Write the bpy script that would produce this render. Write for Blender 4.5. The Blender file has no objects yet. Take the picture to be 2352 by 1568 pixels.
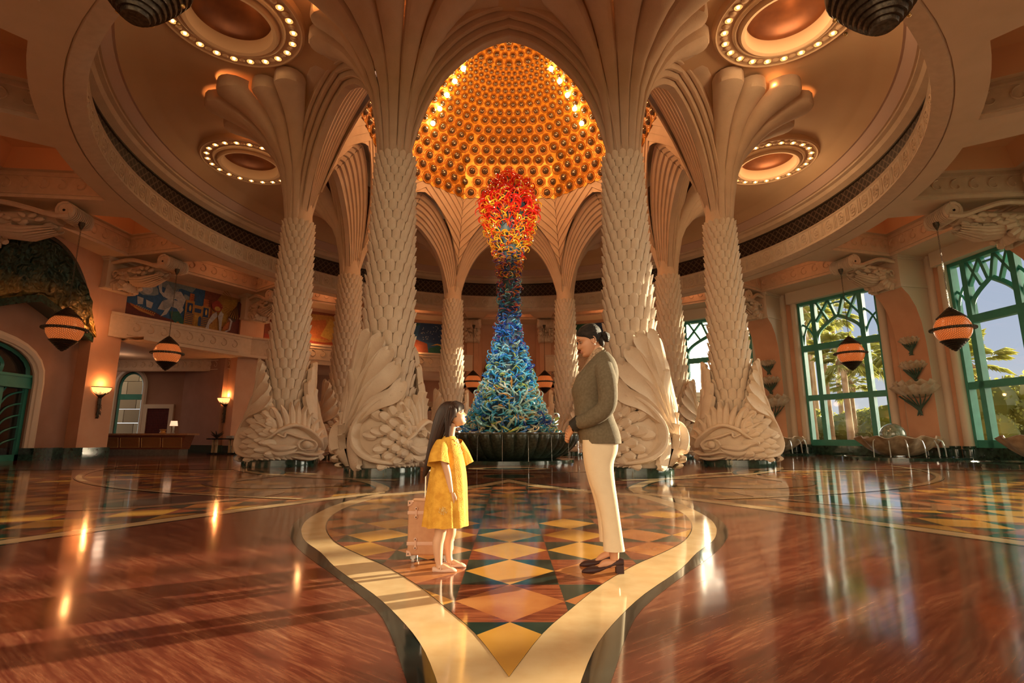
import bpy, math, random
from math import sin, cos, pi, sqrt, radians, atan2
from mathutils import Vector, Matrix
random.seed(7)
scn = bpy.context.scene
COL = scn.collection
# ---------------------------------------------------------------- camera
TH = math.atan(222 / 1204.0)
cam_d = bpy.data.cameras.new('camera')
cam = bpy.data.objects.new('camera', cam_d)
COL.objects.link(cam)
cam.location = (0, 0, 0.9)
cam.rotation_euler = (pi / 2 + TH, 0, 0)
cam_d.sensor_width = 36
cam_d.lens = 1204 / 2352 * 36
cam_d.shift_x = 7 / 2352
cam_d.clip_start = 0.05
cam_d.clip_end = 500
scn.camera = cam
# ---------------------------------------------------------------- view
scn.view_settings.view_transform = 'Standard'
scn.view_settings.look = 'None'
scn.view_settings.gamma = 1
scn.view_settings.exposure = 0.62
scn.view_settings.use_curve_mapping = False
# ---------------------------------------------------------------- sun and sky
SUN = Vector((sin(radians(19.4)) * cos(radians(7.4)), cos(radians(19.4)) * cos(radians(7.4)), sin(radians(7.4))))
sd = bpy.data.lights.new('sun', 'SUN')
sd.energy = 14.0
sd.color = (1.0, 0.80, 0.52)
sd.angle = radians(0.8)
so = bpy.data.objects.new('sun', sd)
COL.objects.link(so)
KEY = Vector((sin(radians(62)) * cos(radians(10)), cos(radians(62)) * cos(radians(10)), sin(radians(10))))
so.rotation_euler = KEY.to_track_quat('Z', 'Y').to_euler()
w = bpy.data.worlds.new('sky')
scn.world = w
w.use_nodes = True
nt = w.node_tree
nt.nodes.clear()
def N(t, **k):
    n = nt.nodes.new(t)
    for a, b in k.items():
        setattr(n, a, b)
    return n
tc = N('ShaderNodeTexCoord')
sep = N('ShaderNodeSeparateXYZ')
nt.links.new(tc.outputs['Generated'], sep.inputs[0])
ramp = N('ShaderNodeValToRGB')
e = ramp.color_ramp.elements
e[0].position = 0.42; e[0].color = (0.30, 0.24, 0.16, 1)
e[1].position = 1.0; e[1].color = (0.16, 0.23, 0.42, 1)
for p, c in ((0.5, (0.62, 0.60, 0.57, 1)), (0.56, (0.42, 0.46, 0.56, 1)), (0.7, (0.30, 0.37, 0.53, 1))):
    q = e.new(p); q.color = c
mr = N('ShaderNodeMapRange')
mr.inputs['From Min'].default_value = -1
nt.links.new(sep.outputs['Z'], mr.inputs['Value'])
nt.links.new(mr.outputs[0], ramp.inputs[0])
dp = N('ShaderNodeVectorMath', operation='DOT_PRODUCT')
nt.links.new(tc.outputs['Generated'], dp.inputs[0])
dp.inputs[1].default_value = SUN
glow = N('ShaderNodeMapRange', interpolation_type='SMOOTHERSTEP')
glow.inputs['From Min'].default_value = 0.978
glow.inputs['From Max'].default_value = 1.0
glow.inputs['To Max'].default_value = 4.0
nt.links.new(dp.outputs['Value'], glow.inputs['Value'])
disc = N('ShaderNodeMapRange', interpolation_type='SMOOTHERSTEP')
disc.inputs['From Min'].default_value = 0.9985
disc.inputs['From Max'].default_value = 0.9998
disc.inputs['To Max'].default_value = 30
nt.links.new(dp.outputs['Value'], disc.inputs['Value'])
ad = N('ShaderNodeMath', operation='ADD')
nt.links.new(glow.outputs[0], ad.inputs[0]); nt.links.new(disc.outputs[0], ad.inputs[1])
# sky behind the camera made warm, an added fill through the open back
bk = N('ShaderNodeMapRange', interpolation_type='SMOOTHSTEP')
bk.inputs['From Min'].default_value = 0.1
bk.inputs['From Max'].default_value = -0.6
bk.inputs['To Max'].default_value = 1.0
nt.links.new(sep.outputs['Y'], bk.inputs['Value'])
mixb = N('ShaderNodeMix', data_type='RGBA')
nt.links.new(bk.outputs[0], mixb.inputs[0])
nt.links.new(ramp.outputs[0], mixb.inputs[6])
mixb.inputs[7].default_value = (0.95, 0.72, 0.47, 1)
# sky to the right, outside the frame, boosted as added light for the interior
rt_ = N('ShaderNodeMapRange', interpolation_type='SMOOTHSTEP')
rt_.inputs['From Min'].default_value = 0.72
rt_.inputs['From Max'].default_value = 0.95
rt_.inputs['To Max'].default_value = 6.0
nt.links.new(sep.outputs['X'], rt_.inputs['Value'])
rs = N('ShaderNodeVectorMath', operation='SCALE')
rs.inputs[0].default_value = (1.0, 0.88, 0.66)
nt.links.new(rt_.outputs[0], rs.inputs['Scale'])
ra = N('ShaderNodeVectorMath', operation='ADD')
lf = N('ShaderNodeMapRange', interpolation_type='SMOOTHSTEP')   # sky raised toward the left, added to brighten the right side of the hall
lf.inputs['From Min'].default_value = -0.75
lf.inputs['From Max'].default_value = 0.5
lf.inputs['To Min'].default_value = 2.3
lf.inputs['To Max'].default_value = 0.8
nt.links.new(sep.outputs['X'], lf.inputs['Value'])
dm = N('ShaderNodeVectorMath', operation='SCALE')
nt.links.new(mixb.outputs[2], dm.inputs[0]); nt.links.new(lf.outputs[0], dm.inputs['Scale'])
sc = N('ShaderNodeVectorMath', operation='SCALE')
sc.inputs[0].default_value = (1.0, 0.80, 0.5)
nt.links.new(ad.outputs[0], sc.inputs['Scale'])
va = N('ShaderNodeVectorMath', operation='ADD')
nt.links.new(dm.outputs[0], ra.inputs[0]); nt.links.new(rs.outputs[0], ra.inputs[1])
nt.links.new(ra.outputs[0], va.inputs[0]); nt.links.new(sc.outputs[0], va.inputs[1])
bg = N('ShaderNodeBackground')
bg.inputs['Strength'].default_value = 1.0
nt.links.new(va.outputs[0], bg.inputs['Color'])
out = N('ShaderNodeOutputWorld')
nt.links.new(bg.outputs[0], out.inputs[0])

def lamp(name, kind, loc, energy, color, size=0.1, rot=None, spread=None):
    d = bpy.data.lights.new(name, kind)
    d.energy = energy; d.color = color
    if kind == 'AREA':
        d.shape = 'DISK'; d.size = size
        if spread: d.spread = spread
    else:
        d.shadow_soft_size = size
    o = bpy.data.objects.new(name, d)
    COL.objects.link(o); o.location = loc
    if rot: o.rotation_euler = rot
    return o
WARM = (1.0, 0.62, 0.32)
# ---------------------------------------------------------------- tables of the plan
CY = 20.7
def pol(phi, r, z=0.0):
    a = radians(phi)
    return Vector((r * sin(a), CY - r * cos(a), z))
PR = [(8.0, 0.5), (14.2, 4.6), (18.0, 11.0), (19.7, 17.9), (19.2, 24.6), (15.6, 31.2), (9.9, 35.7), (2.7, 38.3)]
# ---------------------------------------------------------------- mesh helpers
class MB:
    def __init__(s):
        s.v = []; s.f = []; s.m = []
    def add(s, vs, fs, m=0):
        o = len(s.v)
        s.v.extend([tuple(x) for x in vs])
        for f in fs:
            s.f.append(tuple(o + i for i in f)); s.m.append(m)
        return s
    def grid(s, rows, m=0, close=False):
        n = len(rows[0]); vs = [p for r in rows for p in r]; fs = []
        for i in range(len(rows) - 1):
            for j in range(n if close else n - 1):
                k = (j + 1) % n
                fs.append((i * n + j, i * n + k, (i + 1) * n + k, (i + 1) * n + j))
        return s.add(vs, fs, m)
    def box(s, c, d, m=0, rz=0.0, M=None):
        x, y, z = d[0] / 2, d[1] / 2, d[2] / 2
        vs = [Vector((a * x, b * y, e * z)) for e in (-1, 1) for a, b in ((-1, -1), (1, -1), (1, 1), (-1, 1))]
        R = M if M is not None else Matrix.Rotation(rz, 3, 'Z')
        vs = [R @ v + Vector(c) for v in vs]
        return s.add(vs, [(0, 3, 2, 1), (4, 5, 6, 7), (0, 1, 5, 4), (1, 2, 6, 5), (2, 3, 7, 6), (3, 0, 4, 7)], m)
    def tube(s, pts, r, n=6, m=0, caps=True, closed=False, sq=1.0):
        pts = [Vector(p) for p in pts]
        rr = r if isinstance(r, (list, tuple)) else [r] * len(pts)
        rows = []; up = None
        L = len(pts)
        for i, p in enumerate(pts):
            a = pts[(i - 1) % L] if (closed or i) else pts[0]
            b = pts[(i + 1) % L] if (closed or i < L - 1) else pts[-1]
            t = (b - a)
            if t.length < 1e-9: t = Vector((0, 0, 1))
            t.normalize()
            if up is None:
                up = Vector((0, 0, 1)) if abs(t.z) < 0.9 else Vector((0, 1, 0))
            x = t.cross(up)
            if x.length < 1e-6: x = t.orthogonal()
            x.normalize(); up = x.cross(t).normalized()
            rows.append([p + (x * cos(2 * pi * k / n) + up * sin(2 * pi * k / n) * sq) * rr[i] for k in range(n)])
        if closed: rows.append(rows[0])
        s.grid(rows, m, close=True)
        if caps and not closed:
            s.add(rows[0], [tuple(range(n))], m); s.add(rows[-1], [tuple(range(n - 1, -1, -1))], m)
        return s
    def lathe(s, prof, c=(0, 0, 0), n=24, m=0, a0=0, a1=2 * pi, f=None, caps=False):
        full = abs(a1 - a0 - 2 * pi) < 1e-6
        k = n if full else n + 1
        rows = []
        for (r, z) in prof:
            row = []
            for i in range(k):
                a = a0 + (a1 - a0) * i / n
                q = f(a, r, z) if f else r
                row.append((c[0] + q * cos(a), c[1] + q * sin(a), c[2] + z))
            rows.append(row)
        s.grid(rows, m, close=full)
        if caps:
            s.add(rows[0], [tuple(range(k))], m); s.add(rows[-1], [tuple(range(k - 1, -1, -1))], m)
        return s
    def ball(s, c, r, n=12, k=8, m=0, M=None):
        r = (r, r, r) if isinstance(r, (int, float)) else r
        rows = []
        for j in range(k + 1):
            t = pi * j / k
            row = []
            for i in range(n):
                a = 2 * pi * i / n
                p = Vector((r[0] * sin(t) * cos(a), r[1] * sin(t) * sin(a), r[2] * cos(t)))
                if M is not None: p = M @ p
                row.append(p + Vector(c))
            rows.append(row)
        return s.grid(rows, m, close=True)
    def poly(s, pts, m=0):
        return s.add(pts, [tuple(range(len(pts)))], m)
    def prism(s, pts, d, m=0):
        d = Vector(d); n = len(pts); a = [Vector(p) for p in pts]; b = [p + d for p in a]
        fs = [tuple(range(n - 1, -1, -1)), tuple(range(n, 2 * n))]
        fs += [(i, (i + 1) % n, n + (i + 1) % n, n + i) for i in range(n)]
        return s.add(a + b, fs, m)
    def join(s, o, M=None):
        base = len(s.v)
        s.v.extend([tuple(M @ Vector(v)) for v in o.v] if M is not None else o.v)
        s.f.extend([tuple(base + i for i in f) for f in o.f]); s.m.extend(o.m)
        return s
    def mesh(s, name, mats, ang=40, flat=False):
        me = bpy.data.meshes.new(name)
        me.from_pydata(s.v, [], s.f)
        for x in (mats if isinstance(mats, (list, tuple)) else [mats]): me.materials.append(x)
        me.polygons.foreach_set('material_index', s.m)
        if not flat:
            me.polygons.foreach_set('use_smooth', [True] * len(s.f))
            me.set_sharp_from_angle(angle=radians(ang))
        me.validate(clean_customdata=False)
        me.update()
        return me
    def build(s, name, mats, parent=None, ang=40, flat=False, **k):
        o = bpy.data.objects.new(name, s.mesh(name, mats, ang, flat))
        COL.objects.link(o)
        if parent is not None: o.parent = parent
        for a, b in k.items(): o[a] = b
        return o
def tag(o, label, cat, group=None, kind=None):
    o['label'] = label; o['category'] = cat
    if group: o['group'] = group
    if kind: o['kind'] = kind
    return o
def thing(name, label, cat, loc=(0, 0, 0), rz=0.0, group=None):
    o = bpy.data.objects.new(name, None); COL.objects.link(o)
    o.empty_display_size = 0.2
    o.location = loc; o.rotation_euler = (0, 0, rz)
    return tag(o, label, cat, group)
def struct(o):
    o['kind'] = 'structure'; return o
def copy_tree(o, label=None, parent=None):
    c = o.copy(); COL.objects.link(c); c.parent = parent
    if parent is None: c.parent = None
    if label: c['label'] = label
    for ch in [x for x in bpy.data.objects if x.parent == o]:
        copy_tree(ch, None, c)
    return c
def lerp(a, b, t): return a + (b - a) * t
def interp(tab, x):
    if x <= tab[0][0]: return tab[0][1]
    for (a, b), (c, d) in zip(tab, tab[1:]):
        if x <= c: return b + (d - b) * (x - a) / (c - a)
    return tab[-1][1]
def cr(pts, n=6):
    pts = [Vector(p) for p in pts]; out = []
    P = [pts[0] * 2 - pts[1]] + pts + [pts[-1] * 2 - pts[-2]]
    for i in range(1, len(P) - 2):
        a, b, c, d = P[i - 1], P[i], P[i + 1], P[i + 2]
        for k in range(n):
            t = k / n
            out.append(0.5 * ((2 * b) + (c - a) * t + (2 * a - 5 * b + 4 * c - d) * t * t + (3 * b - a - 3 * c + d) * t ** 3))
    out.append(pts[-1]); return out
# ---------------------------------------------------------------- materials
def mat(name, col, rough=0.6, metal=0.0, col2=None, scale=4.0, detail=4.0, bump=0.0, bscale=40.0, coat=0.0, emit=None, estr=0.0, stretch=None, spec=0.5, sub=0.0, c0=0.35, c1=0.65, speck=None):
    m = bpy.data.materials.new(name); m.use_nodes = True
    t = m.node_tree; b = t.nodes['Principled BSDF']
    b.inputs['Base Color'].default_value = (*col, 1); b.inputs['Roughness'].default_value = rough
    b.inputs['Metallic'].default_value = metal; b.inputs['Coat Weight'].default_value = coat
    b.inputs['Coat Roughness'].default_value = 0.04
    b.inputs['Specular IOR Level'].default_value = spec
    if sub: b.inputs['Subsurface Weight'].default_value = sub; b.inputs['Subsurface Radius'].default_value = (0.03, 0.012, 0.006)
    if emit: b.inputs['Emission Color'].default_value = (*emit, 1); b.inputs['Emission Strength'].default_value = estr
    tcn = t.nodes.new('ShaderNodeTexCoord'); vec = tcn.outputs['Object']
    if stretch:
        mp = t.nodes.new('ShaderNodeMapping'); mp.inputs['Scale'].default_value = stretch[0]; mp.inputs['Rotation'].default_value = stretch[1]
        t.links.new(vec, mp.inputs['Vector']); vec = mp.outputs[0]
    last = None
    if col2:
        n = t.nodes.new('ShaderNodeTexNoise'); n.inputs['Scale'].default_value = scale; n.inputs['Detail'].default_value = detail
        t.links.new(vec, n.inputs['Vector'])
        r = t.nodes.new('ShaderNodeValToRGB'); r.color_ramp.elements[0].position = c0; r.color_ramp.elements[1].position = c1
        r.color_ramp.elements[0].color = (*col, 1); r.color_ramp.elements[1].color = (*col2, 1)
        t.links.new(n.outputs['Fac'], r.inputs[0]); t.links.new(r.outputs[0], b.inputs['Base Color']); last = r.outputs[0]
    if speck and last is not None:
        n2 = t.nodes.new('ShaderNodeTexNoise'); n2.inputs['Scale'].default_value = speck[0]; n2.inputs['Detail'].default_value = 1
        t.links.new(tcn.outputs['Object'], n2.inputs['Vector'])
        r2 = t.nodes.new('ShaderNodeMapRange'); r2.inputs['From Min'].default_value = speck[1]; r2.inputs['From Max'].default_value = speck[1] + 0.06
        t.links.new(n2.outputs['Fac'], r2.inputs['Value'])
        mx = t.nodes.new('ShaderNodeMix'); mx.data_type = 'RGBA'; t.links.new(r2.outputs[0], mx.inputs[0]); t.links.new(last, mx.inputs[6])
        mx.inputs[7].default_value = (*speck[2], 1); t.links.new(mx.outputs[2], b.inputs['Base Color'])
    if bump:
        n = t.nodes.new('ShaderNodeTexNoise'); n.inputs['Scale'].default_value = bscale; n.inputs['Detail'].default_value = 3
        t.links.new(tcn.outputs['Object'], n.inputs['Vector'])
        bp = t.nodes.new('ShaderNodeBump'); bp.inputs['Strength'].default_value = bump; bp.inputs['Distance'].default_value = 0.02
        t.links.new(n.outputs['Fac'], bp.inputs['Height']); t.links.new(bp.outputs[0], b.inputs['Normal'])
    return m
M = {}
M['stone'] = mat('carved_sandstone', (0.70, 0.55, 0.40), 0.85, col2=(0.76, 0.61, 0.45), scale=3, bump=0.25, bscale=30, speck=(85, 0.70, (0.44, 0.31, 0.21)))
M['vault'] = mat('vault_stone', (0.58, 0.42, 0.29), 0.85, col2=(0.64, 0.47, 0.33), scale=2, bump=0.2, bscale=30, speck=(80, 0.70, (0.38, 0.25, 0.16)))
M['frieze'] = mat('frieze_stone', (0.56, 0.42, 0.30), 0.8, col2=(0.62, 0.47, 0.34), scale=5)
M['plaster'] = mat('soffit_plaster', (0.60, 0.45, 0.31), 0.8, col2=(0.64, 0.48, 0.34), scale=1.5)
M['ceil'] = mat('ceiling_plaster', (0.60, 0.385, 0.22), 0.75, col2=(0.63, 0.41, 0.24), scale=0.8)
M['pinkband'] = mat('ceiling_band', (0.52, 0.34, 0.26), 0.7)
M['cove'] = mat('cove_orange', (0.62, 0.33, 0.17), 0.8)
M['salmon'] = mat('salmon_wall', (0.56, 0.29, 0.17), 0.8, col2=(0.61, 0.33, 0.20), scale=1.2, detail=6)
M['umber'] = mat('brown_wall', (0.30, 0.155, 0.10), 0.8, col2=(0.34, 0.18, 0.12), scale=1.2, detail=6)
M['trimcream'] = mat('cream_trim', (0.62, 0.50, 0.38), 0.7)
M['dgreen'] = mat('dark_green_marble', (0.012, 0.028, 0.022), 0.12, col2=(0.03, 0.07, 0.05), scale=7, detail=8, coat=0.5)
M['bgreen'] = mat('basin_green_stone', (0.022, 0.030, 0.020), 0.28, col2=(0.07, 0.085, 0.055), scale=14, detail=8, coat=0.3, bump=0.15, bscale=50)
M['bronze'] = mat('dark_bronze', (0.045, 0.032, 0.022), 0.45, 0.6, col2=(0.10, 0.075, 0.05), scale=20, bump=0.3, bscale=30)
M['teal'] = mat('teal_paint', (0.040, 0.24, 0.19), 0.35, col2=(0.05, 0.28, 0.22), scale=3)
M['gold'] = mat('dome_gold', (0.82, 0.34, 0.018), 0.36, 0.3, col2=(0.90, 0.42, 0.04), scale=2, bump=0.25, bscale=12)
M['goldring'] = mat('boss_gold', (0.42, 0.15, 0.012), 0.3, 0.5)
M['bossglass'] = mat('boss_centre', (0.22, 0.15, 0.09), 0.10, 0.7, coat=1.0)
M['bulb'] = mat('bulb', (1, 0.8, 0.5), 0.4, emit=(1.0, 0.66, 0.30), estr=14)
M['bigbulb'] = mat('dome_bulb', (1, 0.8, 0.5), 0.4, emit=(1.0, 0.72, 0.30), estr=30)
M['recess'] = mat('copper_recess', (0.16, 0.05, 0.018), 0.4, 0.5, col2=(0.24, 0.08, 0.025), scale=1.5)
M['cream_marble'] = mat('cream_marble', (0.62, 0.43, 0.22), 0.09, col2=(0.70, 0.52, 0.29), scale=6, detail=9, coat=0.0)
M['black_marble'] = mat('black_marble', (0.010, 0.014, 0.013), 0.07, col2=(0.025, 0.032, 0.028), scale=5, detail=9, coat=0.4)
M['tan_marble'] = mat('tan_marble', (0.34, 0.17, 0.085), 0.09, col2=(0.42, 0.22, 0.11), scale=6, detail=9, coat=0.4)
M['wood'] = mat('reddish_wood', (0.17, 0.055, 0.028), 0.35, col2=(0.24, 0.08, 0.04), scale=3, stretch=((1, 1, 12), (0, 0, 0)))
M['brass'] = mat('brass', (0.65, 0.42, 0.16), 0.35, 0.8)
M['shell'] = mat('shell_cream', (0.66, 0.56, 0.44), 0.4, col2=(0.45, 0.31, 0.19), scale=3, detail=6, stretch=((1, 1, 1), (0, 0, 0)))
M['shellbrown'] = mat('shell_brown', (0.50, 0.33, 0.19), 0.4, col2=(0.28, 0.16, 0.08), scale=4, detail=8)
M['coral'] = mat('green_coral', (0.035, 0.075, 0.055), 0.5, col2=(0.07, 0.13, 0.09), scale=20, bump=0.5, bscale=40)
M['sphere'] = mat('green_marble_ball', (0.14, 0.20, 0.15), 0.08, col2=(0.30, 0.33, 0.26), scale=7, detail=10, coat=1.0)
M['water'] = mat('falling_water', (0.8, 0.85, 0.85), 0.05, emit=None)
M['water'].node_tree.nodes['Principled BSDF'].inputs['Transmission Weight'].default_value = 0.6
M['pool'] = mat('pool_water', (0.10, 0.13, 0.12), 0.03, coat=1.0)
def glassmat(name, col=(1, 1, 1), g=0.07):
    m = bpy.data.materials.new(name); m.use_nodes = True; t = m.node_tree; t.nodes.clear()
    a = t.nodes.new('ShaderNodeBsdfTransparent'); a.inputs[0].default_value = (*col, 1)
    b = t.nodes.new('ShaderNodeBsdfGlossy'); b.inputs['Roughness'].default_value = 0.02
    x = t.nodes.new('ShaderNodeMixShader'); x.inputs[0].default_value = g
    o = t.nodes.new('ShaderNodeOutputMaterial')
    t.links.new(a.outputs[0], x.inputs[1]); t.links.new(b.outputs[0], x.inputs[2]); t.links.new(x.outputs[0], o.inputs[0])
    return m
M['pane'] = glassmat('window_glass', (0.93, 0.97, 0.97))
M['darkpane'] = mat('dark_glass', (0.02, 0.018, 0.016), 0.06, coat=1)
def grille_mat():
    m = mat('bronze_grille', (0.05, 0.03, 0.02), 0.5, 0.3)
    t = m.node_tree; b = t.nodes['Principled BSDF']
    uv = t.nodes.new('ShaderNodeUVMap')
    tcn = t.nodes.new('ShaderNodeTexCoord'); sp = t.nodes.new('ShaderNodeSeparateXYZ'); t.links.new(tcn.outputs['Object'], sp.inputs[0])
    t.nodes.remove(uv)
    at = t.nodes.new('ShaderNodeMath'); at.operation = 'ARCTAN2'
    s2 = t.nodes.new('ShaderNodeMath'); s2.operation = 'SUBTRACT'; s2.inputs[1].default_value = CY
    t.links.new(sp.outputs['Y'], s2.inputs[0]); t.links.new(s2.outputs[0], at.inputs[0]); t.links.new(sp.outputs['X'], at.inputs[1])
    ml = t.nodes.new('ShaderNodeMath'); ml.operation = 'MULTIPLY'; ml.inputs[1].default_value = 14.3; t.links.new(at.outputs[0], ml.inputs[0])
    def wave(sg):
        a = t.nodes.new('ShaderNodeMath'); a.operation = 'MULTIPLY_ADD'; a.inputs[1].default_value = sg
        t.links.new(sp.outputs['Z'], a.inputs[0]); t.links.new(ml.outputs[0], a.inputs[2])
        c = t.nodes.new('ShaderNodeMath'); c.operation = 'MULTIPLY'; c.inputs[1].default_value = 17.95; t.links.new(a.outputs[0], c.inputs[0])
        d = t.nodes.new('ShaderNodeMath'); d.operation = 'COSINE'; t.links.new(c.outputs[0], d.inputs[0])
        e = t.nodes.new('ShaderNodeMath'); e.operation = 'GREATER_THAN'; e.inputs[1].default_value = 0.78; t.links.new(d.outputs[0], e.inputs[0])
        return e
    x = t.nodes.new('ShaderNodeMath'); x.operation = 'MAXIMUM'
    t.links.new(wave(1).outputs[0], x.inputs[0]); t.links.new(wave(-1).outputs[0], x.inputs[1])
    mx = t.nodes.new('ShaderNodeMix'); mx.data_type = 'RGBA'; t.links.new(x.outputs[0], mx.inputs[0])
    mx.inputs[6].default_value = (0.035, 0.018, 0.012, 1); mx.inputs[7].default_value = (0.14, 0.09, 0.06, 1)
    t.links.new(mx.outputs[2], b.inputs['Base Color'])
    return m
M['grille'] = grille_mat()
# red streaked marble
def redmarble():
    m = mat('red_streaked_marble', (0.15, 0.03, 0.018), 0.10, coat=0.0, spec=0.85)
    t = m.node_tree; b = t.nodes['Principled BSDF']
    tcn = t.nodes.new('ShaderNodeTexCoord')
    # veins run concentrically round the hall: use angle & radius of the slab position
    mp = t.nodes.new('ShaderNodeMapping'); mp.inputs['Rotation'].default_value = (0, 0, radians(0))
    sp = t.nodes.new('ShaderNodeSeparateXYZ'); t.links.new(tcn.outputs['Object'], sp.inputs[0])
    ab = t.nodes.new('ShaderNodeMath'); ab.operation = 'ABSOLUTE'; t.links.new(sp.outputs['X'], ab.inputs[0])
    cb = t.nodes.new('ShaderNodeCombineXYZ'); t.links.new(ab.outputs[0], cb.inputs[0]); t.links.new(sp.outputs['Y'], cb.inputs[1])
    rot = t.nodes.new('ShaderNodeMapping'); rot.inputs['Rotation'].default_value = (0, 0, radians(-36)); t.links.new(cb.outputs[0], rot.inputs['Vector'])
    n0 = t.nodes.new('ShaderNodeTexNoise'); n0.inputs['Scale'].default_value = 0.5; t.links.new(rot.outputs[0], n0.inputs['Vector'])
    wv = t.nodes.new('ShaderNodeVectorMath'); wv.operation = 'SCALE'; wv.inputs['Scale'].default_value = 0.16; t.links.new(n0.outputs['Color'], wv.inputs[0])
    av = t.nodes.new('ShaderNodeVectorMath'); av.operation = 'ADD'; t.links.new(rot.outputs[0], av.inputs[0]); t.links.new(wv.outputs[0], av.inputs[1])
    def streak(sx, sy, det):
        q = t.nodes.new('ShaderNodeMapping'); q.inputs['Scale'].default_value = (sx, sy, 1); t.links.new(av.outputs[0], q.inputs['Vector'])
        n = t.nodes.new('ShaderNodeTexNoise'); n.inputs['Scale'].default_value = 1; n.inputs['Detail'].default_value = det; n.inputs['Roughness'].default_value = 0.65; t.links.new(q.outputs[0], n.inputs['Vector'])
        return n
    a = streak(0.9, 9, 8); c = streak(5, 60, 3)
    r = t.nodes.new('ShaderNodeValToRGB'); e = r.color_ramp.elements
    e[0].position = 0.3; e[0].color = (0.055, 0.014, 0.009, 1); e[1].position = 0.78; e[1].color = (0.46, 0.25, 0.14, 1)
    q = e.new(0.48); q.color = (0.14, 0.034, 0.020, 1); q = e.new(0.6); q.color = (0.24, 0.085, 0.045, 1)
    mixn = t.nodes.new('ShaderNodeMix'); mixn.data_type = 'FLOAT'; mixn.inputs[0].default_value = 0.42
    t.links.new(a.outputs['Fac'], mixn.inputs[2]); t.links.new(c.outputs['Fac'], mixn.inputs[3])
    t.links.new(mixn.outputs[0], r.inputs[0]); t.links.new(r.outputs[0], b.inputs['Base Color'])
    # uneven polish bends the reflections a little
    nb = t.nodes.new('ShaderNodeTexNoise'); nb.inputs['Scale'].default_value = 0.9; nb.inputs['Detail'].default_value = 2; t.links.new(tcn.outputs['Object'], nb.inputs['Vector'])
    bp = t.nodes.new('ShaderNodeBump'); bp.inputs['Strength'].default_value = 0.10; bp.inputs['Distance'].default_value = 0.05
    t.links.new(nb.outputs['Fac'], bp.inputs['Height']); t.links.new(bp.outputs[0], b.inputs['Normal']); t.links.new(bp.outputs[0], b.inputs['Coat Normal'])
    return m
M['red'] = redmarble()
def tilemat(name, w, l, ox, oy, rot=0.0):
    m = mat(name, (0.5, 0.3, 0.1), 0.09, coat=0.0)
    t = m.node_tree; b = t.nodes['Principled BSDF']
    def nd(op, a, b_=None, c=None):
        n = t.nodes.new('ShaderNodeMath'); n.operation = op
        for i, x in enumerate((a, b_, c)):
            if x is None: continue
            if isinstance(x, (int, float)): n.inputs[i].default_value = x
            else: t.links.new(x, n.inputs[i])
        return n.outputs[0]
    tcn = t.nodes.new('ShaderNodeTexCoord'); mp = t.nodes.new('ShaderNodeMapping'); mp.vector_type = 'TEXTURE'
    mp.inputs['Location'].default_value = (ox, oy, 0); mp.inputs['Rotation'].default_value = (0, 0, rot)
    t.links.new(tcn.outputs['Object'], mp.inputs['Vector'])
    sp = t.nodes.new('ShaderNodeSeparateXYZ'); t.links.new(mp.outputs[0], sp.inputs[0])
    u = nd('DIVIDE', sp.outputs['X'], w); u = nd('ADD', u, 0.5); v = nd('DIVIDE', sp.outputs['Y'], l)
    iu = nd('FLOOR', u); iv = nd('FLOOR', v); fu = nd('SUBTRACT', u, iu); fv = nd('SUBTRACT', v, iv)
    du = nd('ABSOLUTE', nd('SUBTRACT', fu, 0.5)); dv = nd('ABSOLUTE', nd('SUBTRACT', fv, 0.5))
    s = nd('ADD', du, dv); inside = nd('LESS_THAN', s, 0.5)
    par = nd('MODULO', nd('ADD', nd('ABSOLUTE', nd('ADD', iu, iv)), 0.0), 2.0); par = nd('GREATER_THAN', par, 0.5)
    cb = t.nodes.new('ShaderNodeCombineXYZ'); t.links.new(iu, cb.inputs[0]); t.links.new(iv, cb.inputs[1])
    wn = t.nodes.new('ShaderNodeTexWhiteNoise'); t.links.new(cb.outputs[0], wn.inputs['Vector'])
    def cmix(f, a, c):
        x = t.nodes.new('ShaderNodeMix'); x.data_type = 'RGBA'
        if isinstance(f, float): x.inputs[0].default_value = f
        else: t.links.new(f, x.inputs[0])
        for i, y in ((6, a), (7, c)):
            if isinstance(y, tuple): x.inputs[i].default_value = (*y, 1)
            else: t.links.new(y, x.inputs[i])
        return x.outputs[2]
    nz = t.nodes.new('ShaderNodeTexNoise'); nz.inputs['Scale'].default_value = 3; nz.inputs['Detail'].default_value = 8; t.links.new(tcn.outputs['Object'], nz.inputs['Vector'])
    st = t.nodes.new('ShaderNodeMapping'); st.inputs['Scale'].default_value = (3, 30, 1); st.inputs['Rotation'].default_value = (0, 0, 0.35); t.links.new(tcn.outputs['Object'], st.inputs['Vector'])
    nz2 = t.nodes.new('ShaderNodeTexNoise'); nz2.inputs['Scale'].default_value = 1; nz2.inputs['Detail'].default_value = 6; t.links.new(st.outputs[0], nz2.inputs['Vector'])
    sm = t.nodes.new('ShaderNodeMapRange'); sm.inputs['From Min'].default_value = 0.35; sm.inputs['From Max'].default_value = 0.65; t.links.new(nz.outputs['Fac'], sm.inputs['Value'])
    sm2 = t.nodes.new('ShaderNodeMapRange'); sm2.inputs['From Min'].default_value = 0.35; sm2.inputs['From Max'].default_value = 0.65; t.links.new(nz2.outputs['Fac'], sm2.inputs['Value'])
    goldc = cmix(sm.outputs[0], (0.50, 0.25, 0.045), (0.58, 0.31, 0.065))
    orange = cmix(sm.outputs[0], (0.36, 0.12, 0.04), (0.50, 0.21, 0.07))
    dia = cmix(nd('GREATER_THAN', wn.outputs['Value'], 0.45), goldc, orange)
    redc = cmix(sm2.outputs[0], (0.13, 0.028, 0.015), (0.30, 0.09, 0.04))
    grn = cmix(sm.outputs[0], (0.012, 0.028, 0.022), (0.035, 0.055, 0.042))
    corner = cmix(par, redc, grn)
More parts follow.
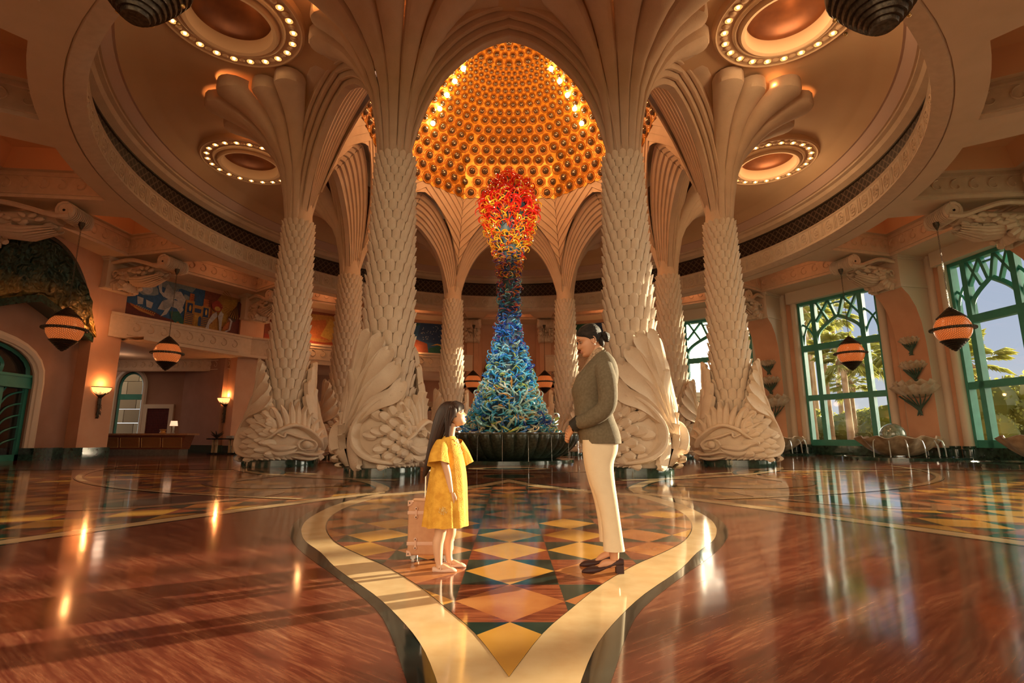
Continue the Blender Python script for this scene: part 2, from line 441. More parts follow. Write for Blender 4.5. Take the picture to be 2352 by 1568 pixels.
    fin = cmix(inside, corner, dia)
    t.links.new(fin, b.inputs['Base Color'])
    return m
M['tile'] = tilemat('diamond_tiles', 0.612, 0.679, 0.005, 2.804)
M['tileL'] = tilemat('diamond_tiles_left', 0.75, 0.9, -6, 7, radians(-28))
M['tileR'] = tilemat('diamond_tiles_right', 0.75, 0.9, 6, 7, radians(28))
# ================================================================ floor
leaf_co = [(2.17, 8.85), (2.29, 8.29), (2.38, 7.39), (2.3, 6.36), (2.15, 5.71), (1.96, 5.21), (1.78, 4.85), (1.5, 4.42), (1.2, 3.89), (0.8, 3.3), (0.57, 2.9), (0.40, 2.55), (0.28, 2.2), (0.16, 1.75), (0.0, 1.2)]
leaf_ci = [(2.0, 8.6), (2.11, 7.74), (2.15, 7.13), (2.09, 6.46), (1.96, 5.88), (1.79, 5.39), (1.56, 4.9), (1.33, 4.55), (1.11, 4.26), (0.9, 3.99), (0.58, 3.49), (0.34, 3.03), (0.16, 2.66), (0.0, 2.2)]
leaf_do = [(2.3, 8.9), (2.56, 8.11), (2.55, 7.39), (2.43, 6.46), (2.27, 5.75), (2.09, 5.24), (1.87, 4.8), (1.72, 4.54), (1.5, 4.2), (1.12, 3.65), (0.72, 3.03), (0.54, 2.62), (0.43, 2.3), (0.33, 2.0), (0.2, 1.5), (0.0, 0.8)]
inner_tip = 11.06
def leafpoly(side, tipy, z):
    # cusp shape: the flanks come in at the shoulder and sweep to the point nearest the basin
    x0, y0 = side[0]
    top = [(0.0, tipy), (x0 * 0.25, lerp(tipy, y0, 0.42)), (x0 * 0.55, lerp(tipy, y0, 0.72)), (x0 * 0.85, lerp(tipy, y0, 0.93))]
    right = cr([(x, y, 0) for x, y in side], 3)
    half = [(x, y) for x, y in top] + [(p.x, p.y) for p in right]
    pts = half + [(-x, y) for x, y in reversed(half[1:-1])]
    return [(x, y, z) for x, y in pts]
fm = MB()
fm.poly([(-40, -14, 0), (40, -14, 0), (40, 60, 0), (-40, 60, 0)], 0)
fm.poly(leafpoly(leaf_do, 12.25, 0.0012), 1)
fm.poly(leafpoly(leaf_co, 12.0, 0.0024), 2)
fm.poly(leafpoly([(x * 1.0, y) for x, y in leaf_ci], 11.25, 0.0036), 1)
fm.poly(leafpoly([(x * 0.995, y) for x, y in leaf_ci], 11.1, 0.0048), 3)
def band_poly(pts, wdt, z, m):
    pts = [Vector((p[0], p[1], 0)) for p in pts]; L = len(pts)
    A = []; B = []
    for i, p in enumerate(pts):
        t = (pts[min(i + 1, L - 1)] - pts[max(i - 1, 0)]).normalized(); n = Vector((-t.y, t.x, 0))
        A.append((p + n * wdt / 2) + Vector((0, 0, z))); B.append((p - n * wdt / 2) + Vector((0, 0, z)))
    fm.grid([A, B], m)
def lens(cx, cy, a, b, rz, z, m, n=40):
    pts = []
    for i in range(n):
        t = 2 * pi * i / n; x = a * cos(t); y = b * sin(t) * (abs(sin(t)) ** 0.25 if abs(sin(t)) > 0 else 0)
        pts.append((cx + x * cos(rz) - y * sin(rz), cy + x * sin(rz) + y * cos(rz), z))
    fm.poly(pts, m)
for sx, tm in ((-1, 4), (1, 5)):
    reg = cr([(2.2, 9.06, 0), (2.75, 8.15, 0), (3.28, 7.2, 0), (4.46, 4.83, 0), (5.7, 2.2, 0), (8.0, -1.0, 0), (11.5, 1.0, 0), (14.5, 6.0, 0), (15.2, 11, 0), (12.5, 14.4, 0), (8.5, 15.2, 0), (5.6, 14.2, 0), (3.4, 12.0, 0), (2.4, 10.2, 0), (2.2, 9.06, 0)], 6)
    P = [(p.x * sx, p.y, 0.0006) for p in reg[:-1]]
    if sx < 0: P = P[::-1]
    fm.poly(P, tm)
    L = [(p.x * sx, p.y) for p in reg]
    band_poly(L, 0.34, 0.0014, 1)
    band_poly([(x, y) for x, y in L], 0.24, 0.0022, 2)
    # inner oval with its ring, and the long S ribbon beyond it
    lens(-4.85 * -sx, 8.15, 1.55, 0.75, sx * radians(-52), 0.0030, 6)
    lens(-4.85 * -sx, 8.15, 1.2, 0.5, sx * radians(-52), 0.0038, 1)
    S = cr([(sx * x, y, 0) for x, y in ((3.2, 10.6), (4.7, 10.1), (6.0, 11.2), (5.9, 13.2), (7.2, 15.6), (10.5, 16.2), (15, 15.4))], 8)
    S2 = [(p.x, p.y) for p in S]
    band_poly(S2, 0.62, 0.0046, 1); band_poly(S2, 0.42, 0.0052, 6)
    for rr, ww, mm, zz in ((12.9, 0.20, 1, 0.0058), (12.9, 0.12, 2, 0.0064)):
        A = [pol(sx * a, rr) for a in range(14, 80, 3)]
        band_poly([(p.x, p.y) for p in A], ww, zz, mm)
# small ovals between the leaf and the basin
lens(0, 13.0, 1.0, 0.95, 0, 0.0014, 6); lens(0, 13.0, 0.62, 0.68, 0, 0.0024, 7)
lens(0, 16.2, 1.35, 0.95, 0, 0.0014, 1); lens(0, 16.2, 1.25, 0.85, 0, 0.0022, 2); lens(0, 16.2, 0.8, 0.55, 0, 0.0030, 7)
for rr, ww, mm, zz in ((9.3, 0.34, 1, 0.0050), (9.3, 0.22, 2, 0.0056), (6.3, 0.30, 1, 0.0050), (6.3, 0.18, 2, 0.0056)):
    for a0, a1 in ((15, 345),) if rr > 9 else ((0, 360),):
        A = [pol(a, rr) for a in range(a0, a1 + 1, 5)]
        band_poly([(p.x, p.y) for p in A], ww, zz, mm)
floor = struct(fm.build('floor', [M['red'], M['black_marble'], M['cream_marble'], M['tile'], M['tileL'], M['tileR'], M['tan_marble'], M['dgreen']], flat=True))

# ================================================================ ring ceiling round the arcade
A0, A1 = 0, 2 * pi
def ring(prof, m, mb, n=160, c=(0, CY, 0)): mb.lathe(prof, c, n, m)
cm = MB()
prof = [(7.05, 12.62), (9.0, 12.66), (11.0, 12.66), (12.3, 12.6), (13.1, 12.42), (13.55, 12.15)]
ROUND = [pol(a, 11.07) for a in (-90, -45, 45, 90)]
def clear_of(v): return all((v.x - q.x) ** 2 + (v.y - q.y) ** 2 > 1.5 ** 2 for q in ROUND)
def r_at(k): return 7.05 + (12.95 - 7.05) * k / 46
NA_ = 256
gv = []; 
for k in range(47):
    zz = interp([(p_[0], p_[1]) for p_ in prof], r_at(k))
    gv.append([Vector((r_at(k) * sin(2 * pi * i / NA_), CY - r_at(k) * cos(2 * pi * i / NA_), zz)) for i in range(NA_)])
vs_ = [p_ for row_ in gv for p_ in row_]; fs_ = []
for k in range(46):
    for i in range(NA_):
        a_, b_, c_, d_ = gv[k][i], gv[k][(i + 1) % NA_], gv[k + 1][(i + 1) % NA_], gv[k + 1][i]
        if clear_of((a_ + b_ + c_ + d_) / 4): fs_.append((k * NA_ + i, k * NA_ + (i + 1) % NA_, (k + 1) * NA_ + (i + 1) % NA_, (k + 1) * NA_ + i))
cm.add(vs_, fs_, 0)
ring([(12.95, interp([(p_[0], p_[1]) for p_ in prof], 12.95)), (13.1, 12.42), (13.55, 12.15)], 0, cm)
ring([(13.55, 12.15), (13.62, 12.15), (13.66, 12.08), (13.85, 11.82)], 1, cm)
ring([(13.85, 11.82), (13.92, 11.82), (13.92, 11.74), (14.05, 11.7), (14.12, 11.55), (14.35, 11.42)], 2, cm)
ceiling = struct(cm.build('ceiling', [M['ceil'], M['pinkband'], M['vault']], ang=30))
gm = MB()
ring([(14.4, 11.42), (14.4, 10.42)], 0, gm, 200)
ring([(14.4, 11.42), (14.34, 11.42), (14.34, 11.36), (14.4, 11.34)], 1, gm); ring([(14.4, 10.50), (14.34, 10.48), (14.34, 10.40), (14.5, 10.40)], 1, gm)
grl = struct(gm.build('trim_1', [M['grille'], M['bronze']], flat=True))
em = MB()
ring([(14.4, 10.42), (13.95, 10.42), (13.90, 10.36), (13.95, 10.30), (13.95, 9.66), (13.86, 9.60), (13.84, 9.52), (14.0, 9.44), (14.25, 9.40), (14.3, 9.45), (14.34, 9.40)], 0, em)
NU = 108
for i in range(NU):
    a = 360.0 * i / NU
    if abs(((a + 180) % 360) - 180) < 25: continue
    p = pol(a, 13.95); n = (Vector((0, CY, 0)) - p).normalized(); t = Vector((-n.y, n.x, 0))
    c = p + Vector((0, 0, 9.98))
    rg = [c + n * 0.01 + t * (0.21 * cos(2 * pi * k / 12)) + Vector((0, 0, 0.25 * sin(2 * pi * k / 12))) for k in range(12)]
    em.tube(rg, 0.028, 4, 0, closed=True)
    for k in range(5):
        b = 2 * pi * k / 5 + 0.3
        em.ball(c + t * 0.09 * cos(b) + Vector((0, 0, 0.10 * sin(b))), (0.06, 0.06, 0.06), 6, 4, 0)
    for k in (-1, 0, 1):
        q = pol(a + 180.0 / NU, 13.95); cc = q + Vector((0, 0, 9.98)) + t * k * 0.085
        em.box(cc + n * 0.0, (0.05, 0.06, 0.56), 0, atan2(t.y, t.x))
struct(em.build('trim_2', [M['frieze']], ang=35))

# ================================================================ scroll frieze helper
def scrolls(mb, A, B, z, h, n, m=0, sgn=1, rel=0.04):
    """running C scrolls in relief from A to B on a face whose outward normal is n"""
    A = Vector(A); B = Vector(B); L = (B - A).length; t = (B - A).normalized(); n = Vector(n).normalized()
    k = max(2, int(round(L / (h * 1.15)))); step = L / k
    for i in range(k):
        c = A + t * step * (i + 0.5) + Vector((0, 0, z)) + n * rel * 0.5
        pts = []
        R = min(step * 0.5, h * 0.5)
        for q in range(15):
            a = sgn * (-0.5 * pi + q * 0.40); r = R * (1.0 - q / 17.0)
            pts.append(c + t * (r * cos(a) * 0.95) + Vector((0, 0, r * sin(a) * 0.92 * (-1))))
        pts = [c + t * (sgn * -step * 0.62) + Vector((0, 0, R * 0.55))] + [pts[0]] + pts[1:] if False else pts
        mb.tube(pts, [0.13 * h * (1 - q / 20.0) * 0.62 for q in range(len(pts))], 4, m, sq=0.8)
    for zz in (z - h * 0.66, z + h * 0.66):
        c = (A + B) / 2 + Vector((0, 0, zz)) + n * 0.02
        mb.box(c, (L, 0.06, h * 0.10), m, atan2(t.y, t.x))
# ================================================================ soffit with deep coffers
def side_pts(sx): return [Vector((sx * x, y, 0)) for x, y in PR]
sof = MB(); fr = MB()
SZ = 9.4
for sx in (-1, 1):
    P = side_pts(sx)
    P2 = P + ([Vector((-sx * 2.7, 38.3, 0))] if sx > 0 else [])
    for i in range(len(P2) - 1):
        p, q = P2[i], P2[i + 1]
        c = Vector((0, CY, 0))
        ap = atan2(p.x - c.x, -(p.y - c.y)); aq = atan2(q.x - c.x, -(q.y - c.y))
        if sx > 0 and i == len(P) - 1 and aq < 0: aq += 2 * pi
        if sx < 0 and aq > 0: aq -= 2 * pi
        out_p = c + (p - c) * 1.10; out_q = c + (q - c) * 1.10
        tt = (q - p).normalized(); nin = Vector((-tt.y, tt.x, 0))
        if nin.dot(c - p) < 0: nin = -nin
        o0 = p + nin * 1.15 + tt * 0.75; o1 = q + nin * 1.15 - tt * 0.75
        da = (aq - ap); pad = 0.78 / 14.9 * (1 if da > 0 else -1)
        K = 6
        arc_in = [Vector((14.3 * sin(ap + da * k / K), CY - 14.3 * cos(ap + da * k / K), SZ)) for k in range(K + 1)]
        a0_, a1_ = ap + pad, aq - pad
        arc_re = [Vector((14.95 * sin(lerp(a0_, a1_, k / K)), CY - 14.95 * cos(lerp(a0_, a1_, k / K)), SZ)) for k in range(K + 1)]
        z = Vector((0, 0, SZ))
        sof.grid([arc_in, arc_re], 0)
        sof.poly([arc_in[0], arc_re[0], o0 + z, out_p + z], 0)
        sof.poly([arc_in[-1], out_q + z, o1 + z, arc_re[-1]], 0)
        sof.poly([out_p + z, o0 + z, o1 + z, out_q + z], 0)
        loop = arc_re + [o1 + z, o0 + z]
        up = Vector((0, 0, 1.0)); up2 = Vector((0, 0, 1.25))
        cen = sum(loop, Vector()) / len(loop)
        top = [v + up for v in loop]; top2 = [v + (cen - v) * 0.10 + up for v in loop]; top3 = [v + (cen - v) * 0.22 + up * 1.7 for v in loop]
        fr.grid([loop + [loop[0]], top + [top[0]]], 0)
        sof.grid([top + [top[0]], top2 + [top2[0]]], 0)
        sof.grid([top2 + [top2[0]], top3 + [top3[0]]], 1); sof.poly(top3, 1)
        if p.y > 3:
            scrolls(fr, o0, o1, SZ + 0.5, 0.52, nin)
            s0 = Vector((arc_re[0].x, arc_re[0].y, 0)); s1 = Vector((arc_re[-1].x, arc_re[-1].y, 0))
            scrolls(fr, o0, s0, SZ + 0.5, 0.52, tt); scrolls(fr, o1, s1, SZ + 0.5, 0.52, -tt)
struct(sof.build('trim_3', [M['plaster'], M['cove']], ang=30))
struct(fr.build('trim_4', [M['frieze']], ang=35))
# roof slab above everything, so that daylight only comes in by the openings
rf = MB()
rf.lathe([(7.25, 12.5), (7.25, 14.0), (6.5, 14.05)], (0, CY, 0), 48, 0)
rf.lathe([(6.6, 14.2), (9, 13.4), (14.6, 13.2), (24, 12.2), (26, 12.2), (26, 12.6), (9, 14), (6.6, 14.6)], (0, CY, 0), 48, 0)
struct(rf.build('trim_5', [M['plaster']], ang=30))
# ================================================================ the eight fish-footed columns
R8 = 8.1
def scale_shaft(z0, z1, r0, r1, rows, per):
    mb = MB()
    mb.lathe([(r0 + 0.02, z0 - 0.3), (r0, z0), (r1, z1), (r1 * 0.9, z1 + 0.12)], n=24)
    # row heights shrink toward the top
    hs = [1.0 - 0.38 * i / rows for i in range(rows)]; tot = sum(hs); z = z0 - 0.05
    for i in range(rows):
        h = (z1 - z0 + 0.1) * hs[i] / tot
        r = lerp(r0, r1, (z - z0) / (z1 - z0)); W = pi / per * 0.985; H = h * 1.15
        for k in range(per):
            a0 = 2 * pi * (k + 0.5 * (i % 2)) / per
            rws = []
            for v in (0.0, 0.3, 0.55, 0.72, 0.82, 0.9, 0.96, 1.0):
                wv = (W if v < 0.62 else W * max(0.0, 1 - ((v - 0.62) / 0.38) ** 2.3 * 0.92) ** 0.5) * 0.95
                row = []
                for u in (-1, -0.72, 0, 0.72, 1):
                    a = a0 + u * wv
                    rr = r + 0.010 + 0.085 * v ** 1.8 + 0.034 * (1 - abs(u) ** 2.5) * (1 if v < 0.9 else 0.7)
                    row.append((rr * cos(a), rr * sin(a), z + H * v))
                rws.append(row)
            top = [((x * (r - 0.0) / sqrt(x * x + y * y)), (y * (r) / sqrt(x * x + y * y)), zz - 0.04) for x, y, zz in rws[-1]]
            rws.append(top)
            mb.grid(rws)
        z += h
    return mb
def bulb_r(z):
    return interp([(0.2, 0.80), (0.35, 0.84), (0.7, 0.90), (1.1, 0.90), (1.5, 0.84), (2.0, 0.76), (2.5, 0.70), (3.2, 0.66), (4, 0.64)], z)
def P3(a, z, off=0.0):
    r = bulb_r(z) + off; a = radians(a)
    return Vector((r * sin(a), -r * cos(a), z))
def pad(mb, pts, wid, off, thick=0.07, nu=7, m=0, cup=0.5, lip=0.0):
    """rounded lobe laid on the bulb: pts (angle deg, z), wid half widths (m), off stand-off (m)"""
    c = cr([(a, z, o) for (a, z), o in zip(pts, off)], 4)
    w = cr([(x, 0, 0) for x in wid], 4)
    L = len(c); cen = [P3(p.x, p.y, p.z) for p in c]
    rows = []; n_ = []
    for i in range(L):
        t = (cen[min(i + 1, L - 1)] - cen[max(i - 1, 0)]).normalized()
        nr = Vector((cen[i].x, cen[i].y, 0)).normalized()
        s = t.cross(nr); s = s.normalized() if s.length > 1e-4 else Vector((0, 0, 1))
        nr2 = s.cross(t).normalized()
        if nr2.dot(nr) < 0: nr2 = -nr2
        row = []
        for k in range(nu):
            u = -1 + 2 * k / (nu - 1)
            q = cen[i] + s * (w[i].x * u) + nr2 * (thick * (1 - abs(u) ** 3) * cup + lip * u * u)
            # follow the curve of the bulb
            rr = sqrt(q.x * q.x + q.y * q.y); q0 = sqrt(cen[i].x ** 2 + cen[i].y ** 2)
            row.append(q - Vector((cen[i].x, cen[i].y, 0)).normalized() * (0.35 * (w[i].x * u) ** 2 / max(q0, .3)))
        rows.append(row); n_.append(nr2)
    back = [[p - n_[i] * thick for p in reversed(rows[i])] for i in range(L)]
    full = [a + b for a, b in zip(rows, back)]
    mb.grid(full, m, close=True)
    mb.add(full[0], [tuple(range(len(full[0])))], m); mb.add(full[-1], [tuple(range(len(full[-1]) - 1, -1, -1))], m)
def lobe(mb, a, z, L, W, rot, off=0.03, th=0.07):
    """rounded body scale pointing along rot (deg, 0 = up)"""
    r = bulb_r(z); dx = sin(radians(rot)) * L; dz = cos(radians(rot)) * L
    da = math.degrees(dx / r)
    n = 5
    pts = [(a + da * t, z + dz * t) for t in (0, .3, .6, .85, .97, 1.0)]
    wid = [W * x for x in (0.75, 1, 1, 0.72, 0.4, 0.08)]
    pad(mb, pts, wid, [off * (0.3 + 0.7 * t) + off * t for t in (0, .3, .6, .85, .97, 1.0)], th, 5, cup=0.7)
def fish(mb, A):
    """one carved fish: head at angle A, tail curling up at A-115"""
    g = lambda pts: [(A + a, z) for a, z in pts]
    # tail feathers, root low behind the body, tips high
    feathers = [((-92, 3.42), 0.17, -104), ((-72, 3.30), 0.18, -98), ((-58, 2.98), 0.19, -90), ((-47, 2.62), 0.19, -80), ((-38, 2.22), 0.18, -68)]
    for (ta, tz), wd, mid in feathers:
        rt = -126
        p = g([(rt, 0.95), (rt + (mid - rt) * 0.45, 0.95 + (tz - 0.95) * 0.26), (mid - 4, 0.95 + (tz - 0.95) * 0.58), (lerp(mid, ta, .62), tz - 0.34), (ta - 1, tz - 0.09), (ta + 2, tz), (ta + 3, tz + 0.03)])
        pad(mb, p, [0.05, 0.10, wd * 0.9, wd * 1.05, wd * .95, wd * .6, 0.05], [0.06, 0.12, 0.20, 0.24, 0.24, 0.22, 0.18], 0.16, 7, cup=-0.25, lip=0.05)
    for ta, tz in ((-112, 3.25), (-128, 2.75), (-136, 2.3)):
        p = g([(-128, 0.95), (-133 + (ta + 128) * .3, 1.5), (lerp(-133, ta, .6), tz - 0.7), (ta, tz - 0.15), (ta, tz), (ta, tz + .03)])
        pad(mb, p, [0.05, 0.12, 0.17, 0.18, 0.12, 0.04], [0.05, 0.14, 0.2, 0.2, 0.18, 0.15], 0.14, 5, cup=0.4)
    # ridge sweeping round the back of the body
    p = g([(-40, 2.02), (-62, 1.86), (-86, 1.55), (-100, 1.15), (-98, 0.75), (-80, 0.46), (-52, 0.34), (-28, 0.32)])
    pad(mb, p, [0.03, 0.06, 0.075, 0.08, 0.085, 0.08, 0.06, 0.03], [0.12, 0.13, 0.13, 0.13, 0.13, 0.12, 0.1, 0.06], 0.16, 5, cup=0.5)
    # small tail frond at the foot
    p = g([(-104, 1.15), (-110, 0.8), (-108, 0.5), (-98, 0.3), (-90, 0.26)])
    pad(mb, p, [0.10, 0.14, 0.15, 0.15, 0.05], [0.10, 0.06, 0.05, 0.12, 0.2], 0.1, 5, cup=0.4)
    # body scales, in arcs from the tail side to the head
    for j in range(6):
        n = (4, 5, 6, 6, 6, 5)[j]
        for i in range(n):
            t = (i + 0.5 * (j % 2)) / max(1, n - 1)
            a = lerp(-82 + 11.5 * j, -50 + 9.0 * j, t * 0.5) + 3; z = lerp(1.88 - 0.04 * j, 0.50 + 0.02 * j, t)
            rot = lerp(-25, -115, t) + j * 4
            lobe(mb, A + a, z, 0.30 - 0.01 * i, 0.115, rot, 0.05 + 0.012 * j, 0.08)
    for i, (a, z, rt) in enumerate(((-20, 1.25, -60), (-24, 1.0, -80), (-22, 0.78, -95), (-28, 0.58, -100), (-12, 1.05, -70), (-15, 0.5, -110))):
        lobe(mb, A + a + 4, z, 0.24, 0.10, rt, 0.12, 0.08)
    # crest of pointed spines fanning over the head
    for a0, z0, a1, z1, w_ in ((-20, 1.12, -44, 1.40, .06), (-16, 1.20, -36, 1.68, .065), (-8, 1.28, -26, 1.86, .07), (0, 1.34, -12, 1.92, .075), (8, 1.36, 4, 2.02, .08), (16, 1.34, 18, 2.05, .08), (24, 1.26, 30, 1.9, .075), (30, 1.16, 40, 1.72, .07), (37, 1.02, 52, 1.5, .065), (42, 0.88, 60, 1.22, .06), (46, 0.74, 62, 0.98, .05)):
        p = g([(a0, z0 - 0.1), (lerp(a0, a1, .25), lerp(z0, z1, .35)), (lerp(a0, a1, .6), lerp(z0, z1, .72)), (a1, z1)])
        pad(mb, p, [w_ * 0.8, w_ * 1.15, w_ * .85, 0.012], [0.08, 0.13, 0.16, 0.24], 0.10, 5, cup=0.6)
    # big side fin that stands off by the head
    p = g([(50, 1.1), (58, 1.6), (62, 2.1), (64, 2.45), (65, 2.5)])
    pad(mb, p, [0.06, 0.12, 0.16, 0.10, 0.03], [0.05, 0.12, 0.2, 0.3, 0.32], 0.09, 7, cup=0.5)
    # head mass
    rows = []
    for j in range(9):
        v = j / 8; z = 0.24 + 1.12 * v
        row = []
        for i in range(15):
            u = i / 14; a = -24 + 74 * u
            prof = max(0.0, sin(pi * min(1, max(0, (v + 0.04) * 0.95)))) ** 0.6
            bul = (sin(pi * u) ** 0.6) * prof * 0.20 + 0.20 * math.exp(-((u - 0.80) / 0.20) ** 2 - ((v - 0.33) / 0.26) ** 2)
            if v < 0.32 and u > 0.5: bul -= 0.10 * math.exp(-((v - 0.19) / 0.05) ** 2)
            row.append(P3(A + a, z, bul - 0.02))
        rows.append(row)
    mb.grid(rows)
    # brow ridge running back from the snout, cheek plates, lips, eye
    p = g([(46, 0.62), (38, 0.88), (26, 1.16), (10, 1.30), (-8, 1.18), (-20, 0.96), (-27, 0.86)])
    pad(mb, p, [0.04, 0.06, 0.065, 0.065, 0.06, 0.05, 0.02], [0.26, 0.30, 0.27, 0.22, 0.18, 0.14, 0.10], 0.14, 5, cup=0.6)
    p = g([(-12, 1.02), (-4, 0.94), (-2, 1.06), (8, 0.98), (18, 0.90), (28, 0.84), (33, 0.70), (31, 0.56), (22, 0.54)])
    pad(mb, p, [0.02, 0.035, 0.04, 0.045, 0.045, 0.04, 0.04, 0.035, 0.02], [0.24, 0.25, 0.26, 0.27, 0.29, 0.31, 0.33, 0.31, 0.28], 0.08, 5, cup=0.6)
    ec = P3(A + 22, 0.70, 0.27); mb.ball(ec, (0.10, 0.10, 0.13), 12, 8)
    ring_ = [P3(A + 22 + 10 * cos(t * pi / 6), 0.70 + 0.17 * sin(t * pi / 6), 0.27) for t in range(12)]
    mb.tube(ring_, 0.030, 5, closed=True)
    p = g([(50, 0.46), (40, 0.38), (26, 0.40), (14, 0.46), (4, 0.42)])
    pad(mb, p, [0.05, 0.055, 0.05, 0.045, 0.02], [0.30, 0.28, 0.24, 0.22, 0.16], 0.10, 5, cup=0.6)
    p = g([(46, 0.28), (34, 0.24), (20, 0.27), (8, 0.32)])
    pad(mb, p, [0.04, 0.055, 0.05, 0.02], [0.24, 0.22, 0.18, 0.12], 0.10, 5, cup=0.6)
    p = g([(-24, 0.72), (-10, 0.60), (4, 0.62), (12, 0.66)])
    pad(mb, p, [0.03, 0.10, 0.09, 0.03], [0.16, 0.22, 0.24, 0.2], 0.08, 5, cup=0.6)
    p = g([(-20, 0.5), (-8, 0.42), (6, 0.48), (12, 0.56)])
    pad(mb, p, [0.03, 0.09, 0.07, 0.02], [0.14, 0.2, 0.22, 0.2], 0.08, 5, cup=0.6)
    # breast feathers along the foot
    for i in range(9):
        a = -62 + i * 8.5
        p = g([(a, 0.42), (a + 7, 0.32), (a + 13, 0.235)])
        pad(mb, p, [0.03, 0.07, 0.02], [0.02, 0.06, 0.06], 0.05, 5, cup=0.8)
def fish_foot(seed_angle, sx=1.0):
    mb = MB()
    mb.lathe([(bulb_r(z) - 0.02, z) for z in (0.2, 0.35, 0.7, 1.1, 1.45)] + [(0.60, 1.62)], n=32)
    fish(mb, seed_angle); fish(mb, seed_angle + 180)
    if sx != 1.0: pass
    return mb
shaft_me = scale_shaft(1.45, 8.32, 0.65, 0.465, 24, 16).mesh('shaft', M['stone'], ang=32)
plm = MB(); plm.lathe([(0.0, 0.225), (0.86, 0.225), (0.915, 0.215), (0.92, 0.19), (0.92, 0.0)], n=48)
plinth_me = plm.mesh('plinth', M['dgreen'], ang=40)
# fan vault above a column: local -Y points radially outward from the hall centre
prof_s = [(0.0, .45, 8.28), (0.16, .58, 9.3), (0.34, .76, 10.2), (0.48, 1.02, 10.8)]
LEAF = 25.0
def reach(k): return {0: 3.3, 1: 3.05, 2: 2.45, 3: 2.75, 4: 3.5}[abs(k)]
def fan():
    mb = MB()
    for k in range(-4, 5):
        Rr = reach(k); cols = []
        us = (-1, -0.94, -0.8, -0.55, -0.25, 0, 0.25, 0.55, 0.8, 0.94, 1)
        for u in us:
            b = radians(LEAF * (k + 0.5 * u)); w_ = Rr * sin(radians(LEAF / 2))
            tip = Rr - w_ * 1.0 * (1 - sqrt(max(0, 1 - u * u * 0.985)))
            edge = 1 - abs(u) ** 6
            pr = [(r, z) for _, r, z in prof_s]
            pr += [(1.02 + (tip - 1.02) * f, z) for f, z in ((0.22, 11.32), (0.42, 11.66), (0.62, 11.88), (0.8, 12.03), (0.92, 12.12), (0.985, 12.17))]
            pr += [(tip, 12.22), (tip + 0.01, 12.3), (tip, 12.58)]
            if abs(k) == 4: pr = [(0.42, 8.28), (0.46, 9.4), (0.54, 10.4), (0.70, 11.1), (1.0, 11.75), (1.35, 12.12), (1.8, 12.40), (2.3, 12.56), (2.7, 12.62), (3.0, 12.66), (3.4, 12.68), (3.5, 12.68), (3.5, 12.70)]
            col = []
            for i, (r, z) in enumerate(pr):
                g_ = -0.10 * (r / 1.2) ** 0.8 * (1 - edge) if r < 3.6 else 0
                g_ = max(g_, -0.16)
                # stepped overlap: each leaf's one side stands proud of its neighbour
                st = 0.05 * min(1.0, r) * u * (1 if k > 0 else -1)
                rr = r; zz = z - (g_ + st * 0.0) * 0.0
                nrm = (0.75, -0.65) if i > 3 else (1, 0)
                rr += (g_ - st * 0.6) * nrm[0]; zz += -(g_ - st * 0.6) * (0.65 if i > 3 and i < len(pr) - 1 else 0)
                x_r = R8 + rr * cos(b); y_t = rr * sin(b); lim = max(0.01, x_r) * math.tan(radians(22.5))
                if abs(y_t) > lim:
                    den = (abs(sin(b)) - 0.41421 * cos(b)); rr = 0.41421 * R8 / den
                    x_r = R8 + rr * cos(b); y_t = rr * sin(b)
                col.append((y_t, -(x_r - R8), zz))
            cols.append(col)
        mb.grid(cols)
    return mb
ARCH = [(8.28, .36), (8.45, .36), (9.3, .57), (10.1, .85), (10.86, 1.26), (11.4, 1.75), (11.68, 2.08), (11.9, 2.40), (12.06, 2.76), (12.15, 3.10)]
ac = cr([(r, z, 0) for z, r in ARCH], 4)     # (rho, z)
ac[-1].x = 3.1
def panel_r(z): return lerp(7.72, 6.38, (z - 8.4) / 5.6)
def ribs():
    mb = MB()
    for sg in (-1, 1):
        # direction of the chord toward the neighbouring column, in local coords (x tangential, y = -radial)
        cd = Vector((sg * cos(radians(22.5)), sin(radians(22.5)), 0)); nd = Vector((sg * sin(radians(22.5)), -cos(radians(22.5)), 0))
        sec = [(-0.10, 0.0), (0.13, 0.0), (0.15, 0.03), (0.15, 0.24), (0.19, 0.24), (0.20, 0.17), (0.29, 0.17), (0.31, 0.20), (0.31, 0.41), (0.35, 0.41), (0.36, 0.34), (0.45, 0.34), (0.47, 0.37), (0.47, 0.58), (0.51, 0.58), (0.52, 0.51), (0.61, 0.51), (0.63, 0.54), (0.63, 0.75), (0.56, 1.0)]
        rows = []
        for i, p in enumerate(ac):
            a = ac[max(i - 1, 0)]; b = ac[min(i + 1, len(ac) - 1)]
            t = Vector((b.x - a.x, b.y - a.y)).normalized(); nn = Vector((-t.y, t.x))   # away from the opening
            row = []
            for d, e_ in sec:
                fade = min(1.0, 0.20 + (p.y - 8.3) * 0.24)
                rho = p.x + nn.x * e_ * fade; z = p.y + nn.y * e_ * fade
                if i == len(ac) - 1: rho = 3.1; z = p.y + e_ * 1.12
                rho = min(rho, 3.1)
                row.append(cd * rho + nd * (d * (0.62 + 0.38 * fade)) + Vector((0, 0, z)))
            rows.append(row)
        mb.grid(rows)
    return mb
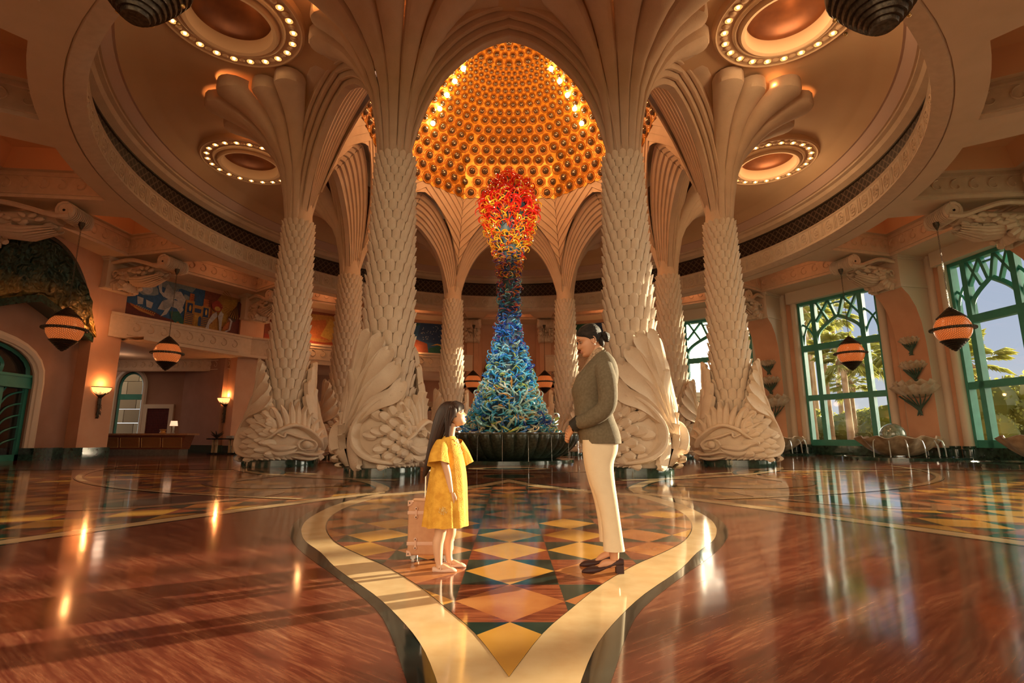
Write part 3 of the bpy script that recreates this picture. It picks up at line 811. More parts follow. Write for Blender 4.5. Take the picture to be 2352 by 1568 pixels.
def inner_panel():
    mb = MB()
    S8, C8 = sin(radians(22.5)), cos(radians(22.5))
    def W(sg, lat, z, dep):
        # lat: lateral distance from the side's mid plane, dep: apothem distance from hall centre
        # side's frame: axis direction at +-22.5 from the column's radial line
        ax = Vector((sg * S8, -C8, 0)); tn = Vector((-sg * C8, -S8, 0))
        return ax * dep + tn * lat + Vector((0, R8, z))
    for sg in (-1, 1):
        xo = lambda z: max(0.0, R8 * S8 - interp(ARCH, z)) if z < 12.15 else 0.0
        na = 14
        def pt(a, g, off):
            z = g + 2.1 * a ** 0.85
            z = min(z, 14.02)
            # keep above the arch
            for _ in range(3):
                half = panel_r(max(z, 8.3)) * S8; lat = half * (1 - a)
                zmin = 8.35
                if lat < (R8 * S8 - 0.36) * 1.13:
                    tab = [((R8 * S8 - r) * 1.13, zz + 0.12 + 0.26 * (zz - 8.28)) for zz, r in reversed(ARCH)]
                    zmin = interp(tab, lat)
                if z < zmin: z = zmin
            half = panel_r(z) * S8; lat = half * (1 - a)
            return W(sg, lat, z, panel_r(z) * C8 + off), z
        gs = [6.4 + 0.42 * i for i in range(19)]
        for gi, g in enumerate(gs):
            lo = []; hi = []; m1 = []; fl = False
            for j in range(na + 1):
                a = j / na
                p0, z0 = pt(a, g, 0.0); p1, z1 = pt(a, g + 0.40, 0.055); p2, z2 = pt(a, g + 0.42, 0.0)
                if z2 - z0 > 1e-4: fl = True
                lo.append(p0); hi.append(p1); m1.append(p2)
            if fl: mb.grid([lo, hi, m1])
        # fluted reveal between the arch and the panel
        rows = []
        for i, p in enumerate(ac):
            if i % 2 and i != len(ac) - 1: continue
            row = []
            d0 = R8 * C8 - 0.10; d1 = panel_r(p.y) * C8 - 0.02
            lat = max(0, R8 * S8 - p.x)
            for k in range(13):
                f = k / 12; e_ = 0.05 * (k % 2) * (1 if 0 < k < 12 else 0)
                half_ = panel_r(max(8.4, p.y)) * S8; z2_ = p.y + 0.12 + 0.26 * (p.y - 8.28); row.append(W(sg, min(lerp(lat, lat * 1.13, f), lerp(9, half_, f)) + e_ * 0.6, lerp(p.y, z2_, f) + e_, lerp(d0, d1, f)))
            rows.append(row)
        mb.grid(rows)
    # crease pilaster joining the column head to the panels
    return mb
fan_me = fan().mesh('vault_leaves', M['vault'], ang=28)
rib_me = ribs().mesh('arch_ribs', M['vault'], ang=14)
pan_me = inner_panel().mesh('feathered_panel', M['vault'], ang=20)
cap = MB(); cap.lathe([(0.5, 8.3), (0.47, 8.36), (0.44, 8.7), (0.40, 9.4), (0.34, 10.2), (0.30, 11.5), (0.28, 13.6)], n=20)
cap_me = cap.mesh('vault_core', M['vault'])
foot_me = {}
def mesh_scaled(mb, sx, sy, name):
    n = MB(); n.v = [(x * sx, y * sy, z) for x, y, z in mb.v]; n.f = mb.f; n.m = mb.m
    return n.mesh(name, M['stone'], ang=30)
COLS = [(-22.5, 'front_left'), (22.5, 'front_right'), (-67.5, 'l2'), (67.5, 'r2'), (-112.5, 'l3'), (112.5, 'r3'), (-157.5, 'l4'), (157.5, 'r4')]
LAB = ['tall scale-clad stone column behind the girl, tail feathers fanning up its foot, nearest on the left',
       'tall scale-clad stone column right behind the woman, tail feathers sweeping up its foot',
       'scale-clad stone column with carved fish head facing right, leftmost of the big columns',
       'pale scale-clad column with fish head facing left in front of the bright windows, rightmost of the big columns',
       'shaded scale-clad column seen between the two left columns',
       'sunlit scale-clad column seen between the two right columns, beside the sun glare',
       'small far scale-clad column directly left of the glass tower',
       'small far scale-clad column directly right of the glass tower, left of the woman']
for i, (phi, key) in enumerate(COLS):
    p = pol(phi, R8)
    t = thing('column', LAB[i], 'column', (p.x, p.y, 0), 0, 'scale-clad columns round the glass tower')
    # local -Y is turned to point outward
    rz = radians(phi)
    mir = phi > 0
    # fish head position measured about the column from local -Y (toward +X = anticlockwise from above)
    to_cam = math.degrees(atan2(-p.x, p.y))        # bearing of the camera seen from the column, from -Y toward +X
    if abs(phi) < 30: A = to_cam + (58 if not mir else -58); sx = 1.02
    elif abs(phi) < 70: A = to_cam + (6 if not mir else -6); sx = 1.30
    else: A = to_cam + (20 if not mir else -20); sx = 1.12
    mb = fish_foot(A if not mir else -A)
    # stretch sideways as seen from the camera side
    ca = radians(to_cam if not mir else -to_cam)
    ux = Vector((cos(ca), sin(ca)))
    n = MB(); n.f = [tuple(reversed(f)) for f in mb.f] if mir else mb.f; n.m = mb.m
    for x, y, z in mb.v:
        q = Vector((x, y)); d = q.dot(ux); k = 1 + (sx - 1) * max(0.0, min(1.0, (2.4 - z) / 1.6))
        q = q + ux * d * (k - 1)
        n.v.append((-q.x if mir else q.x, q.y, z))
    fo = n.build('fish_foot', M['stone'], t, ang=30); fo['label'] = 'carved fish with curling tail feathers round the column foot'
    o = bpy.data.objects.new('plinth', plinth_me); COL.objects.link(o); o.parent = t; o['label'] = 'low dark green marble plinth'
    o.scale = (max(1, sx * 0.97) if abs(phi) > 30 and abs(phi) < 70 else 1, 1, 1); o.rotation_euler[2] = radians(to_cam)
    o = bpy.data.objects.new('shaft', shaft_me); COL.objects.link(o); o.parent = t; o.rotation_euler[2] = rz
    for nm, me in (('vault_leaves', fan_me), ('arch_ribs', rib_me), ('feathered_panel', pan_me), ('vault_core', cap_me)):
        o = bpy.data.objects.new(nm, me); COL.objects.link(o); o.parent = t; o.rotation_euler[2] = rz
# ================================================================ golden dome
dome = thing('dome', 'golden honeycomb dome of ringed glass bosses above the columns', 'dome', (0, CY, 14.0))
DP = [(0.0, 6.42), (0.8, 6.30), (1.6, 6.02), (2.4, 5.55), (3.1, 4.95), (3.8, 4.15), (4.4, 3.25), (4.9, 2.35), (5.3, 1.45), (5.6, 0.65), (5.75, 0.1)]
def dome_r(zz, a):
    r = interp(DP, zz)
    f = (math.degrees(a) - 90 - 22.5) % 45
    o = cos(radians(22.5)) / cos(radians(f - 22.5))
    return r * lerp(o, 1.0, min(1, max(0, zz / 5.5)))
db = MB(); rows = []
for i in range(25):
    zz = 5.75 * (i / 24); rows.append([(dome_r(zz, 2 * pi * k / 96) * cos(2 * pi * k / 96), dome_r(zz, 2 * pi * k / 96) * sin(2 * pi * k / 96), zz) for k in range(96)])
# scalloped lower edge
low = []
for k in range(96):
    a = 2 * pi * k / 96; zz = -0.10 - 0.22 * abs(sin(a * 28))
    r = dome_r(0, a) + 0.02; low.append((r * cos(a), r * sin(a), zz))
db.grid([low] + rows, close=True)
db.build('dome_shell', M['gold'], dome, ang=30)
bm_ = MB(); nboss = 0
pts_ = [0.0]; L_ = []
zz = 0.06; row = 0; NPER = 56
unit = []
PRF = [(1.0, 0.0), (0.98, 0.10), (0.86, 0.13), (0.76, 0.08), (0.72, 0.05), (0.68, 0.12), (0.58, 0.12), (0.50, 0.04)]
while zz < 5.62:
    NPER = 56 if zz < 4.95 else (28 if zz < 5.35 else 14)
    r = interp(DP, zz); sz = pi * r / NPER * 0.99
    r2 = interp(DP, zz + 0.02); sl = Vector((-(r2 - r), 0.02)).normalized()   # (inward, up) slope of the wall
    for k in range(NPER):
        a = 2 * pi * (k + 0.5 * (row % 2)) / NPER
        rr = dome_r(zz, a); c = Vector((rr * cos(a), rr * sin(a), zz))
        f = (math.degrees(a) - 90 - 22.5) % 45 - 22.5
        an = a - radians(f) * lerp(1, 0, min(1, zz / 5.5)) * 0.9
        inn = Vector((-cos(an), -sin(an), 0)); tg = Vector((-sin(an), cos(an), 0))
        upv = (inn * sl.x + Vector((0, 0, 1)) * sl.y).normalized(); nv = (inn * sl.y - Vector((0, 0, 1)) * sl.x).normalized()
        seg = 9 if zz < 3.6 else 6
        own = zz > 0.3 and rr * sin(a) > 0 and abs(rr * cos(a)) < 4.2 and nboss < 98
        keep = bm_
        if own: bm_ = MB(); nboss += 1
        rws = [[c + nv * (h * sz * 1.1) + (tg * cos(2 * pi * q / seg) + upv * sin(2 * pi * q / seg)) * (q_ * sz) for q in range(seg)] for q_, h in PRF]
        bm_.grid(rws, 0, close=True)
        rws = [[c + nv * (h * sz) + (tg * cos(2 * pi * q / seg) + upv * sin(2 * pi * q / seg)) * (q_ * sz) for q in range(seg)] for q_, h in ((0.56, 0.04), (0.54, 0.22), (0.38, 0.46), (0.05, 0.56))]
        bm_.grid(rws, 1, close=True)
        if own: bm_.build('ringed_boss', [M['goldring'], M['bossglass']], dome, ang=60); bm_ = keep
    zz += sz * 1.66 * sl.y + 0.0; row += 1
bo = bm_.build('ringed_boss', [M['goldring'], M['bossglass']], dome, ang=60)
bo['kind'] = 'stuff'
def onR(px, py):
    # where the sight line of a dome bulb meets the dome wall (found once, by marching)
    t = (784 - py) / 1204.0; s = (px - 1169) / 1204.0
    d = Vector((s, cos(TH) - sin(TH) * t, sin(TH) + cos(TH) * t))
    for i in range(4000):
        k = 15 + i * 0.01; p = Vector((0, 0, 0.9)) + d * k; q = p - Vector((0, CY, 14.0))
        if q.z > 0 and q.y > -8:
            a = atan2(q.y, q.x); r = sqrt(q.x ** 2 + q.y ** 2)
            if k > 20 and q.z < 5.7 and r > dome_r(q.z, a) - 0.15 and q.y > -1: return q
    return None
for s in (-1, 1):
    for px, py in ((1054, 156), (1034, 185), (1016, 217), (999, 249), (983, 283)):
        x = px if s < 0 else 2330 - px
        q = onR(x + (9 if s < 0 else -9), py)
        if q:
            q = q * 0.985
            b = MB(); b.ball((0, 0, 0), 0.12, 10, 8)
            o = b.build('dome_bulb', M['bigbulb'], dome); o.location = q
# uplighters of the dome
for k in range(4):
    p = pol(45 + 90 * k, 3.0, 14.9)
    lamp('dome_lamp', 'POINT', p, 150, (1.0, 0.52, 0.22), 0.5)
lamp('dome_lamp', 'POINT', (0, CY, 14.8), 130, (1.0, 0.54, 0.24), 0.6)
# ================================================================ ceiling roundels with bulbs
RL = {0: 'round ceiling roundel with bead-and-bulb ring, directly overhead', -45: 'large shaded ceiling roundel with bulb ring at top left of the ceiling', 45: 'large bright ceiling roundel with bulb ring at top right of the ceiling',
      -90: 'smaller shaded ceiling roundel half hidden by the left fan of leaves', 90: 'smaller bright ceiling roundel half hidden by the right fan of leaves',
      -135: 'far left ceiling roundel hidden behind the vault', 135: 'far right ceiling roundel hidden behind the vault'}
cl = MB()
cl.lathe([(1.98, 12.66), (1.95, 12.48), (1.88, 12.44), (1.84, 12.47), (1.44, 12.47), (1.42, 12.40), (1.36, 12.36), (1.30, 12.40), (1.27, 12.34), (1.20, 12.28), (1.10, 12.31), (1.05, 12.42), (1.04, 12.62), (1.04, 12.70)], n=56)
rim_me = cl.mesh('moulded_rim', M['ceil'], ang=30)
bd = MB()
for k in range(44):
    a = 2 * pi * k / 44
    if k % 2: bd.ball((1.64 * cos(a), 1.64 * sin(a), 12.46), (0.105, 0.105, 0.05), 8, 5)
    else: bd.tube([(1.64 * cos(a) + 0.11 * cos(b * pi / 5), 1.64 * sin(a) + 0.11 * sin(b * pi / 5), 12.455) for b in range(10)], 0.02, 4, closed=True)
bead_me = bd.mesh('bead_ring', M['ceil'])
rc = MB(); rc.lathe([(1.06, 12.62), (1.06, 12.72), (1.0, 12.86), (0.7, 13.05), (0.35, 13.14), (0.01, 13.16)], n=32)
rec_me = rc.mesh('copper_dish', M['recess'])
bu = MB(); bu.ball((0, 0, 0), (0.04, 0.04, 0.03), 8, 6); bulb_me = bu.mesh('bulb', M['bulb'])
for a in (-90, -45, 45, 90):
    p = pol(a, 11.07)
    t = thing('ceiling_roundel', RL[a], 'ceiling roundel', (p.x, p.y, 0), 0, 'round ceiling roundels between the column fans')
    for nm, me in (('moulded_rim', rim_me), ('bead_ring', bead_me), ('copper_dish', rec_me)):
        o = bpy.data.objects.new(nm, me); COL.objects.link(o); o.parent = t
        if nm == 'bead_ring': bead_o = o
    for k in range(22):
        b = 2 * pi * 2 * k / 44
        o = bpy.data.objects.new('bulb', bulb_me); COL.objects.link(o); o.parent = t; o.location = (1.64 * cos(b), 1.64 * sin(b), 12.44); o.parent = bead_o
    lamp('roundel_lamp', 'POINT', (p.x, p.y, 11.6), 14 if a < 0 else 95, (1.0, 0.66, 0.34), 0.4)
    lamp('dish_lamp', 'POINT', (p.x + 0.3, p.y + 0.3, 12.85), 1.2, (1.0, 0.45, 0.15), 0.1)
# warm lamps hidden on top of the leaf tips
for a in (-67.5, 67.5, -22.5, 22.5):
    for da, dr in ((-14, 10.2), (0, 11.0), (9, 10.8)):
        p = pol(a + da * 0.6, dr, 12.35)
        lamp('leaf_lamp', 'POINT', p, 9, (1.0, 0.4, 0.12), 0.05)
# ================================================================ glass tower in its basin
bas = thing('fountain_basin', 'dark green ribbed stone basin under the glass tower', 'fountain basin', (0, CY, 0))
NL = 38
def lob(a, r, z):
    t = abs(sin(a * NL / 2)); k = min(1, max(0, (z - 0.1) / 0.3))
    return r * (1 + (0.055 * (t ** 0.55) - 0.03) * k)
bb = MB()
bb.lathe([(1.75, 0.13), (1.95, 0.20), (2.25, 0.38), (2.48, 0.60), (2.62, 0.82), (2.68, 0.98), (2.66, 1.06), (2.58, 1.10), (2.48, 1.07), (2.40, 0.98)], n=NL * 8, f=lob)
bb.build('ribbed_bowl', M['bgreen'], bas, ang=50)
b2 = MB(); b2.lathe([(0, 0.14), (2.2, 0.14), (2.5, 0.12), (2.52, 0.0)], n=64); b2.build('foot_slab', M['dgreen'], bas)
b3 = MB(); b3.lathe([(0.0, 0.99), (2.42, 0.99)], n=48); b3.build('water', M['pool'], bas)
# thin streams running off between the ribs
for k in range(0, NL, 2):
    a = 2 * pi * (k) / NL; st = MB()
    st.tube([(2.60 * cos(a), 2.60 * sin(a), 1.05), (2.68 * cos(a), 2.68 * sin(a), 0.9), (2.70 * cos(a), 2.70 * sin(a), 0.12)], 0.006, 4); st.build('water_stream', M['water'], bas)
tower = thing('glass_tower', 'towering blown-glass sculpture of curling tubes, blue at the foot turning flame red on top', 'glass sculpture', (0, CY, 0.95))
TW = [(1.0, 2.0), (1.4, 1.80), (2.0, 1.46), (2.7, 1.20), (3.4, 0.98), (4.1, 0.78), (4.8, 0.56), (5.5, 0.46), (6.3, 0.44), (7.1, 0.44), (7.9, 0.52), (8.6, 0.74), (9.2, 0.98), (9.8, 1.14), (10.4, 1.20), (10.9, 1.08), (11.3, 0.8), (11.7, 0.4), (11.9, 0.12)]
def gl(name, c, e=0.0):
    m = mat('glass_' + name, c, 0.06, coat=1.0, spec=0.8)
    b = m.node_tree.nodes['Principled BSDF']; b.inputs['Roughness'].default_value = 0.12
    return m
GC = {'deep': (0.012, 0.06, 0.36), 'blue': (0.02, 0.24, 0.72), 'cyan': (0.06, 0.52, 0.80), 'aqua': (0.32, 0.78, 0.80), 'mint': (0.62, 0.80, 0.62), 'lime': (0.50, 0.62, 0.14), 'cream': (0.85, 0.78, 0.55), 'amber': (0.80, 0.36, 0.05),
      'yellow': (0.95, 0.55, 0.03), 'orange': (0.92, 0.20, 0.02), 'red': (0.80, 0.02, 0.012), 'violet': (0.14, 0.05, 0.16), 'pink': (0.50, 0.12, 0.14), 'teal': (0.02, 0.22, 0.22)}
GN = list(GC); GM = [gl(n, GC[n]) for n in GN]
def pick(z, rnd, side):
    if z < 1.7: t = ['blue', 'deep', 'cyan', 'aqua', 'mint', 'lime', 'cream', 'aqua', 'mint', 'cream', 'cyan']
    elif z < 3.0: t = ['cyan', 'aqua', 'aqua', 'mint', 'blue', 'cyan', 'lime', 'cream', 'mint', 'amber', 'aqua']
    elif z < 4.6: t = ['blue', 'cyan', 'aqua', 'deep', 'aqua', 'cyan', 'blue', 'mint', 'lime', 'cyan']
    elif z < 6.2: t = ['deep', 'blue', 'deep', 'cyan', 'blue', 'violet', 'deep', 'pink', 'teal', 'aqua', 'blue']
    elif z < 7.3: t = ['deep', 'blue', 'violet', 'teal', 'aqua', 'pink', 'orange', 'pink', 'cyan', 'violet']
    elif z < 8.2: t = ['violet', 'pink', 'yellow', 'amber', 'deep', 'orange', 'yellow', 'pink']
    elif z < 9.2: t = ['yellow', 'orange', 'amber', 'yellow', 'orange', 'red', 'violet', 'yellow']
    elif z < 10.0: t = ['orange', 'red', 'yellow', 'red', 'orange', 'yellow', 'red']
    else: t = ['red', 'red', 'red', 'orange', 'red', 'red', 'yellow']
    return GN.index(rnd.choice(t))
def curl(mb, base, out, rnd, size, mi, ns=5):
    """a glass horn that leaves the core and rolls into a hook"""
    out = out.normalized(); ax = out.cross(Vector((rnd.uniform(-1, 1), rnd.uniform(-1, 1), rnd.uniform(-.6, .6)))).normalized()
    sd = ax.cross(out).normalized(); turn = rnd.uniform(3.0, 8.0); L = size; n = 11
    pts = []; p = Vector(base); ang = 0.0; drift = ax * rnd.uniform(-0.05, 0.05) * L
    for i in range(n):
        t = i / (n - 1); pts.append(p.copy())
        ang = turn * t ** 1.7; d = out * cos(ang) + sd * sin(ang)
        p = p + d * (L / (n - 1)) * (1.3 - 0.55 * t) + drift / n
    r0 = size * 0.052
    mb.tube(pts, [r0 * (1.0 - 0.75 * (i / (n - 1)) ** 1.5) for i in range(n)], ns, mi)
rnd = random.Random(11)
tc_ = MB(); tc_.lathe([(max(0.05, r * 0.72), z - 0.95) for z, r in TW], n=20)
tc_.build('inner_core', mat('tower_core', (0.02, 0.05, 0.09), 0.4, col2=(0.05, 0.10, 0.10), scale=6), tower)
allc = MB(); singles = []
NC = 3600; ztab = []
acc = 0.0; zs = [1.0 + 10.9 * i / 200 for i in range(201)]
cum = [0.0]
for a, b in zip(zs, zs[1:]): cum.append(cum[-1] + (interp(TW, (a + b) / 2) + 0.15) * (b - a))
for i in range(NC):
    q = (i + rnd.random()) / NC * cum[-1]
    j = next(k for k in range(len(cum)) if cum[k] >= q); z = zs[max(0, j - 1)] + rnd.random() * 0.055
    a = rnd.uniform(0, 2 * pi); r = interp(TW, z)
    size = rnd.uniform(0.45, 0.80) * (0.62 + 0.30 * min(1.4, r))
    if z > 10: size *= 1.25
    rb = max(0.02, r - size * 0.42) * rnd.uniform(0.86, 1.0)
    out = Vector((cos(a), sin(a), rnd.uniform(-0.5, 0.6) if z < 8.5 else rnd.uniform(-0.3, 1.0)))
    if z > 11: out.z += 1
    base = Vector((rb * cos(a), rb * sin(a), z - 0.95))
    front = -sin(a) > 0.55
    if front and len(singles) < 96 and rnd.random() < 0.16:
        m1 = MB(); curl(m1, Vector((0, 0, 0)), out, rnd, size * 1.15, 0, 6)
        o = m1.build('glass_curl', GM[pick(z, rnd, 0)], tower, ang=60); o.location = base + Vector((cos(a), sin(a), 0)) * 0.06; singles.append(o)
    else: curl(allc, base, out, rnd, size, pick(z, rnd, 0), 4 if z > 4.6 else 5)
# a few long loose ones reaching out over the rim
for k in range(26):
    a = 2 * pi * k / 26 + rnd.random() * 0.2
    curl(allc, Vector((1.45 * cos(a), 1.45 * sin(a), rnd.uniform(0.1, 0.5))), Vector((cos(a), sin(a), rnd.uniform(-0.1, 0.4))), rnd, 1.1, GN.index(rnd.choice(['blue', 'deep', 'mint', 'lime', 'aqua'])), 5)
o = allc.build('glass_curls', GM, tower, ang=60); o['kind'] = 'stuff'
# added point lamps just above the basin water, brightening the glass
for k in (100, 180, 260):
    p = pol(k, 2.15, 1.12)
    lamp('basin_fill_light', 'POINT', p, 10, (0.95, 0.95, 0.85), 0.12)

for a in (-60, 60, 180, -150, 150, -20, 20):  # added spotlights without fixtures, aimed to brighten the glass tower
    p = pol(a, 6.2, 8.9); d_ = Vector((0, CY, 9.6)) - p
    o = lamp('tower_fill_light', 'SPOT', p, 420, (1.0, 0.86, 0.62), 0.12, d_.to_track_quat('-Z', 'Y').to_euler()); o.data.spot_size = radians(34); o.data.spot_blend = 0.6
    d_ = Vector((0, CY, 3.4)) - p
    o = lamp('tower_fill_light', 'SPOT', p, 420, (0.9, 0.95, 1.0), 0.12, d_.to_track_quat('-Z', 'Y').to_euler()); o.data.spot_size = radians(30); o.data.spot_blend = 0.6
# ================================================================ outer walls, piers, windows
def frame_of(p, q):
    p = Vector((p[0], p[1], 0)); q = Vector((q[0], q[1], 0)); L = (q - p).length; t = (q - p) / L
    n = Vector((-t.y, t.x, 0)); c = Vector((0, CY, 0))
    if n.dot(c - p) < 0: n = -n
    return p, t, n, L
PAINT = {}
def paint(c):
    k = tuple(c)
    if k not in PAINT: PAINT[k] = mat('paint_%d' % len(PAINT), c, 0.7, col2=tuple(x * 0.75 for x in c), scale=9, detail=6)
    return PAINT[k]
def teal_window(name, label, p, q, s0, s1, z0, z1, out, glow=None, simple=False):
    p, t, n, L = frame_of(p, q); o = p - n * out
    w = thing('window', label, 'window'); w.name = name; w['kind'] = 'structure'
    del w['label'], w['category']
    W = s1 - s0
    def P(s, z, d=0.0): return o + t * (s0 + s * W) + Vector((0, 0, z)) + n * d
    fr_ = MB(); rz = atan2(t.y, t.x)
    def bar(a, b, wd, dp=0.26):
        a = Vector(a); b = Vector(b); d = b - a
        fr_.tube([a, b], wd / 2 * 1.35, 4, 0) if False else None
        ux = d.normalized(); uy = n; uz = ux.cross(uy)
        Mx = Matrix((ux, uy, uz)).transposed()
        fr_.box((a + b) / 2, (d.length, dp, wd), 0, M=Mx)
    bar(P(0, z0), P(0, z1), 0.26, 0.34); bar(P(1, z0), P(1, z1), 0.26, 0.34)
    bar(P(0, z1 - .06), P(1, z1 - .06), 0.22, 0.34); bar(P(0, z0 + .15), P(1, z0 + .15), 0.34, 0.30)
    ta, tb = 3.15, 6.0
    bar(P(0, ta), P(1, ta), 0.30, 0.30); bar(P(0, tb), P(1, tb), 0.34, 0.32)
    for s in (0.2, 0.8): bar(P(s, z0), P(s, z1 - .05), 0.24, 0.30)
    # tracery
    def arc(pts, wd): 
        c = cr(pts, 6); fr_.tube(c, wd / 2 * 1.2, 4, 0)
    arc([P(.2, 6.2), P(.23, 6.75), P(.32, 7.15), P(.5, 7.62)], 0.2); arc([P(.8, 6.2), P(.77, 6.75), P(.68, 7.15), P(.5, 7.62)], 0.2)
    for s in (0.42, 0.58): bar(P(.5 + (s - .5) * .25, 7.58), P(.5 + (s - .5) * 1.2, z1 - .1), 0.13, 0.2)
    bar(P(.2, 7.35), P(.41, z1 - .1), .11, .18); bar(P(.38, 7.4), P(.24, z1 - .1), .11, .18)
    bar(P(.8, 7.35), P(.59, z1 - .1), .11, .18); bar(P(.62, 7.4), P(.76, z1 - .1), .11, .18)
    bar(P(.42, 8.35), P(.58, 8.35), .06, .12)
    arc([P(.02, 6.2), P(.05, 6.9), P(.11, 7.4), P(.2, 7.8)], 0.11); arc([P(.0, 7.5), P(.08, 7.25), P(.15, 6.8), P(.2, 6.2)], 0.09)
    arc([P(.98, 6.2), P(.95, 6.9), P(.89, 7.4), P(.8, 7.8)], 0.11); arc([P(1., 7.5), P(.92, 7.25), P(.85, 6.8), P(.8, 6.2)], 0.09)
    fr_.build('window_frame', M['teal'], w, ang=30)
    pn = MB(); pn.add([P(0, z0), P(1, z0), P(1, z1), P(0, z1)], [(0, 1, 2, 3)])
    pn.build('window_pane', M['pane'], w, flat=True)
    return w
def wallbox(mb, p, t, n, s0, s1, z0, z1, d0, d1, m=0):
    a = [p + t * s + n * d for s, d in ((s0, d0), (s1, d0), (s1, d1), (s0, d1))]
    mb.prism([v + Vector((0, 0, z0)) for v in a], (0, 0, z1 - z0), m)
wr = MB(); wl = MB(); wb = MB(); base = MB()
ST = 9.45
# ---- right-hand window bays
def window_bay(mb, k, name, label, margin=1.62):
    p, t, n, L = frame_of(PR[k], PR[k + 1])
    s0, s1 = margin, L - margin
    wallbox(mb, p, t, n, -0.5, s0 - 0.30, 0, ST, -1.25, -0.75, 0); wallbox(mb, p, t, n, s1 + 0.30, L + 0.5, 0, ST, -1.25, -0.75, 0)
    wallbox(mb, p, t, n, s0 - 0.4, s1 + 0.4, 8.72, ST, -1.2, -0.35, 1)
    wallbox(mb, p, t, n, s0 - 0.3, s1 + 0.3, 0, 0.5, -1.25, -0.7, 2)
    for s in (s0 - 0.18, s1 + 0.18, s0 - 0.86, s1 + 0.86):
        mb.lathe([(0.20, 0.5), (0.19, 1.0), (0.18, 8.9), (0.2, ST)], p + t * s - n * 0.72, 16, 1)
        base.lathe([(0.26, 0), (0.26, 0.42), (0.23, 0.46), (0.25, 0.50), (0.24, 0.56), (0.0, 0.56)], p + t * s - n * 0.70, 16)
    teal_window(name, label, PR[k], PR[k + 1], s0, s1, 0.5, 8.72, 0.95)
window_bay(wr, 4, 'window_1', 'w'); window_bay(wr, 3, 'window_2', 'w'); window_bay(wr, 5, 'window_3', 'w', 1.0); window_bay(wr, 2, 'window_4', 'w', 0.85); window_bay(wr, 1, 'window_6', 'w', 0.85)
for sx_, ks in ((1, (0,)), (-1, (0, 1, 2))):
    for k_ in ks:
        p, t, n, L = frame_of((PR[k_][0] * sx_, PR[k_][1]), (PR[k_ + 1][0] * sx_, PR[k_ + 1][1])); wallbox(wr if sx_ > 0 else wl, p, t, n, -0.5, L + 0.5, 0, ST, -1.1, -0.6, 0)
# ---- piers
def pier(sx, P, name, kind):
    p = Vector((P[0] * sx, P[1], 0)); c = Vector((0, CY, 0)); n = (c - p).normalized(); t = Vector((-n.y, n.x, 0))
    back = (abs(P[0]) < 4)
    if back: n = Vector((0, -1, 0)); t = Vector((1, 0, 0))
    w = 0.74 if not back else 0.42
    mb = MB()
    def pt(u, l, z): return p + n * u + t * l + Vector((0, 0, z))
    # shaft profile in the radial plane; right-hand piers flare inward to carry the bracket
    fl = [(0.0, 0.0), (0.0, 4.3), (0.03, 5.3), (0.12, 6.2), (0.32, 6.95), (0.62, 7.5), (0.98, 7.86)] if kind == 'flare' else [(0.0, 0), (0.0, 7.86)]
    rows = []
    for u, z in fl: rows.append([pt(-1.3, -w, z), pt(u, -w, z), pt(u, w, z), pt(-1.3, w, z)])
    mb.grid([[r[1], r[2]] for r in rows], 0)
    mb.grid([[r[0], r[1]] for r in rows], 1 if kind == 'flare' else 0); mb.grid([[r[2], r[3]] for r in rows], 1 if kind == 'flare' else 0)
    u1 = 1.0 if kind == 'flare' else 0.35
    # head block
    mb.prism([pt(-1.3, -w, 7.86), pt(u1, -w, 7.86), pt(u1, w, 7.86), pt(-1.3, w, 7.86)], (0, 0, 1.56), 1)
    for e_, z, h in ((0.07, 7.88, 0.10), (0.07, 9.24, 0.14), (0.14, 9.32, 0.08)):
        mb.prism([pt(-0.6, -w - e_, z), pt(u1 + e_, -w - e_, z), pt(u1 + e_, w + e_, z), pt(-0.6, w + e_, z)], (0, 0, h), 1)
    o = mb.build(name, [M['salmon'], M['trimcream']], ang=30); struct(o)
    base.prism([pt(-1.3, -w - 0.08, 0), pt(0.09, -w - 0.08, 0), pt(0.09, w + 0.08, 0), pt(-1.3, w + 0.08, 0)], (0, 0, 0.48), 0)
    return p, n, t, w, u1
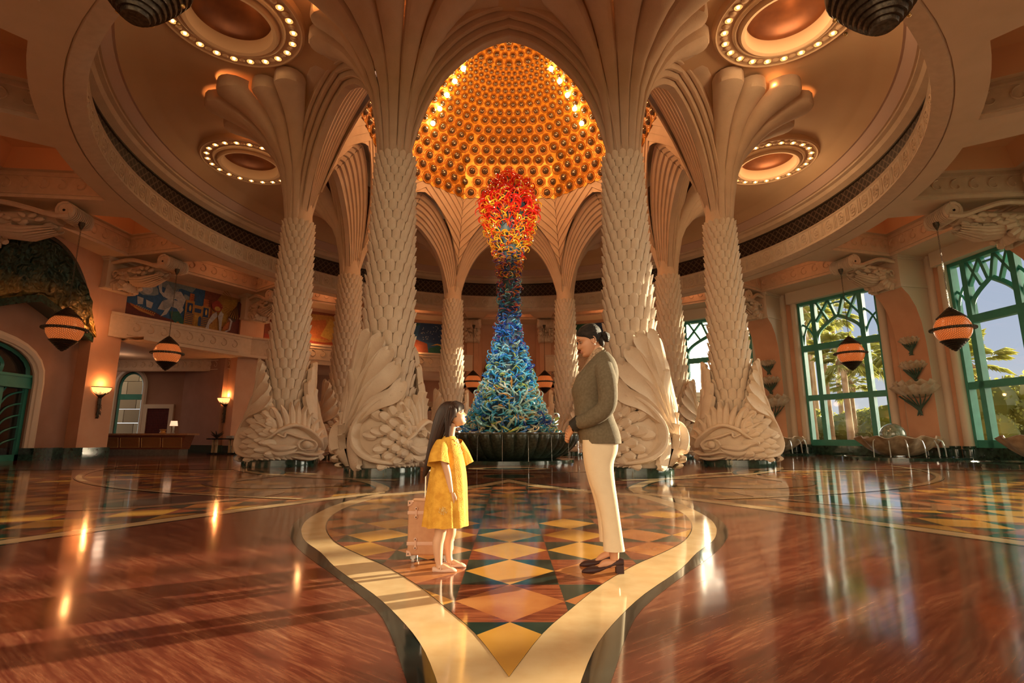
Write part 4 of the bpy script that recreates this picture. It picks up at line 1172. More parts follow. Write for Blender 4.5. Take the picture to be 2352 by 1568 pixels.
def bracket(p, n, t, u0, rt, label, w=0.5):
    """scrolled stone bracket: ribbed roll at the tip, shell and fruit clusters at the root"""
    b = thing('scroll_bracket', label, 'bracket', p + n * u0, atan2(-n.x, n.y) , 'scrolled stone brackets on the piers')
    # local +Y points at the hall centre
    L = rt - 0.25
    roll = MB()
    roll.lathe([(0.05, -0.62), (0.30, -0.62), (0.34, -0.55), (0.31, -0.45), (0.31, 0.45), (0.34, 0.55), (0.30, 0.62), (0.05, 0.62)], n=20)
    R = Matrix.Rotation(pi / 2, 4, 'Y'); r2 = MB(); r2.join(roll, Matrix.Translation((0, L, 9.02)) @ R)
    for sx in (-1, 1):
        sp = [(sx * 0.62, L + (0.30 - 0.021 * i) * cos(0.55 * i + 1.2), 9.02 + (0.30 - 0.021 * i) * sin(0.55 * i + 1.2)) for i in range(13)]
        r2.tube(sp, [0.06 - 0.002 * i for i in range(13)], 5)
        sw = cr([(sx * 0.55, 0.0, 9.15), (sx * 0.55, L * .35, 9.22), (sx * 0.55, L * 0.65, 9.02), (sx * 0.6, L * .9, 8.80), (sx * 0.6, L + .2, 8.84)], 5)
        r2.tube(sw, 0.10, 6)
    for k in range(-6, 7):
        r2.tube([(k * 0.09, L + 0.33 * cos(q * 0.5 - 2.0), 9.02 + 0.33 * sin(q * 0.5 - 2.0)) for q in range(7)], 0.018, 4)
    r2.build('roll', M['frieze'], b)
    nm = MB(); body = cr([(0, -0.1, 8.6), (0, L * .35, 8.72), (0, L * .62, 8.86), (0, L * .85, 8.95)], 5)
    nm.tube(body, [0.52 - 0.012 * i for i in range(len(body))], 12, sq=0.75)
    nm.build('arm', M['frieze'], b)
    cl_ = MB(); rr = random.Random(5)
    for i in range(46):
        v = i / 45; a = rr.uniform(-1.9, 1.9)
        y = lerp(0.35, L * 0.8, v); rad = lerp(0.55, 0.42, v)
        c = (rad * sin(a), y, lerp(8.55, 8.85, v) - rad * 0.72 * cos(a) * 0.9)
        cl_.ball(c, (0.10, 0.17, 0.09), 6, 5, M=Matrix.Rotation(rr.uniform(-.5, .5), 3, 'X'))
    for i in range(9):
        a = -1.4 + i * 0.35
        cl_.tube([(0.35 * sin(a), L * 0.3, 8.45 - 0.3 * cos(a)), (0.45 * sin(a), L * 0.55, 8.38 - 0.3 * cos(a)), (0.3 * sin(a), L * 0.85, 8.55 - 0.2 * cos(a))], [0.09, 0.08, 0.02], 5)
    cl_.build('fruit_cluster', M['frieze'], b)
    sh = MB()
    for sx in (-1, 1):
        for i in range(7):
            a = radians(-150 + i * 28); q = (sx * 0.25, 0.25, 8.45)
            sh.tube([q, (sx * 0.45, 0.25 + 0.38 * cos(a), 8.45 + 0.40 * sin(a)), (sx * 0.42, 0.25 + 0.62 * cos(a), 8.45 + 0.66 * sin(a))], [0.05, 0.15, 0.11], 7)
        sp = [(sx * 0.56, 0.25 + 0.20 * (1 - i / 14) * cos(0.6 * i), 8.55 + 0.20 * (1 - i / 14) * sin(0.6 * i)) for i in range(12)]
        sh.tube(sp, 0.05, 5)
    for i in range(9):
        a = radians(-52 + 13 * i)
        sh.tube([(0, 0.0, 8.7), (0.35 * sin(a), 0.55, 8.35 - 0.25 * cos(a)), (0.62 * sin(a), 0.42, 8.05 - 0.28 * cos(a) + .1)], [0.07, 0.15, 0.10], 7)
    sh.build('shell_fan', M['frieze'], b)
    return b
def lantern_mesh():
    parts = {}
    g = MB(); prof = [(0.05 + 0, 0.42)]
    g.lathe([(0.36, -0.42), (0.46, -0.32), (0.53, -0.17), (0.555, -0.03), (0.555, 0.03), (0.53, 0.17), (0.46, 0.32), (0.36, 0.42)], n=40)
    parts['globe'] = g
    c = MB(); pr = []
    for i in range(7):
        r = 0.42 - 0.055 * i; z = 0.40 + 0.055 * i
        pr += [(r, z), (r + 0.025, z + 0.02), (r - 0.01, z + 0.05)]
    pr += [(0.03, 0.80), (0.02, 0.84), (0.0, 0.84)]
    c.lathe(pr, n=28); parts['ribbed_cap'] = c
    f = MB(); pr = []
    for i in range(6):
        r = 0.40 - 0.058 * i; z = -0.40 - 0.06 * i
        pr += [(r, z), (r + 0.03, z - 0.025), (r - 0.015, z - 0.055)]
    pr += [(0.07, -0.76), (0.04, -0.80), (0.0, -0.81)]
    f.lathe(pr, n=28); parts['ribbed_base'] = f
    b = MB(); b.lathe([(0.55, -0.04), (0.62, -0.05), (0.67, -0.02), (0.67, 0.02), (0.62, 0.05), (0.55, 0.04)], n=36)
    for k in range(48):
        a = 2 * pi * k / 48; b.ball((0.665 * cos(a), 0.665 * sin(a), 0), (0.03, 0.03, 0.045), 5, 4)
    parts['twisted_band'] = b
    return parts
def honeycomb():
    m = mat('honeycomb_glass', (0.50, 0.13, 0.03), 0.25)
    t = m.node_tree; b = t.nodes['Principled BSDF']
    tcn = t.nodes.new('ShaderNodeTexCoord'); sp = t.nodes.new('ShaderNodeSeparateXYZ'); t.links.new(tcn.outputs['Object'], sp.inputs[0])
    def nd(op, a, b_=None):
        n = t.nodes.new('ShaderNodeMath'); n.operation = op
        for i, x in enumerate((a, b_)):
            if x is None: continue
            if isinstance(x, (int, float)): n.inputs[i].default_value = x
            else: t.links.new(x, n.inputs[i])
        return n.outputs[0]
    ang = nd('ARCTAN2', sp.outputs['Y'], sp.outputs['X'])
    k = 46 / (2 * pi)
    def cosw(ca, cz): return nd('COSINE', nd('ADD', nd('MULTIPLY', ang, ca), nd('MULTIPLY', sp.outputs['Z'], cz)))
    q = 13.5 * 6.2831 / 2 * 0.95
    s = nd('ADD', nd('ADD', cosw(32, 104), cosw(32, -104)), cosw(64, 0.0))
    r = t.nodes.new('ShaderNodeMapRange'); r.inputs['From Min'].default_value = -1.4; r.inputs['From Max'].default_value = 1.4; t.links.new(s, r.inputs['Value'])
    cr_ = t.nodes.new('ShaderNodeValToRGB'); cr_.color_ramp.elements[0].color = (0.10, 0.02, 0.006, 1); cr_.color_ramp.elements[1].color = (0.85, 0.22, 0.05, 1); cr_.color_ramp.elements[0].position = 0.08; cr_.color_ramp.elements[1].position = 0.40
    t.links.new(r.outputs[0], cr_.inputs[0]); t.links.new(cr_.outputs[0], b.inputs['Emission Color']); b.inputs['Emission Strength'].default_value = 0.30
    t.links.new(cr_.outputs[0], b.inputs['Base Color'])
    return m
M['honey'] = honeycomb()
LM = {k: v.mesh(k, M['honey'] if k == 'globe' else M['bronze'], ang=35) for k, v in lantern_mesh().items()}
ch = MB()
for k in range(44):
    z = 0.84 + k * 0.068; a = (k % 2) * pi / 2
    ch.tube([(0.022 * cos(q * pi / 3) * cos(a), 0.022 * cos(q * pi / 3) * sin(a), z + 0.045 * sin(q * pi / 3)) for q in range(6)], 0.008, 4, closed=True)
ch.lathe([(0.0, 3.78), (0.03, 3.78), (0.10, 3.95), (0.11, 4.05), (0.0, 4.06)], n=14)
chain_me = ch.mesh('chain', M['bronze'])
def lantern(loc, label, s=1.0, chain=True):
    t = thing('hanging_lantern', label, 'lantern', loc, 0, 'orange honeycomb lanterns hanging from the brackets')
    t.scale = (s, s, s)
    for k, me in LM.items():
        o = bpy.data.objects.new(k, me); COL.objects.link(o); o.parent = t
    if chain:
        o = bpy.data.objects.new('chain', chain_me); COL.objects.link(o); o.parent = t
    return t
BL = {(1, 3): 'scroll bracket at the right edge of the photo above the near right window', (1, 4): 'scroll bracket on the curved pier between the two large right windows', (1, 5): 'scroll bracket whose shell shows just right of the rightmost big column',
      (1, 6): 'scroll bracket on the back right pier hidden behind the sunlit columns', (-1, 3): 'scroll bracket at the left edge of the photo above the bronze relief', (-1, 4): 'scroll bracket on the pier left of the painted mural', (-1, 5): 'scroll bracket at the right end of the mural, beside the leftmost column',
      (-1, 6): 'scroll bracket hidden between the left columns', (1, 7): 'small bracket on the far wall right of the glass tower', (-1, 7): 'small bracket on the far wall left of the glass tower'}
LL = {(1, 3): 'large orange lantern in front of the rightmost window', (1, 4): 'orange lantern in front of the middle of the palm-tree window', (-1, 3): 'large orange lantern at the left edge below the bronze relief', (-1, 4): 'orange lantern hanging below the painted mural',
      (-1, 7): 'small far lantern just left of the glass tower', (1, 7): 'small far lantern just right of the glass tower'}
pn_ = 6
for sx in (-1, 1):
    for k in range(2, 8):
        kind = 'flare' if sx > 0 and k < 6 else 'plain'
        p, n, t, w_, u1 = pier(sx, PR[k], 'trim_%d' % pn_, kind); pn_ += 1
        if k == 2: continue
        r_ = (p - Vector((0, CY, 0))).length
        if k == 7:
            rt = 1.7
            bracket(p, n, t, u1 - 0.1, rt - u1, BL[(sx, k)]); lp = Vector((sx * 2.5, 36.4, 4.75))
        else:
            rt = r_ - 16.1; bracket(p, n, t, u1, rt - u1, BL[(sx, k)]); lp = p + n * rt + Vector((0, 0, 4.75))
        if (sx, k) in LL: lantern(lp, LL[(sx, k)])
# two nearer bronze lamps whose ribbed undersides dip into the top of the frame
for sx, lb, zz in ((-1, 'dark ribbed bronze lamp dipping into the top left edge of the photo', 7.58), (1, 'dark ribbed bronze lamp dipping into the top right edge of the photo', 7.42)):
    t = thing('bronze_lamp', lb, 'hanging lamp', (sx * 5.72, 7.0, zz), 0, 'dark bronze lamps overhead')
    mb = MB(); pr = [(0.0, -0.36), (0.08, -0.36)]
    for i in range(9):
        r = 0.16 + 0.062 * i; z = -0.34 + 0.052 * i + 0.004 * i * i
        pr += [(r - 0.02, z - 0.012), (r + 0.02, z - 0.02), (r + 0.035, z + 0.012)]
    pr += [(0.70, 0.52), (0.62, 0.66), (0.5, 0.70)]
    mb.lathe(pr, n=36, f=lambda a, r, z: r * (1 + 0.012 * cos(a * 44)))
    mb.build('ribbed_bowl', M['bronze'], t)
    m2 = MB(); m2.lathe([(0.5, 0.7), (0.42, 1.0), (0.2, 1.3), (0.02, 1.5)], n=24); m2.tube([(0, 0, 1.5), (0, 0, 1.88 + 7.5 - zz)], 0.02, 6); m2.build('top_cone', M['bronze'], t)
    for k in range(8):
        a = 2 * pi * k / 8 + 0.3; m3 = MB(); m3.ball((0.60 * cos(a), 0.60 * sin(a), 0.02), 0.035, 8, 6); m3.build('brass_stud', M['brass'], t)
# ---- mural bays
def mural(p, t, n, s0, s1, z0, z1, d, name, label, shapes, bgc):
    o = thing(name, label, 'mural'); mb = {}
    W = s1 - s0; Hh = z1 - z0
    def P(u, v, e=0.0): return p + t * (s0 + u * W) + Vector((0, 0, z0 + v * Hh)) + n * (d + e)
    mats = []; M2 = MB()
    def mi(c):
        m = paint(c)
        if m not in mats: mats.append(m)
        return mats.index(m)
    M2.prism([P(0, 0, -0.06), P(1, 0, -0.06), P(1, 1, -0.06), P(0, 1, -0.06)], n * 0.06, mi(bgc))
    e_ = 0.004
    for c, pts in shapes:
        pp = [P(u, v, e_) for u, v in pts]
        M2.poly(pp, mi(c)); e_ += 0.0025
    M2.build('painted_panel', mats, o, flat=True)
    return o
def blob(cx, cy, rx, ry, n=14, rot=0, wob=0.0):
    return [(cx + rx * cos(2 * pi * k / n) * (1 + wob * sin(k * 2.3)) * 1 - ry * sin(rot) * sin(2 * pi * k / n), cy + ry * sin(2 * pi * k / n) * (1 + wob * cos(k * 1.7)) + rx * sin(rot) * cos(2 * pi * k / n)) for k in range(n)]
NAVY = (0.012, 0.045, 0.14); BLUE = (0.02, 0.09, 0.22); WHT = (0.42, 0.40, 0.40); GRY = (0.20, 0.24, 0.26); MAR = (0.13, 0.018, 0.012); RUST = (0.22, 0.05, 0.02); OCH = (0.40, 0.19, 0.04); YEL = (0.50, 0.30, 0.06); ORG = (0.42, 0.12, 0.03); TL = (0.015, 0.10, 0.075); BRN = (0.07, 0.03, 0.02); REDD = (0.30, 0.035, 0.02)
def rays(cx, cy, r0, r1, n, c, a0=0, a1=2 * pi):
    out = []
    for k in range(n):
        a = a0 + (a1 - a0) * k / n
        out.append((c, [(cx + r0 * cos(a) * .4, cy + r0 * sin(a)), (cx + r1 * cos(a + .03) * .4, cy + r1 * sin(a + .03)), (cx + r1 * cos(a - .03) * .4, cy + r1 * sin(a - .03))]))
    return out
sh1 = [(BLUE, [(0, 0), (0.66, 0), (0.66, 1), (0, 1)]), (RUST, [(0.64, 0), (1, 0), (1, 1), (0.64, 1)]), (OCH, [(0.74, 0.15), (1, 0.2), (1, 1), (0.80, 1), (0.72, 0.6)]), (YEL, [(0.80, 0.3), (0.97, 0.3), (1, 0.6), (0.96, 0.95), (0.84, 0.9), (0.78, 0.6)]),
       (MAR, [(0, 0), (0.45, 0), (0.42, 0.10), (0.30, 0.14), (0.2, 0.24), (0.1, 0.22), (0, 0.32)]), (OCH, [(0.34, 0), (0.90, 0), (0.9, 0.10), (0.78, 0.2), (0.56, 0.22), (0.42, 0.10)])]
sh1 += [(GRY, blob(0.13, 0.72, 0.10, 0.17, 12, 0.2, 0.15)), (WHT, blob(0.14, 0.70, 0.047, 0.115, 16)), (GRY, [(0.20, 1), (0.55, 1), (0.52, 0.86), (0.42, 0.9), (0.34, 0.8), (0.26, 0.84)]), (GRY, blob(0.50, 0.66, 0.035, 0.13, 10, 0.3, .1)),
        (WHT, [(0.22, 0.9), (0.25, 0.98), (0.26, 0.72), (0.31, 0.66), (0.28, 0.6), (0.24, 0.7)]), (WHT, [(0.27, 0.62), (0.30, 0.95), (0.36, 0.80), (0.42, 0.82), (0.47, 0.66), (0.45, 0.46), (0.42, 0.56), (0.38, 0.62), (0.34, 0.56)]),
        (WHT, [(0.24, 0.30), (0.27, 0.50), (0.33, 0.60), (0.42, 0.58), (0.46, 0.40), (0.43, 0.28), (0.40, 0.40), (0.35, 0.42), (0.32, 0.22), (0.27, 0.14), (0.30, 0.30)]),
        (WHT, [(0.07, 0.50), (0.12, 0.48), (0.12, 0.34), (0.08, 0.32)]), (WHT, [(0.14, 0.46), (0.20, 0.42), (0.19, 0.28), (0.15, 0.30)]), (ORG, [(0.02, 0.32), (0.22, 0.16), (0.22, 0.12), (0.10, 0.17), (0.03, 0.27)]), (YEL, [(0.05, 0.26), (0.2, 0.14), (0.2, 0.12), (0.06, 0.23)]),
        (TL, [(0.34, 0.30), (0.42, 0.34), (0.50, 0.02), (0.46, 0.0), (0.42, 0.12), (0.40, 0.04), (0.36, 0.16)])]
for x0, x1, y0, y1, c in ((0.47, 0.55, 0.06, 0.66, OCH), (0.62, 0.70, 0.06, 0.60, OCH), (0.50, 0.54, 0.66, 0.84, ORG), (0.63, 0.68, 0.60, 0.78, ORG), (0.55, 0.62, 0.06, 0.58, OCH), (0.485, 0.535, 0.36, 0.60, NAVY), (0.635, 0.685, 0.34, 0.56, NAVY), (0.555, 0.615, 0.40, 0.50, NAVY), (0.56, 0.61, 0.06, 0.34, YEL)):
    sh1.append((c, [(x0, y0), (x1, y0), (x1, y1), (x0, y1)]))
for k in range(6):
    y = 0.10 + k * 0.045; sh1 += [(NAVY, [(0.475, y), (0.545, y), (0.545, y + .015), (0.475, y + .015)]), (NAVY, [(0.625, y), (0.69, y), (0.69, y + .015), (0.625, y + .015)])]
sh1 += [(YEL, blob(0.51, 0.47, 0.010, 0.08, 8)), (YEL, blob(0.66, 0.45, 0.010, 0.08, 8)), (REDD, blob(0.76, 0.66, 0.055, 0.14, 14, 0, .1)), (YEL, blob(0.765, 0.60, 0.03, 0.06, 10)),
        (WHT, [(0.665, 0.04), (0.69, 0.28), (0.72, 0.44), (0.76, 0.52), (0.77, 0.40), (0.73, 0.26), (0.70, 0.16), (0.70, 0.02)]), (WHT, [(0.80, 0.06), (0.79, 0.26), (0.775, 0.42), (0.80, 0.56), (0.83, 0.50), (0.82, 0.30), (0.82, 0.06)]),
        (MAR, [(0.87, 0), (1, 0), (1, 0.86), (0.985, 0.92), (0.96, 0.8), (0.93, 0.70), (0.88, 0.5), (0.87, 0.3)]), (BRN, [(0.87, 0.32), (0.9, 0.62), (0.95, 0.72), (0.965, 0.9), (0.985, 0.92), (0.99, 0.6), (0.95, 0.35)]), (WHT, [(0.80, 0.0), (0.86, 0.03), (0.91, 0.12), (0.925, 0.36), (0.90, 0.42), (0.88, 0.41), (0.905, 0.35), (0.895, 0.14), (0.85, 0.05)]), (ORG, [(0.83, 0.06), (0.885, 0.15), (0.895, 0.34), (0.84, 0.2)])]
sh1 += rays(0.95, 0.85, 0.1, 0.42, 18, OCH, 2.4, 5.0)
for k in range(9):     # wing feathers and mane strokes
    a = 0.9 + k * 0.16; sh1.append((GRY, [(0.33, 0.66), (0.33 + 0.085 * cos(a), 0.66 + 0.24 * sin(a)), (0.336 + 0.085 * cos(a), 0.645 + 0.24 * sin(a))]))
    a = 2.6 + k * 0.14; sh1.append((GRY, [(0.36, 0.46), (0.36 + 0.10 * cos(a), 0.46 + 0.26 * sin(a)), (0.366 + 0.10 * cos(a), 0.445 + 0.26 * sin(a))]))
for k in range(14):    # waves of cloud and dark hills
    x = 0.02 + k * 0.032; sh1.append((GRY, [(x, 0.93 - 0.02 * (k % 3)), (x + 0.03, 0.97 - 0.02 * (k % 2)), (x + 0.03, 0.955 - 0.02 * (k % 2)), (x, 0.91 - 0.02 * (k % 3))]))
for k in range(10):
    x = 0.06 + k * 0.0155; sh1.append((YEL, blob(x, 0.268 - k * 0.012, 0.005, 0.015, 8)))
    sh1.append((ORG, [(0.845 + 0.004 * (k % 3), 0.09 + 0.03 * k), (0.885, 0.10 + 0.03 * k), (0.885, 0.108 + 0.03 * k), (0.845, 0.098 + 0.03 * k)]))
for x0, c_ in ((0.505, OCH), (0.652, OCH)):
    for q in range(3): sh1.append((MAR, [(x0 - 0.012, 0.66 + q * 0.045), (x0 + 0.03, 0.66 + q * 0.045), (x0 + 0.03, 0.672 + q * 0.045), (x0 - 0.012, 0.672 + q * 0.045)]))
sh1.append((NAVY, [(0.572, 0.06), (0.60, 0.06), (0.60, 0.26), (0.586, 0.31), (0.572, 0.26)]))
sh2 = [(RUST, [(0, 0), (1, 0), (1, 1), (0, 1)]), (OCH, [(0.25, 0.15), (0.9, 0.1), (0.95, 0.95), (0.3, 0.9), (0.5, 0.5)]), (ORG, [(0.35, 0.25), (0.7, 0.2), (0.65, 0.8), (0.45, 0.7)]), (YEL, [(0.6, 0.3), (0.72, 0.2), (0.8, 0.7), (0.7, 0.85)]), (BRN, [(0.2, 0.2), (0.3, 0.6), (0.26, 0.85), (0.36, 0.8), (0.4, 0.45), (0.48, 0.22), (0.4, 0.2), (0.34, 0.4), (0.26, 0.15)]), (REDD, [(0, 0), (1, 0), (1, 0.12), (0.8, 0.17), (0.6, 0.1), (0.4, 0.18), (0.2, 0.12), (0, 0.2)]), (ORG, [(0, 0), (1, 0), (1, 0.06), (0.7, 0.1), (0.5, 0.05), (0.3, 0.1), (0, 0.08)])]
sh3 = [(BLUE, [(0, 0), (1, 0), (1, 1), (0, 1)]), (TL, [(0, 0.7), (0.3, 0.75), (0.5, 0.95), (0.4, 1), (0, 1)]), (GRY, [(0.05, 0.4), (0.2, 0.5), (0.36, 0.62), (0.40, 0.72), (0.25, 0.72), (0.1, 0.62)]), (NAVY, [(0.45, 0.4), (1, 0.3), (1, 1), (0.5, 1)]), (RUST, [(0, 0), (0.6, 0), (0.58, 0.34), (0.42, 0.48), (0.38, 0.36), (0, 0.36)]), (TL, [(0.6, 0), (1, 0), (1, 0.36), (0.75, 0.32), (0.6, 0.2)]), (YEL, [(0.62, 0.28), (0.7, 0.36), (0.8, 0.3), (0.78, 0.27), (0.7, 0.31)])]
for k in range(60):
    x = 0.5 + 0.48 * random.random(); y = 0.42 + 0.55 * random.random(); sh3.append((WHT, blob(x, y, 0.006, 0.012, 5)))
def mural_bay(mb, sx, k, label, shapes, bgc, sgn=1):
    a, b_ = (PR[k][0] * sx, PR[k][1]), (PR[k + 1][0] * sx, PR[k + 1][1])
    p, t, n, L = frame_of(a, b_)
    mural(p, t, n, 0.75, L - 0.75, 6.86, 9.15, -0.30, 'mural', label, shapes, bgc)
    wallbox(mb, p, t, n, 0, L, 6.7, ST, -0.8, -0.37, 0)
    wallbox(mb, p, t, n, 0.0, L, 5.72, 6.85, -0.75, 0.05, 1); wallbox(mb, p, t, n, 0.85, L - 0.85, 5.58, 5.74, -0.75, 0.14, 1); wallbox(mb, p, t, n, 0, L, 6.80, 6.92, -0.4, 0.12, 1)
    scrolls(mb, p + t * 0.8 + n * 0.05, p + t * (L - 0.8) + n * 0.05, 6.28, 0.56, n, 1)
    return p, t, n, L
mural_bay(wl, -1, 4, 'long painted mural of white winged horses and a castle gate above the reception', sh1, NAVY)
mural_bay(wl, -1, 5, 'orange and red painted mural seen between the two left columns', sh2, RUST)
mural_bay(wb, -1, 6, 'blue starry painted mural right of the front left column', sh3, BLUE)
mural_bay(wb, 1, 6, 'blue and gold painted mural seen just left of the womans head', [(c, [(1 - u, v) for u, v in s_]) for c, s_ in sh3], BLUE)
# slab over the aisle recess on the left and back
slab = MB()
def ringseg(a0, a1, r0, r1, z0, z1, m, mb, n=24):
    A = [pol(lerp(a0, a1, i / n), 1).xy for i in range(n + 1)]
    def R(i, r, z):
        a = lerp(a0, a1, i / n); v = pol(a, r, z); return v
    mb.grid([[R(i, r0, z0) for i in range(n + 1)], [R(i, r1, z0) for i in range(n + 1)], [R(i, r1, z1) for i in range(n + 1)], [R(i, r0, z1) for i in range(n + 1)], [R(i, r0, z0) for i in range(n + 1)]], m)
ringseg(-185, -103.5, 18.2, 27.5, 5.6, 5.75, 0, slab); ringseg(151, 185, 18.2, 27.5, 5.6, 5.75, 0, slab)
# outer enclosing walls (back of the aisle)
ringseg(-172, -128, 23.6, 24.0, 0, 5.7, 1, slab); ringseg(152, 172, 22.6, 23.0, 0, 5.7, 1, slab); ringseg(-106, -20, 21.8, 22.2, 0, 12.3, 1, slab)
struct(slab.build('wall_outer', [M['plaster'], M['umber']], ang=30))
# reception recess on the left
rcp = MB()
def wl_(mb, a, b, z0, z1, m, th=0.3):
    a = Vector((*a, 0)); b = Vector((*b, 0)); t = (b - a).normalized(); n = Vector((-t.y, t.x, 0))
    mb.prism([a + Vector((0, 0, z0)), b + Vector((0, 0, z0)), b + n * th + Vector((0, 0, z0)), a + n * th + Vector((0, 0, z0))], (0, 0, z1 - z0), m)
YW = 33.0
# back wall with an arched opening for the side window
xa, xb = -24.6, -23.0
wl_(rcp, (-29, YW), (xa - 0.0, YW), 0, 5.7, 0); wl_(rcp, (xb, YW), (-20.5, YW), 0, 5.7, 0)
arc = [(xa, YW, 4.1)] + [((xa + xb) / 2 + 0.8 * cos(pi - pi * k / 12), YW, 4.1 + 0.95 * sin(pi * k / 12)) for k in range(13)] + [(xb, YW, 4.1)]
for q in range(len(arc) - 1):
    A_, B_ = arc[q], arc[q + 1]
    if abs(A_[0] - B_[0]) > 1e-4: rcp.prism([A_, B_, (B_[0], YW, 5.7), (A_[0], YW, 5.7)], (0, 0.3, 0), 0)
for off, r_, m_ in ((-0.12, 0.14, 1),):
    pts = [(xa + off, YW - 0.03, 0.4), (xa + off, YW - 0.03, 4.1)] + [((xa + xb) / 2 + (0.8 - off) * cos(pi - pi * k / 12), YW - .03, 4.1 + (0.95 - off) * sin(pi * k / 12)) for k in range(1, 12)] + [(xb - off, YW - .03, 4.1), (xb - off, YW - 0.03, 0.4)]
    rcp.tube(pts, r_, 6, m_)
wl_(rcp, (-20.5, YW), (-16.9, 30.9), 0, 5.7, 0); wl_(rcp, (-16.9, 30.9), (-14.0, 33.2), 0, 5.7, 0)
wl_(rcp, (-29, 25.5), (-29, YW), 0, 5.7, 0); wl_(rcp, (-20.3, 25.6), (-29, 25.6), 0, 5.7, 0)
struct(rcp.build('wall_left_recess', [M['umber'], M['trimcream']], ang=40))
rb = MB()
for a, b in (((-29, YW - 0.06), (-20.5, YW - 0.06)), ((-20.5, YW - 0.06), (-16.9, 30.82)), ((-16.9, 30.82), (-14.0, 33.1))): wl_(rb, a, b, 0, 0.5, 0, 0.05)
struct(rb.build('baseboard_left', [M['dgreen']]))
fz = MB(); scrolls(fz, (-26, 31.6, 0), (-18.6, 31.6, 0), 5.25, 0.42, (0, -1, 0)); scrolls(fz, (-18.4, 31.6, 0), (-16.6, 31.0, 0), 5.25, 0.42, (0, -1, 0)); fz.box((-21.6, 31.75, 5.25), (9.0, 0.25, 0.7))
struct(fz.build('trim_30', [M['frieze']]))
# arched side window in the recess
w = bpy.data.objects.new('window_5', None); COL.objects.link(w); w['kind'] = 'structure'
m_ = MB()
pts = [(xa + .06, YW + .1, 0.5), (xa + .06, YW + .1, 4.1)] + [((xa + xb) / 2 + 0.74 * cos(pi - pi * k / 12), YW + .1, 4.1 + 0.88 * sin(pi * k / 12)) for k in range(1, 12)] + [(xb - .06, YW + .1, 4.1), (xb - .06, YW + .1, 0.5)]
m_.tube(pts, 0.09, 4); m_.box(((xa + xb) / 2, YW + .1, 3.45), (1.6, 0.14, 0.34))
m_.build('window_frame', M['teal'], w)
m_ = MB(); m_.add([(xa, YW + .12, .4), (xb, YW + .12, .4), (xb, YW + .12, 5.1), (xa, YW + .12, 5.1)], [(0, 1, 2, 3)]); m_.build('window_pane', M['pane'], w, flat=True)
# pale stone wall of the neighbouring wing outside that window
m_ = MB()
for r in range(7):
    for c in range(5):
        m_.box((-27.2 + c * 1.5 + 0.75 * (r % 2), 36.5, 0.5 + r * 0.95), (1.46, 0.4, 0.91), (r + c) % 2)
tag(m_.build('stone_block_wall', [mat('block_a', (0.42, 0.36, 0.26), 0.9), mat('block_b', (0.30, 0.24, 0.16), 0.9)], flat=True), 'pale stone block wall outside the arched side window', 'wall')
# framed doorway with a red lattice in the recess
d = thing('lattice_door', 'small cream framed door with dark red lattice behind the reception desk', 'door')
x0, x1 = -22.55, -21.15
m_ = MB()
for c, s_ in (((x0 - .12, YW - .06, 1.45), (0.26, 0.14, 2.9)), ((x1 + .12, YW - .06, 1.45), (0.26, 0.14, 2.9)), (((x0 + x1) / 2, YW - .06, 2.85), (x1 - x0 + .5, 0.16, 0.26))): m_.box(c, s_)
m_.build('door_frame', M['trimcream'], d)
m_ = MB(); m_.box(((x0 + x1) / 2, YW - .02, 1.36), (x1 - x0, 0.06, 2.72), 0)
for k in range(14): m_.box((x0 + 0.05 + k * 0.1, YW - .06, 1.36), (0.035, 0.03, 2.7), 1)
for k in range(26): m_.box(((x0 + x1) / 2, YW - .06, 0.06 + k * 0.105), (x1 - x0, 0.03, 0.035), 1)
m_.build('lattice_panel', [paint((0.05, 0.008, 0.008)), paint((0.16, 0.02, 0.018))], d)
